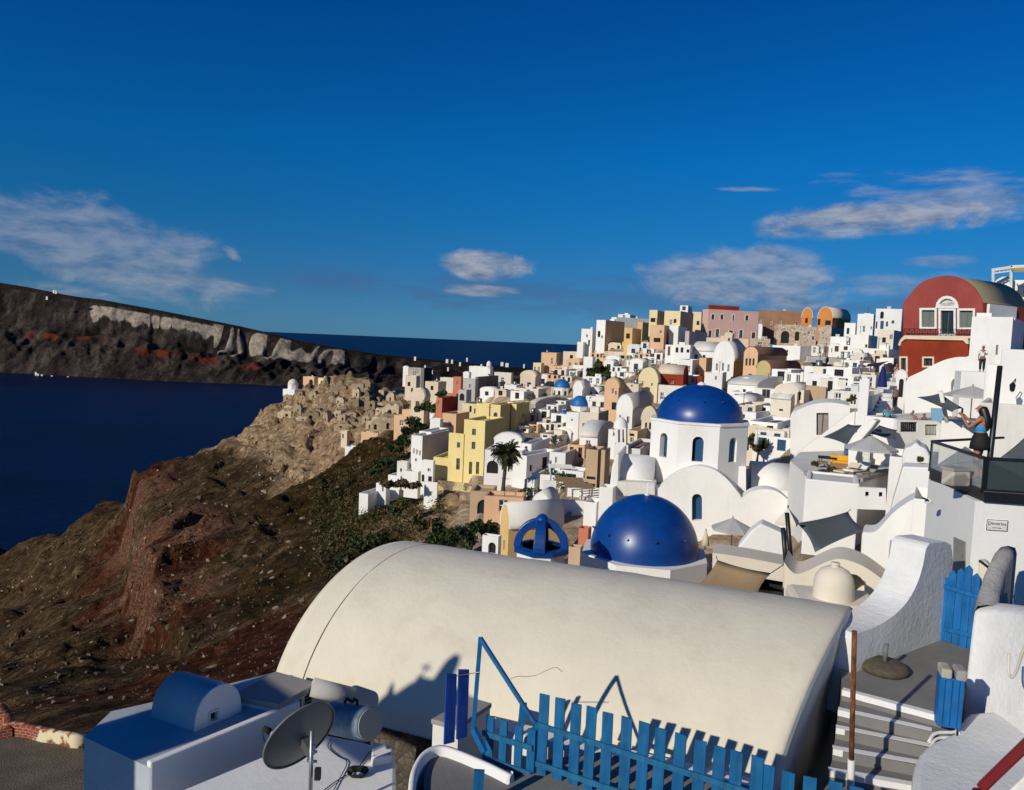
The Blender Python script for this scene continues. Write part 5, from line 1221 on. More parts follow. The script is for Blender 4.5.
for i, (a, b, lab) in enumerate(((P(787, 513, 24), P(795.5, 558, 24), 'taller black steel pole leaning beside the charcoal sail'), (P(783, 528, 24), P(790, 558, 24), 'shorter black steel pole leaning beside the charcoal sail'))):
    mb = MB(); mb.tube([b-V((0, 0, 1)), a], .07, M['dmetal'], 10); one(lab, 'pole', 'shade_pole', mb, 'leaning black poles')
mb = MB(); mb.tube([P(947, 422, 44), P(940.5, 391, 44)], .12, M['wframe'], 8); one('tilted white post holding the sail beside the diners', 'post', 'sail_post', mb)
mb = MB(); mb.tube([P(863, 392, 58), P(859, 366, 58)], .06, M['metal'], 8); one('grey leaning pole left of the navy robe', 'pole', 'shade_pole', mb)
# triangular wall and cream arch wall
tw = T('white triangular wall behind the cream parapet', 'wall', 760, 550, 30, 'gable_wall')
mb = MB(); prism(mb, [(737, 560), (738, 547), (750, 532), (761, 523.5), (784, 534), (786, 562)], plane_of(760, 540, 30, 19), 1.0, M['white']); mb.build('wall', tw, bevel=.08)
cw = T('cream terrace wall with flat grey top behind the shade cloth', 'wall', 750, 580, 24, 'long_parapet')
mb = MB(); prism(mb, [(712, 610), (712.5, 553), (725, 554.5), (750, 558.5), (784, 565), (784, 612)], plane_of(750, 570, 24, 18), 1.3, M['cream2'], [[(760, 578), (783, 582), (783, 598), (758, 595)]], hmat=M['cream2']); mb.build('wall', cw, bevel=.05)
pane_in(cw, [(757, 576), (785, 581), (785, 600), (756, 597)], plane_of(750, 570, 24.4, 18), .2, 'dark', 'opening')
wa = T('cream wall with a wave shaped arched top beside the domed chimney', 'wall', 840, 605, 19, 'wave_wall')
crv = smooth_pts([(784, 562), (790, 570), (797, 574), (809, 570), (825, 562.5), (838, 559), (852, 561.5), (868, 569), (889, 584.5)], 4)
rc = archpts(852, 574, 25, 606)
mb = MB(); prism(mb, [(784, 640)]+crv+[(892, 552), (909, 551.5), (913, 640)], plane_of(840, 580, 19, 24), 1.35, M['cream2'], [rc]); mb.build('wall', wa, bevel=.06)
pane_in(wa, rc, plane_of(840, 580, 19, 24), 1.0, 'cream2', 'niche')
dc = T('squat cream domed chimney on a rounded slab', 'chimney', 833, 600, 17.6, 'domed_chimney')
b0 = P(833, 597, 17.6); mb = MB(); rr = 20*17.6/FPX; hh_ = P(833, 566, 17.6).z-b0.z
mb.lathe(b0, [(rr, 0), (rr*.97, hh_*.45), (rr*.9, hh_*.68), (rr*.7, hh_*.86), (rr*.4, hh_*.97), (.05, hh_)], M['cream2'], 28); mb.build('dome', dc)
mb = MB(); mb.lathe(b0+V((0, 0, hh_-.02)), [(.1, 0), (.09, .06), (.11, .07), (.1, .1), (.01, .1)], M['cream2'], 12); mb.build('cap', dc)
mb = MB(); mb.box(b0+V((.05, .1, -.35)), (1.9, 1.5, .7), M['cream2'], yaw=R(-10)); mb.build('slab', dc, bevel=.12)
# ---------------------------------------------------------------- woman terrace building
ZT = -2.46
F0, F1_, F2_ = Pz(929, 478.5, ZT-.22), Pz(984, 502, ZT-.22), Pz(1060, 507, ZT-.22)
tb = thing('terrace_building', 'white building with black edged glass terrace at the right', 'building', (F1_.x, F1_.y, -7))
mb = MB(); back = V((3, 7, 0)); base = -8.5
c0 = F1_+V((-.12, .08, 0)); a0 = F0+V((.1, .2, 0)); e0 = F2_+V((0, .1, 0))
poly = [a0, c0, e0, V((e0.x+2, e0.y+6, e0.z)), V((a0.x+3.7, a0.y+5, a0.z))]
for a, b in zip(poly, poly[1:]+poly[:1]): mb.face([a, b, V((b.x, b.y, base)), V((a.x, a.y, base))], M['white'])
mb.face(poly, M['white']); mb.build('wall', tb)
mb = MB(); poly2 = [F0, F1_, F2_, V((F2_.x+2, F2_.y+6, F2_.z)), V((F0.x+3.7, F0.y+5, F0.z))]; up_ = V((0, 0, .2))
for a, b in zip(poly2, poly2[1:]+poly2[:1]): mb.face([a, b, b+up_, a+up_], M['dmetal'])
mb.face([p+up_ for p in poly2], M['conc']); mb.face(poly2, M['dmetal']); mb.build('terrace_slab', tb)
gl, gnt, gb = newmat('rail_glass'); gb.inputs['Base Color'].default_value = (.55, .62, .62, 1); gb.inputs['Roughness'].default_value = .03; gb.inputs['Alpha'].default_value = .28
gl2, gnt, gb = newmat('smoked_rail_glass'); gb.inputs['Base Color'].default_value = (.05, .07, .075, 1); gb.inputs['Roughness'].default_value = .05; gb.inputs['Alpha'].default_value = .86
zr = .83
for (a, b, g_) in ((F0, F1_, gl), (F1_, F2_, gl2)):
    mb = MB(); a = a+V((.05, .08, .2)); b = b+V((.0, .08, .2)); d = (b-a); n_ = 2 if g_ is gl else 1
    for i in range(n_):
        p = a+d*(i/n_+.004); q = a+d*((i+1)/n_-.004); mb.bar(V((p.x, p.y, (p.z*2+zr-.2)/2)), V((q.x, q.y, (p.z*2+zr-.2)/2)), .012, zr-.22, g_)
    mb.build('glass_panel', tb)
    mb = MB(); mb.bar(a+V((0, 0, zr-.2)), b+V((0, 0, zr-.2)), .07, .05, M['dmetal']); mb.bar(a, b, .08, .08, M['dmetal'])
    mb.bar(a, a+V((0, 0, zr-.2)), .04, .04, M['dmetal']); mb.bar(b, b+V((0, 0, zr-.2)), .04, .04, M['dmetal']); mb.build('rail', tb)
b_ = F0+V((0, 0, .2)); q = F0+V((2.6, 1.6, .2)); mb = MB(); mb.bar(b_+V((.05, .08, zr-.2)), q+V((0, 0, zr-.2)), .06, .05, M['dmetal']); mb.build('rail', tb)
# recess strip and service hatch on the shaded wall, sign plate
o_ = c0; u_ = (e0-c0); u_.z = 0; u_.normalize(); nrm = V((u_.y, -u_.x, 0)); nrm = nrm if nrm.y < 0 else -nrm
pc = Pplane(996.5, 525, c0, nrm)
sg = thing('sign_plate', 'small white wall plaque with dark lettering under the glass terrace', 'sign', tuple(pc-V((0, 0, .1))))
sw_, sh_ = .37, .2
def onw(du, dz, dn): return pc+u_*du+V((0, 0, dz))+nrm*dn
mb = MB(); mb.hexa([onw(-sw_/2, -sh_/2, .0), onw(sw_/2, -sh_/2, .0), onw(sw_/2, -sh_/2, .02), onw(-sw_/2, -sh_/2, .02), onw(-sw_/2, sh_/2, .0), onw(sw_/2, sh_/2, .0), onw(sw_/2, sh_/2, .02), onw(-sw_/2, sh_/2, .02)], M['wframe']); mb.build('plate', sg)
mb = MB()
for dz in (-sh_/2, sh_/2): mb.bar(onw(-sw_/2, dz, .022), onw(sw_/2, dz, .022), .008, .008, M['dmetal'])
for du in (-sw_/2, sw_/2): mb.bar(onw(du, -sh_/2, .022), onw(du, sh_/2, .022), .008, .008, M['dmetal'])
mb.build('frame', sg)
def text_on(root, txt, org, ux, nz, size, mat, name='lettering'):
    cu = bpy.data.curves.new('t', 'FONT'); cu.body = txt; cu.size = size; cu.extrude = .002; cu.align_x = 'CENTER'; cu.align_y = 'CENTER'
    to = bpy.data.objects.new('t', cu); COL.objects.link(to); bpy.context.view_layer.update()
    me = bpy.data.meshes.new_from_object(to.evaluated_get(bpy.context.evaluated_depsgraph_get())); bpy.data.objects.remove(to)
    z = V((0, 0, 1)); mw = Matrix(((ux.x, z.x, nz.x, org.x), (ux.y, z.y, nz.y, org.y), (ux.z, z.z, nz.z, org.z), (0, 0, 0, 1)))
    me.transform(Matrix.Translation(-wloc(root)) @ mw); me.materials.clear(); me.materials.append(mat)
    ob = bpy.data.objects.new(name, me); COL.objects.link(ob); ob.parent = root; return ob
text_on(sg, 'Dimitrios', onw(0, .03, .024), u_, nrm, .085, M['dark']); text_on(sg, 'hotel suites', onw(0, -.05, .024), u_, nrm, .035, M['dark'])
# black post on terrace
mb = MB(); mb.tube([P(987, 476, 15.6), P(990, 457, 15.6), P(1000, 366, 15.9)], [.06, .055, .05], M['dmetal'], 12); one('tall black steel post leaning beside the woman', 'post', 'terrace_post', mb)
wb = T('low stone faced planter box behind the terrace glass', 'planter', 962, 484, 16.4, 'planter_box'); b0 = Pz(964, 488, ZT); mb = MB(); mb.box(b0+V((0, .3, .17)), (.42, .3, .34), M['stoneg'], yaw=R(15)); mb.build('box_body', wb, bevel=.03)
mb = MB(); mb.box(b0+V((0, .3, .33)), (.45, .33, .05), M['conc'], yaw=R(15)); mb.build('rim', wb)
ln = T('small dark wall lantern right of the black post', 'lantern', 1013, 392, 32, 'wall_lantern'); b0 = P(1012, 392, 32.2)
mb = MB(); mb.lathe(b0, [(.02, 0), (.1, .06), (.13, .3), (.02, .42)], M['dmetal'], 6, smooth=False); mb.build('cage', ln); mb = MB(); mb.tube([b0+V((0, 0, .4)), b0+V((.1, 0, .55)), b0+V((.3, .3, .45)), b0+V((.3, .5, .1))], .02, M['dmetal'], 6); mb.build('bracket', ln)
# ================================================================= foreground
Zv = V((0, 0, 1))
def slab(mb, pxs, z, down, mat, world=None):
    q = world or [Pz(x, y, z) for x, y in pxs]
    mb.face(q, mat); lo = [p-Zv*down for p in q]; mb.face(lo, mat)
    for i in range(len(q)):
        j = (i+1) % len(q); mb.face([q[i], q[j], lo[j], lo[i]], mat)
    return q
# ---- big cream vault
LA, RA = P(384, 536.5, 15.9), P(843, 607, 12.8); LA.z = RA.z = (LA.z+RA.z)/2-.14
fa0 = V((-1.57, -2.73, 0)); fa1 = V((-2.15, -2.7, 0)); fa = fa0; bb = 2.78; vt = thing('barrel_vault_house', 'long cream barrel vaulted roof filling the foreground', 'house', ((LA.x+RA.x)/2, (LA.y+RA.y)/2, -8.6))
def vrow(t, s=1.0, a0=14, a1=180, N=44):
    c = LA.lerp(RA, t); c = V((c.x, c.y, c.z-bb)); out = []; 
    for k in range(N+1):
        a = R(a0+(a1-a0)*k/N); fa = fa0.lerp(fa1, max(0, t)**3*max(0, math.cos(a))**.5 if math.cos(a) > 0 else 0); out.append(c+fa*math.cos(a)*s+Zv*math.sin(a)*bb*s)
    return out
mb = MB(); rows = []; ts = [i/60 for i in range(61)]
for t in ts:
    rr = vrow(t); 
    for k, p in enumerate(rr):
        w_ = .035*noise.noise(V((p.x*.6, p.y*.6, p.z*.6)))+.012*noise.noise(p*2.3); n_ = (p-(LA.lerp(RA, t)-Zv*bb)).normalized(); rr[k] = p+n_*w_*min(1, t*8)
    rows.append(rr)
mb.grid(rows, M['vault'], True)
ins = V((RA.x-LA.x, RA.y-LA.y, 0)).normalized()
# rounded lip down to the shaded end face
e1 = [p+ins*.05 + (V((RA.x, RA.y, RA.z-bb))-p)*.012 for p in rows[-1]]; e2 = [p+ins*.075 + (V((RA.x, RA.y, RA.z-bb))-p)*.035 for p in rows[-1]]
mb.grid([list(rows[-1]), e1], M['vault'], True); mb.grid([list(e1), e2], M['white2'], False); mb.face(e2, M['white2']); mb.face(rows[0], M['white2'])
mb.build('roof', vt)
mb = MB(); mb.tube([p for p in vrow(.066, 1.001, 14, 178)], .011, simple('dark_joint', (.12, .10, .08), .9), 6); mb.build('expansion_joint', vt)
for k_, (t0, a_0, a_1) in enumerate(((.48, 36, 44),)):
    mb = MB(); pts = []
    for j in range(9):
        rr = vrow(t0+.012*j+.006*noise.noise(V((j*.9, k_, 0))), 1.0, a_0+(a_1-a_0)*j/8+3*noise.noise(V((j*.7, k_, 5))), 180, 1); p = rr[0]; w_ = .035*noise.noise(V((p.x*.6, p.y*.6, p.z*.6)))+.012*noise.noise(p*2.3); pts.append(p+(p-(LA.lerp(RA, t0)-Zv*bb)).normalized()*w_)
    mb.tube(pts, .0045, MATS['dark_joint'], 5); mb.build('crack', vt)
fv = fa0.normalized(); lowL, lowR = vrow(0)[0], vrow(1)[0]
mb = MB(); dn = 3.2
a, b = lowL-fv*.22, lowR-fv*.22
mb.face([a-Zv*dn, b-Zv*dn, b, a], stonemat('shadow_dark_rubble', (.05, .04, .03), (.14, .11, .085), (.04, .035, .03), 9)); mb.face([lowL, lowR, b, a], M['vault'])  # rubble colour darkened to stand for the shadow under the vault
bl, br = vrow(0)[-1], vrow(1)[-1]
e2l = e2[0]-fv*.05
mb.face([b, br, br-Zv*dn, b-Zv*dn], M['white2']); mb.face([a, bl, bl-Zv*dn, a-Zv*dn], M['white2']); mb.face([bl, br, br-Zv*dn, bl-Zv*dn], M['white2'])
mb.face([b, e2[0], e2[0]-Zv*.2, b-Zv*.2], M['white2'])
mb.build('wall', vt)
# end wall, set a little outside so that it carries the lip
mb = MB(); q = [p-ins*.01 for p in e2]; mb.face([q[0]-Zv*2.2]+q+[q[-1]-Zv*2.2], M['white2']); mb.face([p-ins*.3 for p in ([q[0]-Zv*2.2]+q+[q[-1]-Zv*2.2])], M['white2'])
# ---- ground pads
conc = plaster('paving_cement', (.20, .195, .185), var=.15, stain=.35, streak=False, bscale=20, bump=.3, big=1.2)
nos = [((842, 690), (942, 717)), ((838, 710), (932, 731)), ((836, 728), (930, 746.5)), ((833, 749), (920, 764)), ((829, 771), (914, 786))]
stp = thing('stair_flight', 'grey cement steps with white painted edges beside the cream vault', 'stairs', tuple(Pz(880, 740, -6)))
z = -5.2; step = .165
lnd = thing('landing', 'grey cement landing in front of the blue picket gate', 'landing', tuple(Pz(900, 670, -5.4)))
wpaint = simple('white_edge_paint', (.78, .77, .74), .7, scale=30, var=.08)
mb = MB(); a, b = Pz(*nos[0][0], z), Pz(*nos[0][1], z)
slab(mb, None, z, 1.5, conc, world=[a, b, Pz(990, 660, z), Pz(1010, 622, z), Pz(930, 622, z), Pz(840, 650, z)]); mb.build('floor_slab', lnd)
prev = (a, b)
for i, (l, r_) in enumerate(nos[1:]+[((790, 850), (900, 880))]):
    zz = z-step*(i+1); a2, b2 = Pz(*l, zz), Pz(*r_, zz); mb = MB()
    pa, pb = V((prev[0].x, prev[0].y, zz)), V((prev[1].x, prev[1].y, zz)); ex = (pb-pa).normalized()*(.25 if i == 0 else 1.1)
    slab(mb, None, zz, .8, conc, world=[a2-ex*0, b2+ex, pb+ex, pa]); mb.build('tread', stp)
    # painted nosing on the edge above
    za = z-step*i; u = (prev[1]-prev[0]); u.z = 0; u.normalize(); nn = V((u.y, -u.x, 0)); nn = nn if nn.y < 0 else -nn
    p, q = V((prev[0].x, prev[0].y, za)), V((prev[1].x, prev[1].y, za)); k = 8; mb = MB()
    if i < 5:
        r1, r2, r3 = [], [], []
        for j in range(k+1):
            c = p.lerp(q, j/k); wv = .11+.02*noise.noise(V((j*1.3, i*4, 0)))
            r1.append(c-nn*wv+Zv*.004); r2.append(c+nn*.005+Zv*.004); r3.append(c+nn*.005-Zv*(.085+.015*noise.noise(V((j*1.7, i, 3)))))
        mb.grid([r1, r2, r3], wpaint, False); mb.build('painted_edge', stp)
    prev = (a2, b2)
# yard below, between vault and fence and left gap
mb = MB(); slab(mb, None, -8.6, 1.0, conc, world=[V((-9, 5.5, -8.6)), V((7, 5.5, -8.6)), V((7, 13, -8.6)), V((-4.4, 15, -8.6)), V((-9, 13.5, -8.6))])
o = one(None, None, 'courtyard_floor', mb); o['kind'] = 'structure'
mb = MB(); slab(mb, None, -5.42, 3.1, conc, world=[Pz(486, 800, -5.42), Pz(543, 760, -5.42), Pz(600, 752, -5.42), Pz(812, 800, -5.42), Pz(835, 850, -5.42), Pz(480, 900, -5.42)])
one('raised cement walk behind the long blue picket fence', 'walkway', 'walkway', mb)
mb = MB(); a, b = lowL.lerp(lowR, .48)+fv*.12, lowR+fv*.12; slab(mb, None, 0, .9, M['white'], world=[V((a.x, a.y, -5.75))+fv*.4, V((b.x, b.y, -5.75))+fv*.4, V((b.x, b.y, -5.75))-fv*.0, V((a.x, a.y, -5.75))])
one('low whitewashed kerb along the foot of the cream vault', 'kerb wall', 'kerb_ledge', mb, bevel=.05)
# ---- white hump wall by the gate
rw = plaster('rough_brushed_whitewash', (.74, .74, .72), var=.1, bscale=11, bump=.55, stain=.4, big=1.5)
rwd = plaster('weathered_wall_top', (.40, .385, .36), var=.25, bscale=18, bump=1.0, stain=.6, streak=False, big=3)
g0, g1 = Pz(856, 672, -5.2), Pz(941, 640, -5.2); dd = (g1-g0).normalized(); gn = V((dd.y, -dd.x, 0)); gn = gn if gn.y < 0 else -gn
hw = thing('garden_wall', 'rough white wall swelling into a tall block left of the blue gate', 'wall', tuple(g0.lerp(g1, .5)))
out = [(852, 720), (853, 640)]+smooth_pts([(856, 634), (873, 628), (892, 617), (907, 602), (917, 584), (923, 565), (926, 549), (930, 543.5)], 3)+[(946, 542)]+smooth_pts([(951, 545), (953, 562), (949, 590), (945, 615), (942.5, 646)], 2)+[(942, 665)]
mb = MB(); prism(mb, out, (g0, gn), .62, rw); wo = mb.build('wall', hw, bevel=.13, seg=4)
# ---- terrace building clutter at its foot
rc_ = thing('service_hatch', 'tall grey service hatch in the shaded wall behind the blue gate', 'hatch', tuple(P(959, 600, 14.6)))
hn = (F1_-F0); hn.z = 0; hn.normalize(); hnn = V((hn.y, -hn.x, 0)); hnn = hnn if hnn.y < 0 else -hnn
mb = MB(); prism(mb, [(953.5, 600), (954.5, 537), (966, 542), (965, 600)], (c0+hnn*.012, hnn), .02, M['gyframe']); mb.build('panel', rc_)
ww_ = T('low cream arched wall with black pipe behind the blue gate', 'wall', 980, 590, 14, 'arched_wall')
mb = MB(); prism(mb, [(979, 640), (979, 564)]+smooth_pts([(981, 562.5), (985, 562), (989, 565), (993, 573)], 2)+[(996, 640)], plane_of(980, 580, 14.2, 30), .3, M['cream2']); mb.build('wall', ww_, bevel=.05)
mb = MB(); mb.tube([P(980, 561, 13.5), P(988, 567, 13.2), P(992, 571, 13.0)], .025, M['dmetal'], 8); mb.build('pipe', ww_)
sp_ = T('small round white spotlight on the terrace building wall', 'spotlight', 928, 503, 16, 'spotlight'); q = P(928.5, 501.5, 16.0); mb = MB(); mb.lathe(q, [(.02, -.05), (.07, -.03), (.07, .05), (.02, .07)], M['wframe'], 12); mb.build('lamp_body', sp_)
mb = MB(); mb.tube([P(928, 500, 15.9), P(922, 497.5, 15.9)], .02, M['dmetal'], 6); mb.build('bracket', sp_)
# ---- blue painted wood
def bluewood(name, c, wear=.5):
    m, nt, b = newmat(name); g = nt.nodes.new('ShaderNodeNewGeometry').outputs['Position']
    n1 = noise_node(nt, 9, 6, .7, g, (1, 1, .12)); n2 = noise_node(nt, 26, 6, .75, g, (1, 1, .25)); n3 = noise_node(nt, 5, 4, .6, g)
    c1 = ramp(nt, n1.outputs[0], [(.3, tuple(x*.6 for x in c)), (.7, tuple(x*1.45 for x in c))]).outputs[0]
    c1 = mix(nt, ramp(nt, n3.outputs[0], [(.45, 0.0), (.75, .5)]).outputs[0], c1, (c[0]*4+.01, c[1]*1.5, c[2]*1.15))
    wm = ramp(nt, n2.outputs[0], [(1-wear*.72, 0.0), (1-wear*.62, 1.0)]).outputs[0]
    nt.links.new(mix(nt, wm, c1, (.20, .22, .20)), b.inputs['Base Color']); b.inputs['Roughness'].default_value = .62; b.inputs['Specular IOR Level'].default_value = .3
    bp = nt.nodes.new('ShaderNodeBump'); bp.inputs['Strength'].default_value = .5; bp.inputs['Distance'].default_value = .01; nt.links.new(n1.outputs[0], bp.inputs['Height']); nt.links.new(bp.outputs[0], b.inputs['Normal'])
    return m
BW = bluewood('worn_blue_fence_paint', (.003, .095, .24), .36); BWr = bluewood('worn_blue_rail_paint', (.008, .11, .23), .52); BWg = bluewood('bright_blue_gate_paint', (.003, .11, .33), .4)
def picket(root, a, b, w, th, nrm, mat, pointed=False, name='picket', jit=0):
    """a bottom, b top; board facing nrm"""
    a = V(a); b = V(b); d = (b-a).normalized(); s = d.cross(nrm).normalized()*w/2; n = nrm.normalized()*th/2; mb = MB()
    if pointed:
        L1 = b-d*w*.55; pf = [a-s, a+s, L1+s, b, L1-s]
    else: pf = [a-s, a+s, b+s+d*jit, b-s-d*jit]
    mb.face([p+n for p in pf], mat); mb.face([p-n for p in pf[::-1]], mat)
    for i in range(len(pf)): j = (i+1) % len(pf); mb.face([pf[i]+n, pf[j]+n, pf[j]-n, pf[i]-n], mat)
    return mb.build(name, root, bevel=.003, seg=1)
tops = [(544.7,694.4),(560.5,698.2),(576.5,703.8),(592,707),(608,712.7),(627,717.4),(644.6,722.4),(661,728.3),(681,734.1),(700.8,740.7),(720,746.6),(737,751.2),(758,756.6),(768,765.8),(788.7,771.9),(810.3,777),(836,781.7),(857,787)]
FA, FB = P(544.7, 694.4, 9.4), P(836, 781.7, 7.8); fz = -4.1; fd = V((FB.x-FA.x, FB.y-FA.y, 0)).normalized(); fn = V((fd.y, -fd.x, 0)); fn = fn if fn.y < 0 else -fn
pf_ = thing('picket_fence', 'long worn blue picket fence casting shadows on the cream vault', 'fence', (FA.x, FA.y, fz-1.2))
rj = random.Random(5)
for i, (x, y) in enumerate(tops):
    t = Pplane(x, y, FA, fn); w_ = .112 if i != 13 else .12
    off = fn*(-.012 if i == 13 else 0)
    picket(pf_, t-Zv*1.25+fd*rj.uniform(-.01, .01)+off, t+off, w_*1.2, .022, fn, BW, jit=rj.uniform(-.006, .006))
for y0, x0, x1, y1 in ((723.6, 538.4, 742, 790.5),): pass
ra = Pplane(538.4, 723.8, FA, fn); rb_ = ra+fd*3.9; rb_.z = Pplane(742, 789, FA, fn).z+((3.9)-((Pplane(742, 789, FA, fn)-ra).length))*0
sl_ = (Pplane(742, 789, FA, fn).z-ra.z)/((Pplane(742, 789, FA, fn)-ra).length)
for zo, nm in ((0, 'rail'), (-.50, 'rail')):
    mb = MB(); a = ra+fn*.028+Zv*zo; b = a+fd*3.9+Zv*sl_*3.9; mb.bar(a, b, .035, .07, BWr); mb.build('rail', pf_, bevel=.004, seg=1)
mb = MB(); p0 = Pplane(537.3, 722, FA, fn); mb.bar(p0-Zv*1.3+fn*.0-fd*.02, p0-fd*.02, .07, .07, BW, upv=V((0, 1, 0))); mb.build('post', pf_, bevel=.004, seg=1)
# small gate
GA, GB = P(490.7, 716, 9.85), P(533.3, 729.2, 9.42); gdd = V((GB.x-GA.x, GB.y-GA.y, 0)).normalized(); gnn = V((gdd.y, -gdd.x, 0)); gnn = gnn if gnn.y < 0 else -gnn
gt = thing('picket_gate', 'short worn blue picket gate left of the long fence', 'gate', (GA.x, GA.y, GA.z-.8))
for (x, y, yb_) in ((490.7, 716, 776), (504, 720.3, 780), (519.4, 725.4, 785), (532, 729.2, 789)):
    t = Pplane(x, y, GA, gnn); b = Pplane(x-2.2, yb_, GA, gnn); b.x, b.y = t.x, t.y; picket(gt, b, t, .125, .022, gnn, BW, jit=rj.uniform(-.006, .006))
for (p, q) in (((484, 732), (534, 747.5)), ((484, 756.5), (533, 774))):
    mb = MB(); a = Pplane(*p, GA, gnn)+gnn*.028; b = Pplane(*q, GA, gnn)+gnn*.028; mb.bar(a, b, .035, .07, BWr); mb.build('rail', gt, bevel=.004, seg=1)
# handrail
hr = thing('handrail', 'tall pointed blue metal handrail rising over the picket gate', 'handrail', tuple(P(473, 752, 9.3)))
bm_ = simple('blue_metal_paint', (.006, .11, .30), .45, spec=.5)
mb = MB(); mb.bar(P(473, 731, 9.75), P(480.5, 637.6, 9.7), .055, .05, bm_, upv=V((0, 1, 0))); mb.build('upright', hr, bevel=.004, seg=1)
mb = MB(); mb.bar(P(480.2, 637.8, 9.7), P(537.4, 727, 9.43), .05, .05, bm_); mb.build('sloping_rail', hr, bevel=.004, seg=1)
mb = MB(); mb.bar(P(473.5, 729, 9.75), P(484.5, 752, 9.6), .05, .09, bm_); mb.build('foot', hr)
mb = MB(); mb.bar(P(521.5, 723, 9.65), P(523.5, 703, 9.65), .09, .04, BW, upv=V((0, 1, 0))); mb.build('stub_post', hr)
bd = thing('fence_boards', 'pair of dark blue boards standing left of the pointed handrail', 'fence panel', tuple(P(458, 745, 10)))
ndk = V((.5, -.86, 0)); nwood = bluewood('shade_navy_board_paint', (.008, .045, .25), .3)  # fence blue darkened to navy to stand for the boards' shade
for (x, y0, y1) in ((450.5, 674, 743), (463, 669.5, 738)):
    picket(bd, P(x-1.5, y1, 10), P(x+.8, y0, 10), .155, .03, ndk, nwood, jit=-.015)
mb = MB(); mb.tube([P(456, 676, 9.98), P(480, 672, 9.6)], .006, M['metal'], 6); mb.build('wire', bd)
mb = MB(); mb.bar(P(477, 800, 8.6), P(479.5, 770, 8.6), .12, .04, BW, upv=V((0, 1, 0))); one('single worn blue board rising at the bottom edge left of the gate', 'board', 'board', mb)
# curved low parapet
cpth = [(411, 812), (411.5, 790), (414, 770), (421, 756), (431, 748), (443, 746), (458, 750.5), (474, 757), (492, 765), (512, 775)]
def pathwall(mb, pts, w, h, mat, closed=False):
    rows = []
    for i, p in enumerate(pts):
        d = (pts[min(i+1, len(pts)-1)]-pts[max(i-1, 0)]); d.z = 0; d.normalize(); s = V((d.y, -d.x, 0))*w/2
        rows.append([p+s-Zv*h, p+s-Zv*.04, p+s*.6, p-s*.6, p-s-Zv*.04, p-s-Zv*h])
    mb.grid(rows, mat, True); mb.face(rows[0], mat); mb.face(rows[-1], mat)
cw_ = thing('curved_parapet', 'low curved white parapet around the grey roof at the bottom centre', 'parapet', tuple(Pz(430, 760, -6)))
mb = MB(); pts = [V(p) for p in [Pz(x, y, -5.32) for x, y in smooth_pts(cpth, 3)]]; pathwall(mb, pts, .085, 1.6, M['white']); mb.build('wall', cw_)
mb = MB(); slab(mb, [(424, 812), (424, 775), (432, 757), (446, 752), (480, 764), (530, 786), (540, 812)], -5.44, 1.2, conc); mb.build('roof_deck', cw_)
mb = MB(); pts = [Pz(x, y, -5.45) for x, y in ((446, 755), (475, 766), (505, 780), (530, 792))]; pathwall(mb, pts, .13, .16, M['cream2']); mb.build('kerb', cw_)
# box unit behind boards
bx_ = thing('equipment_box', 'low grey topped white box behind the dark blue boards', 'box', tuple(P(460, 730, 11)))
mb = MB(); q = slab(mb, [(431, 719), (458, 726), (492, 703), (470, 697)], -5.25, .07, M['conc']); mb.build('lid', bx_, bevel=.01)
mb = MB(); ce = sum(q, V((0, 0, 0)))/4; slab(mb, None, 0, .8, M['white2'], world=[ce+(p-ce)*.94-Zv*.072 for p in q]); mb.build('casing', bx_)
mb = MB(); a, b = q[0], q[1]; u = (b-a).normalized(); nn = V((u.y, -u.x, 0)); c = (a+b)/2-Zv*.42+nn*.0
# ---- left cluster
lime = plaster('shade_blue_limewash', (.42, .47, .50), var=.16, stain=.5, streak=False, big=1.0)  # tint puts the roof's blue shade into the whitewash colour
rb0 = thing('flat_roof_house', 'flat roofed whitewashed house with roof tinted for its blue shade at the lower left', 'house', tuple(Pz(180, 760, -8.4)))
mb = MB(); ZR = -5.9; poly = [(84, 737), (111, 711.5), (155, 701.5), (232, 683), (276, 672), (300, 705), (150, 768)]
q = slab(mb, poly, ZR, 2.7, lime); mb.build('roof', rb0)
mb = MB(); fa_, fb_ = q[6], q[5]; u = (fb_-fa_).normalized(); nn = V((u.y, -u.x, 0)); nn = nn if nn.y < 0 else -nn
mb.hexa([fa_+nn*.012-Zv*2.7, fb_+nn*.012-Zv*2.7, fb_-nn*.10-Zv*2.7, fa_-nn*.10-Zv*2.7, fa_+nn*.012+Zv*.07, fb_+nn*.012+Zv*.07, fb_-nn*.10+Zv*.07, fa_-nn*.10+Zv*.07], M['white']); mb.build('wall', rb0, bevel=.025)
bk_ = thing('roof_vent_vault', 'little barrel shaped roof hood with a small dark window', 'roof hood', tuple(Pz(205, 722, ZR)))
BLp, BRp = Pz(194, 731.5, ZR), Pz(240.5, 711.5, ZR); ax = Pz(151.5, 717, ZR)-BLp; N = 18; ht = .56; prof = []
for k in range(N+1):
    t = k/N; a = math.pi*(1-t); c = (BLp+BRp)/2; prof.append(c+(BRp-BLp)/2*math.cos(a)+Zv*ht*(max(0, math.sin(a))**.75))
mb = MB(); mb.grid([prof, [p+ax for p in prof]], lime, True); mb.face([p+ax for p in prof], M['white2']); mb.build('shell', bk_)
u = (BRp-BLp).normalized(); nn = V((u.y, -u.x, 0)); nn = nn if nn.y < 0 else -nn
wc = Pplane(213, 715.5, BLp, nn); hw2, hh2 = .062, .065
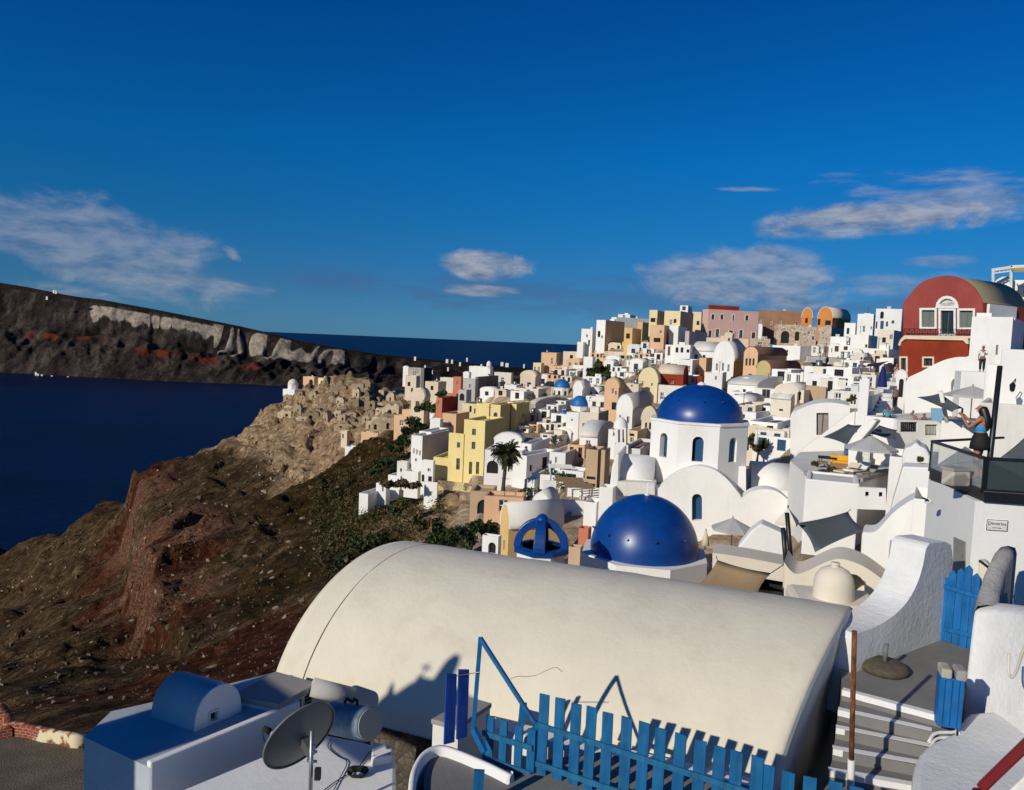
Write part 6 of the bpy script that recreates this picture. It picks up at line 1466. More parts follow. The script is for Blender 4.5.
mb = MB(); hole = [wc-u*hw2-Zv*hh2, wc+u*hw2-Zv*hh2, wc+u*hw2+Zv*hh2, wc-u*hw2+Zv*hh2]; prism(mb, [p+nn*.02 for p in prof], (wc, nn), .08, M['white'], [[p+nn*.02 for p in hole]], world=True); mb.build('front', bk_)
mb = MB(); mb.face([p-nn*.05 for p in hole], M['dark']); mb.build('window', bk_)
mb = MB()
for a, b in zip(hole, hole[1:]+hole[:1]): mb.bar(a+(a-wc)*.25+nn*.025, b+(b-wc)*.25+nn*.025, .03, .03, M['white2'])
mb.build('window_frame', bk_)
mb = MB(); c = BRp+ax*.6+Zv*.12
mb.tube([c+V((.0, .05, -.1)), c+V((0, .05, .16)), c+V((.06, .05, .2)), c+V((.12, .05, .14))], .035, M['white'], 8); one('short bent white vent pipe behind the roof hood', 'pipe', 'vent_pipe', mb)
# louvred block
lb = thing('louvred_block', 'flat grey roof block with louvred openings beside the vault end', 'roof block', tuple(Pz(275, 700, -6.3)))
mb = MB(); q = slab(mb, [(232, 694.5), (275.5, 671), (318, 682.5), (279, 704)], -5.74, .1, M['conc']); mb.build('lid', lb, bevel=.015)
mb = MB(); ce = sum(q, V((0, 0, 0)))/4; q2 = [ce+(p-ce)*.96-Zv*.102 for p in q]; slab(mb, None, 0, 2.6, M['white2'], world=q2); mb.build('wall', lb)
a, b = q2[3], q2[2]; u = (b-a); L_ = u.length; u.normalize(); nn = V((u.y, -u.x, 0)); nn = nn if nn.y < 0 else -nn
for i in range(3):
    c = a+u*(L_*(.12+.28*i)); m_ = MB(); m_.hexa([c+nn*.01-Zv*.3, c+u*.16*L_/.9+nn*.01-Zv*.3, c+u*.16*L_/.9+nn*.002-Zv*.3, c+nn*.002-Zv*.3, c+nn*.01-Zv*.02, c+u*.16*L_/.9+nn*.01-Zv*.02, c+u*.16*L_/.9+nn*.002-Zv*.02, c+nn*.002-Zv*.02], M['dark'])
    for j in range(4): m_.bar(c+nn*.02-Zv*(.05+j*.07), c+u*.16*L_/.9+nn*.02-Zv*(.05+j*.07), .02, .02, M['gyframe'])
    m_.build('louvre', lb)
mb = MB(); mb.tube([P(312, 687, 12.2), P(353, 697, 12.4)], [.15, .15], M['grey'], 20); one('stubby white rounded duct beside the louvred block', 'duct', 'duct', mb)  # white duct coloured grey to stand for its shadow
tk = thing('water_tank', 'pale horizontal cylinder tank with black pipe fittings', 'water tank', tuple(P(352, 742, 10.6)))
a, b = P(333, 717, 10.9), P(370, 724, 10.4); mb = MB(); d = (b-a).normalized(); mb.tube([a, a+d*.05, b-d*.05, b], [.22, .235, .235, .225], simple('shadow_dark_tank_paint', (.13, .19, .24), .6, scale=9, var=.3), 28); mb.build('shell', tk)  # white tank, shell and cap coloured darker to stand for its shadow
mb = MB(); mb.tube([b, b+d*.02],   .215, M['conc'], 28); mb.build('end_cap', tk)
mb = MB(); c = a.lerp(b, .5)+Zv*.25; mb.tube([c-d*.15, c-d*.1+Zv*.06, c+d*.02+Zv*.02, c+d*.06+Zv*.07, c+d*.12+Zv*.05, c+d*.13-Zv*.02], .022, M['dark'], 8); mb.build('pipe_fitting', tk)
# lower white roof
lr = thing('low_roof', 'bright white lower roof carrying the satellite dish', 'roof terrace', tuple(Pz(300, 780, -8.2)))
mb = MB(); q = slab(mb, [(150, 830), (180, 790), (262, 756), (325, 734), (362, 741), (393, 750.5), (396, 760), (396, 830)], -5.95, 2.6, M['white']); mb.build('roof', lr, bevel=.05)
mb = MB(); c = Pz(374, 756, -5.95); mb.hexa([Pz(371, 767, -5.95), Pz(392, 764, -5.95), Pz(392, 754, -5.95), Pz(372, 750, -5.95)]+[p+Zv*.13 for p in (Pz(371, 767, -5.95), Pz(392, 764, -5.95), Pz(392, 754, -5.95), Pz(372, 750, -5.95))], M['white']); mb.build('upstand', lr, bevel=.02)
# satellite dish
dsh = thing('satellite_dish', 'round grey satellite dish on a steel pole seen from behind', 'satellite dish', tuple(Pz(313, 800, -5.95)))
C_ = P(299.5, 735, 9.3); nd = (_r*-.70+_u*.43+_f*.58).normalized(); ua = nd.cross(_f).normalized(); ub = nd.cross(ua); rr_ = .47
dm = simple('dish_grey_paint', (.15, .165, .15), .5, spec=.4, var=.08)
mb = MB(); rows = []
for i in range(13):
    r_ = rr_*i/12*.999+.002; dp = .10*(1-(i/12)**2); rows.append([C_-nd*dp+ua*math.cos(2*math.pi*k/48)*r_+ub*math.sin(2*math.pi*k/48)*r_*1.05 for k in range(48)])
mb.grid(rows, dm, True, closed=True); rim = rows[-1]; mb.grid([rim, [p+(p-C_)*.03+nd*.004 for p in rim], [p+(p-C_)*.03-nd*.02 for p in rim], [p-nd*.02 for p in rim]], dm, True, closed=True)
rows2 = [[p+nd*.012 for p in r0] for r0 in rows]; mb.grid(rows2, dm, True, closed=True); mb.build('reflector', dsh)
pb0 = P(314, 800, 9.15); pt0 = P(312, 730, 9.05); pb0.z = -5.95; mb = MB(); mb.tube([V((pt0.x, pt0.y, -6.0)), pt0], .026, M['metal'], 12); mb.build('pole', dsh)
mb = MB(); bc = C_-nd*.12; pp_ = V((pt0.x, pt0.y, bc.z-.02)); mb.bar(bc, pp_, .10, .12, M['metal']); mb.bar(bc-Zv*.1, V((pt0.x, pt0.y, bc.z-.14)), .03, .05, M['metal'])
for dz in (.0, -.12): mb.tube([pp_+V((-.05, 0, dz)), pp_+V((.07, -.01, dz))], .018, M['metal'], 8)
mb.build('bracket', dsh)
mb = MB(); lnbp = C_+nd*.42-ub*.15; tip = P(266.5, 729.5, 9.3); mb.bar(C_+ (tip-C_)*.45-nd*.02, tip, .025, .03, M['metal']); mb.build('arm', dsh)
mb = MB(); mb.tube([tip-_r*.04+_u*.02, tip+_r*.05-_u*.03], [.035, .04], M['dark'], 12); mb.tube([tip+_r*.05-_u*.03, tip+_r*.08-_u*.05], [.03, .03], M['wframe'], 12); mb.build('receiver', dsh)
mb = MB(); mb.tube(smooth_pts([tuple(tip-_r*.05), tuple(P(264, 740, 9.3)), tuple(P(270, 746, 9.3)), tuple(P(276, 744, 9.3))], 4), .006, M['dark'], 6); mb.build('cable', dsh)
mb = MB(); mb.box(V((pt0.x+.09, pt0.y-.03, P(317, 770, 9.1).z)), (.07, .06, .14), M['dark']); mb.build('junction_box', dsh)
cc_ = thing('cable_coil', 'coil of black cable lying on the white lower roof', 'cable coil', tuple(Pz(357, 775, -5.93)))
c = Pz(357.5, 774.5, -5.93)
for k in range(5): m_ = MB(); m_.tube([c+V((math.cos(a)*(.085+.013*k), math.sin(a)*(.085+.012*k)+.005*k, .01*k+.008*math.sin(3*a))) for a in [2*math.pi*j/28 for j in range(29)]], .0085, M['dark'], 6, cap=False); m_.build('loop', cc_)
mb = MB(); mb.tube(smooth_pts([tuple(Pz(x, y, -5.93)) for x, y in ((376, 747), (368, 754), (362, 763), (352, 772), (338, 780), (322, 792), (310, 806))], 4), .007, M['dark'], 6); mb.build('lead', cc_)
mb = MB(); mb.tube(smooth_pts([tuple(Pz(x, y, -5.93)) for x, y in ((331, 739), (328, 747), (338, 756), (347, 762), (340, 778), (331, 795))], 4), .007, M['dark'], 6); one('thin black cable running over the white lower roof', 'cable', 'cable', mb)
# plaza lower left
soil = plaster('bare_earth_roof', (.15, .125, .085), var=.3, stain=.5, streak=False, bscale=30, bump=1, big=2)
pz = thing('earth_terrace', 'flat bare earth terrace at the lower left corner', 'terrace', tuple(Pz(60, 770, -9)))
mb = MB(); slab(mb, [(-160, 760), (0, 733), (10, 724), (40, 733), (84, 741), (100, 757), (118, 775), (126, 800), (128, 850), (-160, 860)], -8.0, 1.5, soil); mb.build('surface', pz)
brk, nt, b = newmat('red_brick_remains'); g = nt.nodes.new('ShaderNodeTexCoord').outputs['Object']; bt_ = nt.nodes.new('ShaderNodeTexBrick'); bt_.inputs['Scale'].default_value = 4.2; bt_.inputs['Color1'].default_value = (.30, .06, .02, 1); bt_.inputs['Color2'].default_value = (.22, .04, .015, 1); bt_.inputs['Mortar'].default_value = (.45, .38, .28, 1); bt_.inputs['Mortar Size'].default_value = .015
mp = nt.nodes.new('ShaderNodeMapping'); mp.inputs['Rotation'].default_value = (R(90), 0, 0); nt.links.new(g, mp.inputs[0]); nt.links.new(mp.outputs[0], bt_.inputs[0])
nn_ = noise_node(nt, 1.6, 4, .6, g); nt.links.new(mix(nt, ramp(nt, nn_.outputs[0], [(.56, 0.0), (.6, 1.0)]).outputs[0], bt_.outputs[0], (.72, .62, .38)), b.inputs['Base Color']); b.inputs['Roughness'].default_value = .95
bwl = thing('brick_wall', 'low broken red brick edge wall with yellow plaster at the earth terrace', 'wall', tuple(Pz(45, 735, -8)))
mb = MB(); pts = [Pz(x, y, -7.78+.03*(i % 2)) for i, (x, y) in enumerate(((9, 722.5), (17, 722), (30, 725), (45, 728), (60, 731), (74, 733.5), (85, 735.5)))]; pathwall(mb, pts, .14, .5, brk); mb.build('wall', bwl)
mb = MB(); pathwall(mb, [Pz(-6, 702, -7.5), Pz(4, 706, -7.6), Pz(9, 715, -7.75), Pz(6, 728, -7.8)], .2, .7, brk); one('crumbling brick stub at the left edge of the picture', 'wall', 'brick_stub', mb)
# unseen building added at the left, outline shaped to shadow roofs and vault
sd = V((math.sin(SUN_AZ_TRAVEL), math.cos(SUN_AZ_TRAVEL), 0)); sq = V((sd.y, -sd.x, 0))
nb = thing('shadow_caster', 'unseen whitewashed shadow caster with shaped top standing left of the viewpoint', 'chapel', tuple(sd*-5+sq*-10+Zv*-8))
y_ = math.atan2(sq.y, sq.x); S_ = -4.0
def cq(q_, z_, ds=0): return sd*(S_+ds)+sq*q_+Zv*z_
mb = MB(); o_ = [cq(-11.95, -9), cq(-11.95, -1.08), cq(-10.6, -1.08), cq(-10.6, -9)]
prism(mb, o_, (o_[0], sd), 1.4, M['white'], world=True); mb.build('wall', nb, bevel=.04)
k_ = -.52; sh = -.22; mb = MB(); o_ = [cq(-10.6, -1.16), cq(-10.6, -1.08), cq(-10.35, -.45+k_), cq(-10.12, .02+k_), cq(-9.98+sh, .10+k_), cq(-9.85+sh, -.1+k_), cq(-9.7+sh, .15+k_), cq(-9.55+sh, .36+k_), cq(-9.36+sh, .40+k_), cq(-9.32+sh, .8+k_), cq(-9.25+sh, .95+k_), cq(-9.15+sh, .93+k_), cq(-9.1+sh, .8+k_), cq(-9.05+sh, .45+k_), cq(-8.7, .35+k_), cq(-8.6, -1.16)]
prism(mb, o_, (o_[0], sd), .5, M['white'], world=True); mb.build('shadow_outline_slab', nb, bevel=.03)  # added slab, top edge shaped for the shadow it throws
add_cross(nb, cq(-9.56+sh, .45+k_, -.25), .13, yaw=y_)
# ---- right side: gate, box, walls
gtr = thing('picket_gate', 'bright blue pointed picket gate at the top of the cement landing', 'gate', tuple(Pz(955, 642, -5.2)))
qa, qb = Pz(943, 641, -5.2), Pz(978, 652, -5.2); qd = (qb-qa); qd.z = 0; qd.normalize(); qn = V((qd.y, -qd.x, 0)); qn = qn if qn.y < 0 else -qn
for (x, yt_, yb_) in ((945.5, 577, 641), (953.5, 570, 643), (961.5, 568, 646), (969.5, 565, 649), (977, 573, 651)):
    t = Pplane(x, yt_, qa, qn); b = Pplane(x-2, yb_, qa, qn); b.x, b.y = t.x, t.y; picket(gtr, b, t, .125, .025, qn, BWg, pointed=x > 947)
for y0, y1 in ((586, 596), (628, 637)):
    mb = MB(); mb.bar(Pplane(944, y0, qa, qn)+qn*.03, Pplane(979, y1, qa, qn)+qn*.03, .035, .075, BWg); mb.build('rail', gtr, bevel=.004, seg=1)
mb = MB(); q = P(938, 583, 14.3); mb.box(q, (.3, .25, .2), M['white'], yaw=R(10)); one('small white block bracket on the wall beside the blue gate', 'bracket', 'wall_bracket', mb, bevel=.06)
ub_ = thing('parasol_stand', 'heavy dark round parasol base with short pole stub on the landing', 'parasol base', tuple(Pz(885, 672, -5.2)))
c = Pz(884, 671, -5.2); mb = MB(); mb.lathe(c, [(.01, 0), (.34, 0), (.375, .05), (.37, .10), (.3, .15), (.1, .17), (.01, .17)], plaster('pebbled_cement', (.13, .11, .08), var=.4, bscale=60, bump=1, big=12), 36); mb.build('weight', ub_)
mb = MB(); mb.tube([c+Zv*.15, c+Zv*.46+V((.01, 0, 0))], .035, M['gframe'], 14); mb.build('tube', ub_)
rust, nt, b = newmat('rusted_steel'); g = nt.nodes.new('ShaderNodeNewGeometry').outputs['Position']; n1 = noise_node(nt, 14, 6, .7, g, (1, 1, .5)); nt.links.new(ramp(nt, n1.outputs[0], [(.35, (.07, .02, .008)), (.55, (.22, .07, .025)), (.72, (.33, .16, .08))]).outputs[0], b.inputs['Base Color']); b.inputs['Roughness'].default_value = .9
rp = thing('rusty_pole', 'thin rusty upright pipe with white sleeve beside the vault end', 'pole', tuple(P(850.5, 792, 9.9)))
a, b_ = P(850.5, 794, 9.9), P(854.5, 631, 9.9); mb = MB(); mb.tube([a.lerp(b_, .2), b_], .033, rust, 12); mb.build('pipe', rp); mb = MB(); mb.tube([a, a.lerp(b_, .215)], .045, M['white2'], 12); mb.build('sleeve', rp)
bb_ = thing('meter_box', 'narrow blue cabinet with rough stone lid against the white wall', 'cabinet', tuple(Pz(950, 728, -5.6)))
a, b_ = Pz(937, 726, -5.27), Pz(961, 730, -5.27); u = (b_-a); u.z = 0; wd = u.length; u.normalize(); nn = V((u.y, -u.x, 0)); nn = nn if nn.y < 0 else -nn; hgt = P(940, 677, a.y).z+5.27
mb = MB(); mb.hexa([a, b_, b_-nn*.25, a-nn*.25, a+Zv*hgt, b_+Zv*hgt, b_-nn*.25+Zv*hgt, a-nn*.25+Zv*hgt], BWg); mb.build('door', bb_, bevel=.01)
mb = MB()
for k in range(3): c = a+u*wd*(.2+.3*k)+nn*.004; mb.bar(c+Zv*.03, c+Zv*(hgt-.03), .008, .01, M['bframe'], upv=V((0, 1, 0)))
mb.build('groove', bb_)
mb = MB(); c = (a+b_)/2-nn*.1+Zv*(hgt+.07); mb.box(c+u*-.09, (wd*.46, .3, .14), M['stoneg'], yaw=math.atan2(u.y, u.x)); mb.box(c+u*.1, (wd*.46, .3, .15), rwd, yaw=math.atan2(u.y, u.x)); mb.build('lid', bb_, bevel=.03)
mb = MB(); pts = [P(960.5, 695, 11.0), P(959.5, 712, 10.9), P(957.5, 727, 10.85), P(955, 732, 10.8), P(940, 732.5, 10.75), P(933, 735, 10.7), P(929, 742, 10.6)]; mb.tube(smooth_pts([tuple(p) for p in pts], 3), .024, M['wframe'], 10); mb.tube(smooth_pts([tuple(p+V((.0, -.05, -.05))) for p in pts[2:]], 3), .02, M['wframe'], 10); one('pair of white plastic pipes bending around the blue cabinet', 'pipes', 'water_pipe', mb)
wa_ = thing('garden_wall', 'weathered curved wall with grey rubbed top right of the blue gate', 'wall', tuple(P(990, 640, 12.4)))
st_ = [((999, 547, 13.4), (1017, 548, 13.4)), ((993, 553, 13.2), (1013, 556, 13.2)), ((985, 570, 12.9), (1005, 574, 12.9)), ((978.5, 590, 12.5), (1000, 594, 12.5)), ((975, 606, 12.15), (999, 610, 12.15))]
mb = MB(); rows = []
for l, r_ in st_:
    l, r_ = P(*l), P(*r_); r_.z = l.z; dx_ = r_-l; rows.append([l-dx_*.05-Zv*2.6, l-dx_*.02-Zv*.10, l+dx_*.1, (l+r_)/2+Zv*.03, r_-dx_*.1, r_+dx_*.02-Zv*.10, r_+dx_*.05-Zv*2.6])
mb.grid(rows, rwd, True); mb.face(rows[0], rwd); mb.build('wall', wa_)
wb_ = thing('garden_wall', 'big rough white buttress wall at the right edge above the steps', 'wall', tuple(P(985, 740, 11)))
tpl = [(974.5, 611, 12.15), (990, 610, 11.95), (1010, 612, 11.6), (1040, 616, 11.0), (1090, 622, 10.1)]
mb = MB(); rows = []
for i, (x, y, D) in enumerate(smooth_pts(tpl, 4)):
    t = P(x, y, D); lean = V((-.72, -.69, 0)); row = []
    for k, (o_, z_) in enumerate(((-.55, -2.2), (-.5, 0), (-.42, .02), (-.04, .0), (0, -.05), (.03, -.3), (.07, -.8), (.13, -1.3), (.24, -1.75), (.42, -2.05), (.6, -2.3))):
        nz_ = .03*noise.noise(V((t.x*1.5, t.y*1.5, z_*1.5))); row.append(t+lean*(o_+nz_)+Zv*z_)
    rows.append(row)
mb.grid(rows, rw, True); mb.face(rows[0], rw); mb.build('wall', wb_)
bs = thing('wall_bench', 'low rounded white bench ledge below the buttress wall', 'bench ledge', tuple(Pz(950, 770, -6.4)))
mb = MB(); q = slab(mb, smooth_pts([(968, 712), (950, 731), (932, 740), (920, 751), (914, 765), (911.5, 785), (910, 815), (913, 860)], 2)+[(1100, 860), (1100, 700)], -5.36, 1.5, rw); mb.build('ledge', bs, bevel=.1, seg=3)
mb = MB(); mb.tube(smooth_pts([tuple(P(*p)) for p in ((1009, 654, 10.45), (1008.5, 670, 10.4), (1011, 677.5, 10.3), (1016, 672, 10.2), (1021, 657, 10.05), (1027, 640, 9.9))], 4), .018, M['cream2'], 8); one('looped cream cable hanging on the rough buttress wall', 'cable', 'wall_cable', mb)
mrail = simple('maroon_gloss_paint', (.16, .012, .014), .3, spec=.6)
hr2 = thing('handrail', 'dark red painted handrail crossing the bottom right corner', 'handrail', tuple(P(985, 790, 4.6)))
a, b_ = P(982, 787, 4.55), P(1060, 712, 4.3); mb = MB(); mb.bar(a, b_, .085, .06, mrail); mb.build('rail', hr2, bevel=.01); mb = MB(); mb.bar(a+V((-.005, -.0, -.02)), a+V((-.0, 0, -.6)), .075, .07, mrail, upv=V((0, 1, 0))); mb.bar(P(1010, 800, 4.5), P(1060, 752, 4.4), .03, .08, M['wframe']); mb.build('upright', hr2, bevel=.01)
mb = MB(); mb.tube([P(958.5, 690, 11.02), P(958, 705, 10.95), P(956.5, 755, 10.6)], .012, M['dark'], 6); one('thin black conduit down the white wall beside the cabinet', 'conduit', 'conduit', mb)
# ================================================================= vegetation
def leafmat(name, c1, c2, c3):
    m, nt, b = newmat(name); g = nt.nodes.new('ShaderNodeNewGeometry').outputs['Position']
    n = noise_node(nt, 1.3, 5, .7, g); n2 = noise_node(nt, .35, 3, .6, g)
    c = ramp(nt, n.outputs[0], [(.3, c1), (.5, c2), (.7, c3)]).outputs[0]
    nt.links.new(c, b.inputs['Base Color']); b.inputs['Roughness'].default_value = .75; b.inputs['Specular IOR Level'].default_value = .25
    return m
LG = leafmat('green_leaves', (.015, .028, .008), (.04, .06, .016), (.10, .12, .035)); LD = leafmat('dark_leaves', (.006, .014, .005), (.018, .032, .010), (.05, .07, .02))
LO = leafmat('dry_olive_leaves', (.03, .025, .010), (.08, .065, .022), (.17, .12, .045)); LP = leafmat('pink_flowers', (.25, .07, .07), (.55, .16, .15), (.75, .34, .30)); LR = leafmat('magenta_flowers', (.05, .01, .015), (.14, .02, .03), (.28, .05, .06))
bark = simple('bark', (.10, .075, .05), .9, scale=8, var=.4, bump=.6)
def leaves(mb, c, rad, n, size, mat, rg):
    for _ in range(n):
        while True:
            v = V((rg.uniform(-1, 1), rg.uniform(-1, 1), rg.uniform(-1, 1)))
            if .25 < v.length < 1: break
        v = v.normalized()*(.55+.45*rg.random())*(1+.25*noise.noise(v*2.3+c*.7))
        p = c+V((v.x*rad[0], v.y*rad[1], v.z*rad[2])); s = size*rg.uniform(.6, 1.4)
        a = V((rg.uniform(-1, 1), rg.uniform(-1, 1), rg.uniform(-1, 1))).normalized(); b = a.cross(V((rg.uniform(-1, 1), rg.uniform(-1, 1), rg.uniform(-1, 1)))).normalized()
        mb.face([p-a*s, p-b*s*.5, p+a*s, p+b*s*.5], mat)
def tree(label, cat, blobs, D, mat, base, n=260, size=.3, name='tree', group=None, seed=0, trunk=True, mat2=None):
    """blobs: (px, py, rx_px, ry_px)"""
    rg = random.Random(seed+int(blobs[0][0]*7)); bp_ = P(base[0], base[1], D); root = thing(name, label, cat, tuple(bp_), group); mb = MB()
    for i, (x, y, rx, ry) in enumerate(blobs):
        c = P(x, y, D+rg.uniform(-.4, .4)*rx*D/FPX); r1 = rx*D/FPX; r2 = ry*D/FPX
        for k in range(5):
            cc = c+V((rg.uniform(-.5, .5)*r1, rg.uniform(-.5, .5)*r1, rg.uniform(-.45, .45)*r2)); leaves(mb, cc, (r1*.62, r1*.62, r2*.58), n//5, size, mat if (mat2 is None or rg.random() < .7) else mat2, rg)
    mb.build('crown', root, shift=True)
    if trunk:
        t = MB(); c = P(blobs[0][0], blobs[0][1], D); h_ = c.z-bp_.z; r0 = max(.08, h_*.035)
        t.tube([bp_-Zv*.5, bp_+V((.05*h_, 0, h_*.4)), V((c.x, c.y, c.z))], [r0*1.3, r0, r0*.5], bark, 8)
        for k in range(4): a = k*1.6; t.tube([bp_+V((.05*h_, 0, h_*.4)), V((c.x+math.cos(a)*h_*.22, c.y+math.sin(a)*h_*.22, c.z+h_*.08))], [r0*.6, r0*.25], bark, 6)
        t.build('trunk', root)
    return root
tree('broad leafy green tree beside the tall plain white wall', 'tree', [(597, 380, 9, 14), (592, 373, 6, 8), (604, 376, 7, 12), (598, 366, 5, 6), (592, 388, 6, 7)], 170, LG, (599, 402), n=420, size=.42)
tree('dark red flowering bougainvillea under the broad green tree', 'bush', [(599, 396, 8, 6), (605, 403, 6, 6), (596, 404, 5, 4)], 160, LR, (600, 412), n=300, size=.3, name='flowering_bush', mat2=LD)
tree('round dark green tree left of the white stepped hut', 'tree', [(416, 424, 11, 9), (408, 430, 6, 6), (423, 430, 6, 6)], 140, LD, (416, 440), n=420, size=.32)
tree('dark green tree leaning against the deep red house', 'tree', [(426, 404, 8, 7), (434, 408, 6, 6), (419, 409, 5, 4)], 155, LG, (428, 416), n=320, size=.32)
tree('small pale green tree in front of the salmon tower', 'tree', [(440, 396, 5, 4), (444, 394, 4, 4)], 164, LG, (441, 403), n=200, size=.28)
tree('brownish green shrub beside the white gabled house', 'shrub', [(735, 381, 8, 6), (729, 385, 6, 5), (741, 384, 5, 5)], 116, LO, (735, 392), n=300, size=.26, name='shrub', mat2=LG)
tree('clipped dark green hedge clump above the red walled house', 'hedge', [(672, 367, 8, 4), (666, 368, 4, 4), (678, 368, 4, 4)], 148, LG, (672, 373), n=320, size=.24, trunk=False, name='hedge')
tree('spiky dark plants behind the white barrel chapel', 'plant', [(646, 412, 5, 6), (652, 418, 4, 6), (642, 406, 5, 3)], 112, LD, (648, 428), n=180, size=.3, name='garden_plant')
tree('potted green plants around the folded white parasol', 'plants', [(752, 440, 5, 7), (763, 444, 5, 8), (757, 449, 6, 4)], 65, LG, (757, 458), n=300, size=.14, name='garden_plant', mat2=LO)
tree('pink bougainvillea mound left of the tan pier', 'flowering bush', [(573, 495, 7, 7), (580, 499, 4, 5)], 76, LP, (574, 507), n=300, size=.14, name='flowering_bush')
tree('pink bougainvillea mound beside the white cafe parasol', 'flowering bush', [(562, 499, 6, 6), (557, 503, 4, 4)], 76, LP, (562, 508), n=260, size=.14, name='flowering_bush', mat2=LD)
tree('red flowers in the ledge planter right of the big dome', 'flowers', [(762, 411.5, 6, 1.6)], 82, LR, (762, 413), n=120, size=.12, trunk=False, name='flower_row')
tree('yellow green succulent in a brown planter by the stairs', 'plant', [(853, 398, 3, 2.5), (849, 400, 2.5, 2)], 53, LO, (852, 402), n=90, size=.1, trunk=False, name='garden_plant')
tree('white flowering creeper climbing the pillar buttress', 'creeper', [(871, 427, 4, 5), (868, 433, 3, 4), (874, 424, 2.5, 3)], 44, leafmat('cream_blossom', (.25, .22, .16), (.5, .46, .36), (.7, .66, .55)), (869, 436), n=160, size=.07, trunk=False, name='creeper')
tree('dry plants along the front edge of the curved terrace', 'plants', [(815, 464, 4, 3), (824, 471, 6, 3), (832, 469, 5, 3)], 43, LO, (824, 474), n=160, size=.08, trunk=False, name='garden_plant')
tree('dry bush growing in the niche of the gabled chimney', 'bush', [(920, 459, 3.6, 4.2)], 26.2, LO, (920, 464), n=200, size=.045, trunk=False, name='bush')
# bushes below the yellow houses
def bush_at(label, blobs, D, mat, mat2, n=330, size=.22): tree(label, 'bush', blobs, D, mat, (blobs[0][0], blobs[0][1]+blobs[0][3]), n=n, size=size, trunk=False, name='bush', mat2=mat2)
bush_at('dark green bush right of the row, touching the white porch wall', [(488, 532, 12, 12), (478, 528, 9, 10), (495, 540, 9, 10)], 64, LD, None)
bush_at('dark green bush in the middle of the row below the yellow houses', [(462, 533, 13, 10), (470, 540, 10, 9), (452, 538, 10, 9)], 66, LD, LG)
bush_at('dark green bush at the left of the row below the yellow houses', [(440, 528, 9, 10), (446, 538, 9, 8), (432, 538, 8, 8)], 70, LD, LG)
bush_at('olive brown bush on the slope under the small stained cliff', [(424, 524, 10, 9), (415, 519, 8, 7)], 76, LO, None)
bush_at('olive brown bush above the white foundation block', [(400, 483, 9, 4), (413, 486, 9, 4), (386, 484, 7, 4)], 100, LO, None, size=.3)
bush_at('mixed green bush left of the stained cliff', [(403, 504, 7, 8), (395, 510, 7, 7)], 95, LG, LO, size=.26)
bush_at('green bush low on the slope behind the vault corner', [(375, 540, 13, 9), (360, 545, 11, 9), (392, 548, 12, 8)], 72, LD, LG)
bush_at('dark green bush at the far left of the vault top', [(345, 560, 11, 10), (335, 572, 9, 10)], 68, LD, LO)
bush_at('green shrub between the ruins and the lowest terrace', [(385, 463, 9, 6), (375, 470, 8, 6), (394, 470, 7, 6)], 125, LD, LG, size=.34)
bush_at('green shrub beneath the peach terrace of the ruins', [(395, 448, 8, 6), (403, 441, 8, 7)], 150, LD, LG, size=.38)
# palm
pal = thing('palm_tree', 'tall slender palm tree in front of the big white house', 'palm', tuple(P(500, 524, 82))); Dp = 82; cpx = P(506.5, 452, Dp)
t = MB(); t.tube([P(499.5, 530, Dp), P(501, 512, Dp), P(503, 488, Dp), P(505.5, 465, Dp), P(506.5, 453, Dp)], [.30, .24, .20, .19, .22], simple('palm_bark', (.07, .055, .04), .95, scale=10, var=.5, bump=1), 10); t.build('trunk', pal)
rg = random.Random(4); pg_ = leafmat('palm_fronds', (.012, .015, .006), (.035, .042, .014), (.09, .09, .03)); mb = MB()
for k in range(84):
    a = rg.uniform(0, 6.28); el = rg.uniform(-1.25, 1.25); L_ = rg.uniform(1.25, 1.75)*(1 if el > -.5 else .8); d = V((math.cos(a)*math.cos(el), math.sin(a)*math.cos(el), math.sin(el))); p = cpx.copy(); pts = [p.copy()]; dd_ = d.copy()
    for j in range(7): p = p+dd_*L_/7; pts.append(p.copy()); dd_ = (dd_+V((0, 0, -.17))).normalized()
    for j in range(1, 8):
        q0 = pts[j]; dr = (pts[j]-pts[j-1]).normalized(); sd_ = dr.cross(Zv); sd_ = sd_.normalized() if sd_.length > .01 else V((1, 0, 0)); ll = .42*(1-abs(j-3.5)/5)
        for s in (-1, 1):
            for q in (0, .5): b0 = q0-dr*L_/7*q; mb.face([b0, b0+dr*.05, b0+sd_*s*ll+dr*.25-Zv*.18*rg.random(), b0+sd_*s*ll*.9+dr*.2-Zv*.2], pg_)
mb.build('crown', pal)
mb = MB()
for k in range(40):
    a = rg.uniform(0, 6.28); r = rg.uniform(.15, .6); p = cpx+V((math.cos(a)*r, math.sin(a)*r, -.2)); q = p+V((math.cos(a)*.2, math.sin(a)*.2, -rg.uniform(.8, 1.9))); s = V((-math.sin(a), math.cos(a), 0))*.14; mb.face([p-s, p+s, q+s*.6, q-s*.6], pg_)
mb.build('dead_fronds', pal)
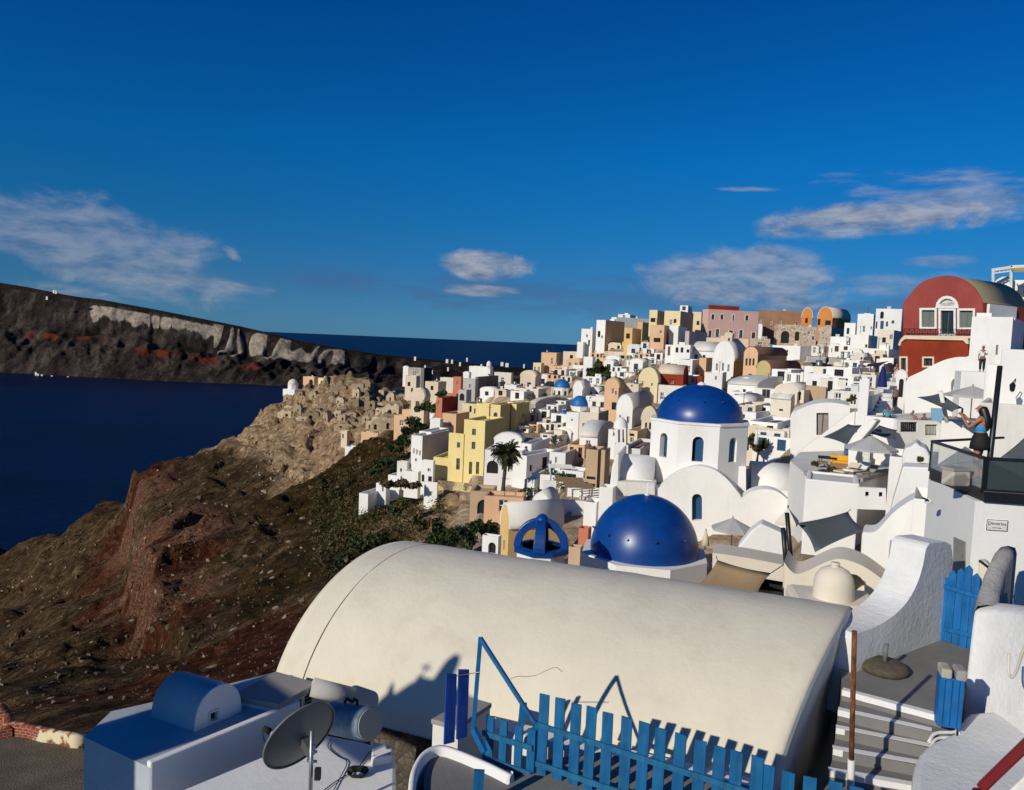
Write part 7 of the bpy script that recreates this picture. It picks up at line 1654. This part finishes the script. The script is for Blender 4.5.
# ================================================================= people
skin_l = simple('tanned_skin', (.36, .17, .10), .55, var=.08); skin_d = simple('brown_skin', (.22, .11, .07), .55, var=.08)
hairm = simple('black_hair', (.010, .007, .006), .45, spec=.5, scale=40, var=.4)
def skinmesh(verts, edges, root=0, sub=2):
    me = bpy.data.meshes.new('tmp'); me.from_pydata([v[:3] for v in verts], edges, []); ob = bpy.data.objects.new('tmp', me); COL.objects.link(ob)
    ob.modifiers.new('skin', 'SKIN'); ly = me.skin_vertices[0].data
    for i, v in enumerate(verts):
        r = v[3]; ly[i].radius = (r, r) if not isinstance(r, tuple) else r
        ly[i].use_root = (i == root)
    ss = ob.modifiers.new('sub', 'SUBSURF'); ss.levels = sub; ss.render_levels = sub
    bpy.context.view_layer.update(); dg = bpy.context.evaluated_depsgraph_get(); m2 = bpy.data.meshes.new_from_object(ob.evaluated_get(dg))
    vs = [v.co.copy() for v in m2.vertices]; fs = [list(p.vertices) for p in m2.polygons]
    bpy.data.objects.remove(ob); bpy.data.meshes.remove(me); bpy.data.meshes.remove(m2); return vs, fs
def add_skin(mb, verts, edges, mat, root=0, sub=2):
    vs, fs = skinmesh(verts, edges, root, sub); b = len(mb.v); mb.v += [tuple(v) for v in vs]; k = mb.mi(mat)
    for f in fs: mb.f.append([b+i for i in f]); mb.m.append(k); mb.sm.append(True)
def person(label, base, yaw, scale, pose, skin, hair, parts, hold=None, longhair=False):
    """base: ground point (world); local frame: x right, y forward, z up; returns transform"""
    root = thing('person', label, 'person', tuple(base)); root.rotation_euler = (0, 0, yaw); root.scale = (scale,)*3
    j = dict(pel=(0, 0, .90, .13), wai=(0, .01, 1.04, .105), che=(0, 0, 1.22, .13), upp=(0, -.01, 1.34, .10), nek=(0, .0, 1.42, .05), hb=(0, .025, 1.49, .07), hd=(0, .03, 1.57, .085), ht=(0, .015, 1.635, .062),
             sR=(.165, -.01, 1.33, .05), eR=(.21, -.02, 1.07, .04), wR=(.22, .06, .84, .028), pR=(.215, .09, .77, .03), sL=(-.165, -.01, 1.33, .05), eL=(-.21, -.02, 1.07, .04), wL=(-.22, .06, .84, .028), pL=(-.215, .09, .77, .03),
             hR=(.085, 0, .84, .095), kR=(.09, .02, .48, .06), aR=(.09, -.02, .09, .04), tR=(.10, .13, .04, .035), hL=(-.085, 0, .84, .095), kL=(-.09, .02, .48, .06), aL=(-.09, -.02, .09, .04), tL=(-.10, .13, .04, .035))
    j.update(pose); names = list(j); idx = {n: i for i, n in enumerate(names)}
    E = [('pel', 'wai'), ('wai', 'che'), ('che', 'upp'), ('upp', 'nek'), ('nek', 'hb'), ('hb', 'hd'), ('hd', 'ht'), ('upp', 'sR'), ('sR', 'eR'), ('eR', 'wR'), ('wR', 'pR'), ('upp', 'sL'), ('sL', 'eL'), ('eL', 'wL'), ('wL', 'pL'), ('pel', 'hR'), ('hR', 'kR'), ('kR', 'aR'), ('aR', 'tR'), ('pel', 'hL'), ('hL', 'kL'), ('kL', 'aL'), ('aL', 'tL')]
    mb = MB(); add_skin(mb, [j[n] for n in names], [(idx[a], idx[b]) for a, b in E], skin)
    # fingers, nose, eyes, ears joined to the same body mesh
    for s in ('R', 'L'):
        p = V(j['p'+s][:3]); w = V(j['w'+s][:3]); d = (p-w).normalized(); sx = d.cross(V((0, 0, 1))); sx = sx.normalized() if sx.length > .05 else V((1, 0, 0)); cu = sx.cross(d)
        for k in range(4):
            o = p+sx*(.022*(k-1.5)); L_ = (.055, .065, .06, .045)[k]; mb.tube([o, o+d*L_*.6, o+d*L_-cu*.02, o+d*L_*.85-cu*.045], [.010, .009, .0085, .007], skin, 6)
        mb.tube([p-d*.02-sx*.03, p+d*.015-sx*.055, p+d*.045-sx*.05-cu*.015], [.011, .010, .008], skin, 6)
    h = V(j['hd'][:3]); hf = V((h.x, h.y+.088, h.z-.02)); mb.tube([hf+V((0, -.02, .03)), hf+V((0, .022, -.012)), hf+V((0, -.01, -.02))], [.008, .014, .006], skin, 6)
    for s in (-1, 1): mb.lathe((h.x+s*.032, h.y+.075, h.z+.0), [(.001, -.01), (.011, 0), (.001, .01)], M['dark'], 8); mb.lathe((h.x+s*.088, h.y-.0, h.z-.02), [(.002, -.03), (.014, 0), (.002, .03)], skin, 8)
    mb.tube([hf+V((-.022, -.012, -.055)), hf+V((.022, -.012, -.055))], .005, simple('lips', (.3, .08, .07), .5), 6)
    mb.build('body', root, shift=False)
    hm = MB(); hc = V(j['hd'][:3])
    if longhair: add_skin(hm, [(hc.x, hc.y-.015, hc.z+.045, .108), (hc.x, hc.y-.075, hc.z-.08, .10), (hc.x+.0, hc.y-.13, hc.z-.23, .105), (hc.x+.01, hc.y-.14, hc.z-.38, .09), (hc.x+.01, hc.y-.13, hc.z-.50, .04)], [(0, 1), (1, 2), (2, 3), (3, 4)], hair)
    else: add_skin(hm, [(hc.x, hc.y-.015, hc.z+.045, .092), (hc.x, hc.y-.05, hc.z-.03, .075)], [(0, 1)], hair)
    hm.build('hair', root, shift=False)
    for nm, kind, data, mat in parts:
        cm = MB()
        if kind == 'skin': vv, ee = data; add_skin(cm, vv, ee, mat)
        else: # lathe like garment rings (cx, cy, z, rx, ry)
            rows = [[V((cx+rx*math.cos(2*math.pi*k/20), cy+ry*math.sin(2*math.pi*k/20), z)) for k in range(20)] for (cx, cy, z, rx, ry) in data]; cm.grid(rows, mat, True, closed=True)
        cm.build(nm, root, shift=False)
    return root
phone_pose = dict(eR=(.20, .17, 1.14, .038), wR=(.07, .36, 1.34, .027), pR=(.045, .40, 1.40, .03), eL=(-.20, .17, 1.14, .038), wL=(-.07, .36, 1.34, .027), pL=(-.045, .40, 1.40, .03), hd=(0, .045, 1.565, .085), ht=(0, .035, 1.63, .062), kR=(.085, .06, .48, .062), aR=(.08, -.06, .09, .04), tR=(.09, .08, .04, .035))
turq = simple('bright_blue_jersey', (.01, .26, .62), .7, var=.06); blk = simple('black_cloth', (.012, .011, .012), .8); 
wb0 = Pz(977, 481, ZT)
sc_ = (P(977, 401, wb0.y).z-ZT)/1.72
yaw_w = math.atan2(.80, -.60)-math.pi/2
person('woman in bright blue top and black skirt raising a phone on the glass terrace', wb0, yaw_w, sc_, phone_pose, skin_l, hairm,
  [('top', 'skin', ([(0, .0, 1.03, .125), (0, .005, 1.12, .125), (0, .005, 1.24, .148)], [(0, 1), (1, 2)]), turq),
   ('skirt', 'rings', [(0, 0, 1.05, .125, .115), (0, 0, 1.02, .145, .125), (0, 0, .93, .185, .165), (0, 0, .80, .205, .19), (0, 0, .69, .215, .20), (0, 0, .69, .205, .19), (0, 0, .8, .195, .18)], blk)], longhair=True)
ph = thing('phone', 'black mobile phone held up by the woman on the glass terrace', 'phone', tuple(wb0)); rm_ = Matrix.Rotation(yaw_w, 3, 'Z'); mb = MB(); c = wb0+rm_ @ V((0, .415, 1.45))*sc_; mb.box(c, (.075, .012, .155), M['dark'], yaw=yaw_w); mb.build('case', ph, bevel=.004)
mb = MB(); mb.box(c-rm_ @ V((0, .0085, 0)), (.066, .003, .14), M['glass'], yaw=yaw_w); mb.build('screen', ph)
rose = simple('dusty_rose_cloth', (.48, .33, .27), .85)
person('woman in long dusty rose dress standing at the top of the white stairs', P(895.5, 384, 60), R(170), .95, dict(eR=(.2, .08, 1.1, .04), wR=(.08, .2, 1.32, .028), pR=(.05, .21, 1.38, .03), eL=(-.2, .08, 1.1, .04), wL=(-.08, .2, 1.3, .028), pL=(-.05, .21, 1.36, .03)), skin_l, hairm,
  [('dress', 'rings', [(0, 0, 1.38, .13, .10), (0, 0, 1.3, .18, .13), (0, 0, 1.08, .14, .12), (0, 0, .9, .2, .17), (0, 0, .5, .23, .2), (0, 0, .15, .26, .23), (0, 0, .15, .24, .21)], rose)])
wsh = simple('white_shirt_cloth', (.7, .68, .64), .85)
pt_ = P(981.5, 372, 50)
person('person in white shirt, dark trousers and pale hat standing beside the red mansion wall', pt_, R(150), 1.02, dict(eL=(-.22, .12, 1.1, .045), wL=(-.1, .25, 1.2, .03), pL=(-.06, .3, 1.22, .03)), skin_d, hairm,
  [('shirt', 'skin', ([(0, 0, .95, .15), (0, 0, 1.1, .15), (0, 0, 1.28, .17), (.18, 0, 1.3, .075), (.22, -.01, 1.12, .065), (-.18, 0, 1.3, .075), (-.22, .1, 1.14, .06)], [(0, 1), (1, 2), (2, 3), (3, 4), (2, 5), (5, 6)]), wsh),
   ('trousers', 'skin', ([(0, 0, .92, .14), (.09, 0, .8, .11), (.095, .02, .48, .085), (.095, 0, .14, .07), (-.09, 0, .8, .11), (-.095, .02, .48, .085), (-.095, 0, .14, .07)], [(0, 1), (1, 2), (2, 3), (0, 4), (4, 5), (5, 6)]), blk),
   ('hat', 'rings', [(0, .03, 1.63, .19, .20), (0, .03, 1.645, .1, .11), (0, .03, 1.72, .085, .09), (0, .03, 1.74, .01, .01)], wsh)])
mb = MB(); q = pt_; mb.box((q.x+.2, q.y+.6, q.z-1.5), (2.4, 2.2, 3.0), M['white'], yaw=R(-20)); one('white wall block carrying the person in the pale hat', 'wall', 'wall_block', mb, bevel=.05)
sit = dict(pel=(0, 0, .48, .14), wai=(0, -.02, .62, .115), che=(0, 0, .80, .14), upp=(0, .02, .93, .10), nek=(0, .03, 1.0, .05), hb=(0, .05, 1.07, .07), hd=(0, .06, 1.15, .085), ht=(0, .05, 1.21, .062), sR=(.165, .02, .92, .055), eR=(.22, .1, .68, .042), wR=(.14, .3, .6, .028), pR=(.12, .36, .58, .03), sL=(-.165, .02, .92, .055), eL=(-.22, .1, .68, .042), wL=(-.14, .3, .6, .028), pL=(-.12, .36, .58, .03),
  hR=(.09, .05, .47, .10), kR=(.13, .42, .5, .065), aR=(.13, .44, .1, .042), tR=(.14, .56, .05, .035), hL=(-.09, .05, .47, .10), kL=(-.13, .42, .5, .065), aL=(-.13, .44, .1, .042), tL=(-.14, .56, .05, .035))
cy = simple('cyan_shirt_cloth', (.04, .33, .48), .85)
sp0 = P(887, 419, 48.6)
person('person in cyan shirt sitting with their back turned at the foot of the white stairs', sp0-Zv*.36, R(-10), 1.0, sit, skin_d, hairm, [('shirt', 'skin', ([(0, 0, .5, .155), (0, -.02, .62, .15), (0, 0, .82, .17), (.18, .02, .9, .075), (.22, .08, .74, .065), (-.18, .02, .9, .075), (-.22, .08, .74, .065)], [(0, 1), (1, 2), (2, 3), (3, 4), (2, 5), (5, 6)]), cy),
  ('shorts', 'skin', ([(0, 0, .47, .15), (.1, .08, .47, .115), (.13, .38, .5, .085), (-.1, .08, .47, .115), (-.13, .38, .5, .085)], [(0, 1), (1, 2), (0, 3), (3, 4)]), blk)])
st2 = person('person in dark clothes climbing the shaded side of the white stairs', P(894.5, 409, 52), R(10), .95, dict(kR=(.09, .16, .5, .06), aR=(.09, .05, .2, .04), tR=(.1, .18, .16, .035)), skin_d, hairm, [('shirt', 'skin', ([(0, 0, .95, .15), (0, 0, 1.1, .15), (0, 0, 1.28, .17), (.18, 0, 1.3, .075), (.22, -.01, 1.12, .065), (-.18, 0, 1.3, .075), (-.22, -.01, 1.12, .06)], [(0, 1), (1, 2), (2, 3), (3, 4), (2, 5), (5, 6)]), M['dgrey']),
   ('trousers', 'skin', ([(0, 0, .92, .14), (.09, 0, .8, .11), (.095, .15, .5, .085), (.095, .05, .26, .07), (-.09, 0, .8, .11), (-.095, .02, .48, .085), (-.095, 0, .14, .07)], [(0, 1), (1, 2), (2, 3), (0, 4), (4, 5), (5, 6)]), blk)])
dn0 = P(916, 422, 46.8)
person('bare shouldered diner leaning over behind the patterned rail panel', dn0-Zv*.55, R(60), 1.0, {**sit, 'upp': (0, .12, .9, .1), 'che': (0, .06, .8, .14), 'nek': (0, .19, .95, .05), 'hb': (0, .24, .99, .07), 'hd': (0, .28, 1.05, .085), 'ht': (0, .29, 1.12, .062), 'sR': (.165, .12, .88, .055), 'sL': (-.165, .12, .88, .055)}, skin_l, hairm, [('shorts', 'skin', ([(0, 0, .47, .15), (.1, .08, .47, .115), (.13, .38, .5, .085), (-.1, .08, .47, .115), (-.13, .38, .5, .085)], [(0, 1), (1, 2), (0, 3), (3, 4)]), blk)])
person('dark haired diner in black shirt right of the leaning diner', P(924.5, 422, 46.6)-Zv*.62, R(100), .95, sit, skin_d, hairm, [('shirt', 'skin', ([(0, 0, .5, .155), (0, -.02, .62, .15), (0, 0, .82, .17), (.18, .02, .9, .075), (-.18, .02, .9, .075)], [(0, 1), (1, 2), (2, 3), (2, 4)]), blk)])
for i, (x, lab) in enumerate(((914, 'low dark stool under the leaning diner'), (925, 'low dark stool under the diner in black shirt'))):
    b0 = P(x, 422, 46.8)-Zv*(.55 if i == 0 else .62); r_ = thing('stool', lab, 'stool', tuple(b0)); mb = MB(); mb.lathe(b0, [(.01, .38), (.19, .38), (.19, .33), (.01, .33)], M['wood'], 14); mb.build('seat', r_)
    for a in range(4): m_ = MB(); m_.tube([b0+V((.14*math.cos(a*1.57), .14*math.sin(a*1.57), .34)), b0+V((.17*math.cos(a*1.57), .17*math.sin(a*1.57), 0))], .02, M['wood'], 6); m_.build('leg', r_)

# ---------------------------------------------------------------- gap filling plain houses
rf = random.Random(3); nf = 0
bpy.context.view_layer.update(); dgr = bpy.context.evaluated_depsgraph_get(); cnt = {}
SP = ['flat', 'vaultL', 'vaultR']
for yy in range(348, 530, 6):
    for xx in range(436, 905, 7):
        x = xx+rf.uniform(-2, 2); y = yy+rf.uniform(-1.5, 1.5)
        if y < sil(x)+6 or nf > 85: continue
        d = ray(x, y).normalized()
        ok, loc, nrm_, idx, ob, mt = scene.ray_cast(dgr, V((0, 0, 0))+d*2, d)
        if not ok or ob.name != 'hillside': continue
        if abs(x-562) < 13 and abs(y-396) < 12 or abs(x-580) < 13 and abs(y-412) < 10 or abs(x-505) < 9 and abs(y-500) < 26: continue
        if any(abs(x-a)+abs(y-b)*1.3 < 10 for a, b in cnt): continue
        D = loc.y
        if D < 42 or D > 260 or (x < 500 and y > 492): continue
        wpx = rf.uniform(3, 5.5)*FPX/D*.5; hpx = rf.uniform(1.0, 1.9)*FPX/D
        cnt[(x, y)] = 1; nf += 1
        col = rf.choice(['white', 'white', 'white', 'white', 'white', 'cream2', 'white2', 'cream', 'peach'])
        rfk = rf.choice(['flat']*9+['vaultL'])
        lab = {'flat': 'small plain flat roofed low house wedged in a gap of the packed hillside', 'vaultL': 'small plain low house with rounded gable wedged in a gap of the packed hillside', 'vaultR': 'small plain low house with sideways barrel roof wedged in a gap of the packed hillside'}[rfk]
        house(lab, x-wpx, x+wpx*.2, x+wpx, y-hpx, y+1, col, roof=rfk, D=D, rise=.7 if rfk != 'flat' else None, wins=rf.choice(['Lb*1x1', 'Lo*1x1', 'Lw*2x1', 'Lk*2x1', 'Lo*2x1', 'LB*2x1']), th=rf.uniform(8, 35), w2max=8, group={'flat': 'plain flat roofed houses in the gaps', 'vaultL': 'plain gabled vault houses in the gaps', 'vaultR': 'plain sideways vault houses in the gaps'}[rfk])
print('fillers', nf)
bpy.context.view_layer.update(); dgr = bpy.context.evaluated_depsgraph_get(); nc = 0
def ground_spots(x0, x1, y0, y1, sx, sy, names=('hillside',)):
    out = []
    for yy in range(y0, y1, sy):
        for xx in range(x0, x1, sx):
            x = xx+rf.uniform(-3, 3); y = yy+rf.uniform(-3, 3); d = ray(x, y).normalized()
            ok, loc, n_, i_, ob, mt = scene.ray_cast(dgr, d*2, d)
            if ok and ob.name in names and 42 < loc.y < 250: out.append((x, y, loc.copy()))
    return out
sp_ = ground_spots(520, 880, 355, 520, 8, 6); rf.shuffle(sp_)
def beam(mb, a, b, w, m_): mb.bar(a, b, w, w, m_)
for i, (x, y, p) in enumerate(sp_[:26]):
    k = i % 3
    if k == 0:
        r_ = thing('garden_shrub', 'small green shrub growing in a gap between the houses', 'shrub', tuple(p), 'small shrubs in the gaps'); mb = MB(); leaves(mb, p+Zv*.7, (1.0, 1.0, .8), 170, .16, LG, rf); mb.build('foliage', r_)
    elif k == 1:
        r_ = thing('pergola', 'small wooden pergola over a roof terrace among the houses', 'pergola', tuple(p), 'small pergolas among the houses'); s = 1.1; pmm = M['wframe'] if i % 2 else M['wood']
        for dx, dy in ((-s, -1), (s, -1), (s, 1), (-s, 1)): mb = MB(); mb.bar(p+V((dx, dy, -.6)), p+V((dx, dy, 1.7)), .09, .09, pmm, upv=V((0, 1, 0))); mb.build('post', r_)
        mb = MB()
        for j in range(7): mb.bar(p+V((-s-.2, -1.1+j*.37, 1.72)), p+V((s+.2, -1.1+j*.37, 1.72)), .07, .07, pmm)
        mb.build('slats', r_)
    else:
        r_ = thing('terrace_wall', 'short whitewashed terrace wall with a step between the houses', 'wall', tuple(p), 'short terrace walls between the houses'); mb = MB(); mb.box(p+V((0, 0, .2)), (3.2, .35, 1.6), M['white'], yaw=rf.uniform(-.5, .3)); mb.build('wall', r_, bevel=.05); mb = MB(); mb.box(p+V((.3, -.6, -.2)), (1.4, .9, .8), M['white2'], yaw=0); mb.build('step', r_)


# ---------------------------------------------------------------- ruins on the castle rock
rs_ = ground_spots(286, 432, 376, 436, 9, 7); 
rs_ = [q for q in [(x, y, p) for x, y, p in []]]
for yy in range(380, 436, 7):
    for xx in range(288, 434, 13):
        x = xx+rf.uniform(-4, 4); y = yy+rf.uniform(-3, 3)
        if y < sil(x)+3 or y > 436-(350-x)*.25 : continue
        d = ray(x, y).normalized(); ok, loc, n_, i_, ob, mt = scene.ray_cast(dgr, d*2, d)
        if ok and ob.name == 'hillside' and 130 < loc.y < 420 and len(rs_) < 60: rs_.append((x, y, loc.copy()))
RUIN = [plaster('ruin_rock_'+n_, c_, var=.3, stain=.6, bscale=3, bump=1, big=1.5, streak=False) for n_, c_ in (('tan', (.38, .29, .19)), ('pale', (.50, .40, .27)), ('dark', (.27, .20, .13)))]
for i, (x, y, p) in enumerate(rs_):
    w = rf.uniform(2.0, 6.5); hh = rf.uniform(1.2, 3.4); yaw = R(rf.uniform(-5, 40)); n = V((-math.sin(yaw), -math.cos(yaw), 0)); u = V((math.cos(yaw), -math.sin(yaw), 0))
    o = p-u*w/2-Zv*1.2; pt = lambda a, b: o+u*a+Zv*(b+1.2)
    top = [(w, hh*rf.uniform(.5, 1)), (w*.8, hh), (w*.6, hh*rf.uniform(.7, 1)), (w*.4, hh*rf.uniform(.8, 1.1)), (w*.15, hh*rf.uniform(.6, 1)), (0, hh*rf.uniform(.4, .9))]
    outp = [pt(0, -1.2), pt(w, -1.2)]+[pt(*q) for q in top]; ha = rf.uniform(.15, .6); hb = ha+rf.uniform(.14, .26); hole = [pt(w*ha, .1), pt(w*hb, .1), pt(w*hb, hh*.38), pt(w*(ha+hb)/2, hh*(.40 if i % 2 else .52)), pt(w*ha, hh*.38)]
    r_ = thing('stone_ruin', 'broken stone wall remnant with a dark doorway on the ruined castle rock', 'ruin', tuple(p), 'broken walls on the castle rock')
    mb = MB(); prism(mb, outp, (outp[0], n), rf.uniform(1.0, 2.6), RUIN[rf.randrange(3)], [hole], world=True); mb.build('wall', r_)
    mb = MB(); mb.face([q-n*.8 for q in hole], M['dark']); mb.build('doorway', r_)

# ---------------------------------------------------------------- loose rocks and tufts strewn over the slope
rkm = plaster('loose_rock', (.14, .105, .07), var=.5, stain=.5, bscale=3, bump=1, big=.4, streak=False); rkp = plaster('pale_rock', (.33, .26, .18), var=.3, stain=.5, bscale=3, bump=1, streak=False)
ma, mt_ = MB(), MB(); PHI = [(1, 1, 1), (1, -1, -1), (-1, 1, -1), (-1, -1, 1)]
for _ in range(4600):
    x = rf.uniform(0, 440); y = rf.uniform(385, 740)
    if y < sil(x)+1: continue
    d = ray(x, y).normalized(); ok, p, n_, i_, ob, mt = scene.ray_cast(dgr, d*2, d)
    if not ok or ob.name != 'hillside' or p.y < 45: continue
    D = p.y; s = (.14+.42*rf.random()**4)*(D/140)**.8; r = rf.random(); castle = D > 180 and x > 255
    if r < (.8 if castle else .38):
        m_ = rkp if (castle or rf.random() < .12) else rkm; q = [p+V((rf.uniform(-1, 1), rf.uniform(-1, 1), rf.uniform(-.5, 1)))*s*1.1 for _k in range(7)]
        c = sum(q, V((0, 0, 0)))/7
        import itertools
        top = max(q, key=lambda v: v.z); ring = sorted([v for v in q if v is not top], key=lambda v: math.atan2(v.y-c.y, v.x-c.x))
        for k in range(len(ring)): a, b = ring[k], ring[(k+1) % len(ring)]; ma.face([a, b, top], m_); ma.face([a, b, b-Zv*s*1.2, a-Zv*s*1.2], m_)
    else: leaves(mt_, p+Zv*s*.3, (s*1.5, s*1.5, s), 7, s*.55, rf.choice([LO, LO, LD, LO]), rf)
o = one(None, None, 'slope_rubble', ma); o['kind'] = 'stuff'
o = one(None, None, 'slope_undergrowth', mt_); o['kind'] = 'stuff'

ms = MB(); n0 = 0
for _ in range(2600):
    x = rf.uniform(312, 445); y = rf.uniform(442, 566)
    if y < 452+(400-x)*.35 or n0 > 330: continue
    d = ray(x, y).normalized(); ok, p, n_, i_, ob, mt = scene.ray_cast(dgr, d*2, d)
    if not ok or ob.name != 'hillside' or p.y < 45: continue
    n0 += 1; r = rf.uniform(.5, 1.5)*(p.y/110)**.6; leaves(ms, p+Zv*r*.25, (r, r, r*.6), 40, .15*(p.y/100)**.7, rf.choice([LO, LO, LO, LO, LO, LD]), rf)
o = one(None, None, 'hillside_scrub', ms); o['kind'] = 'stuff'
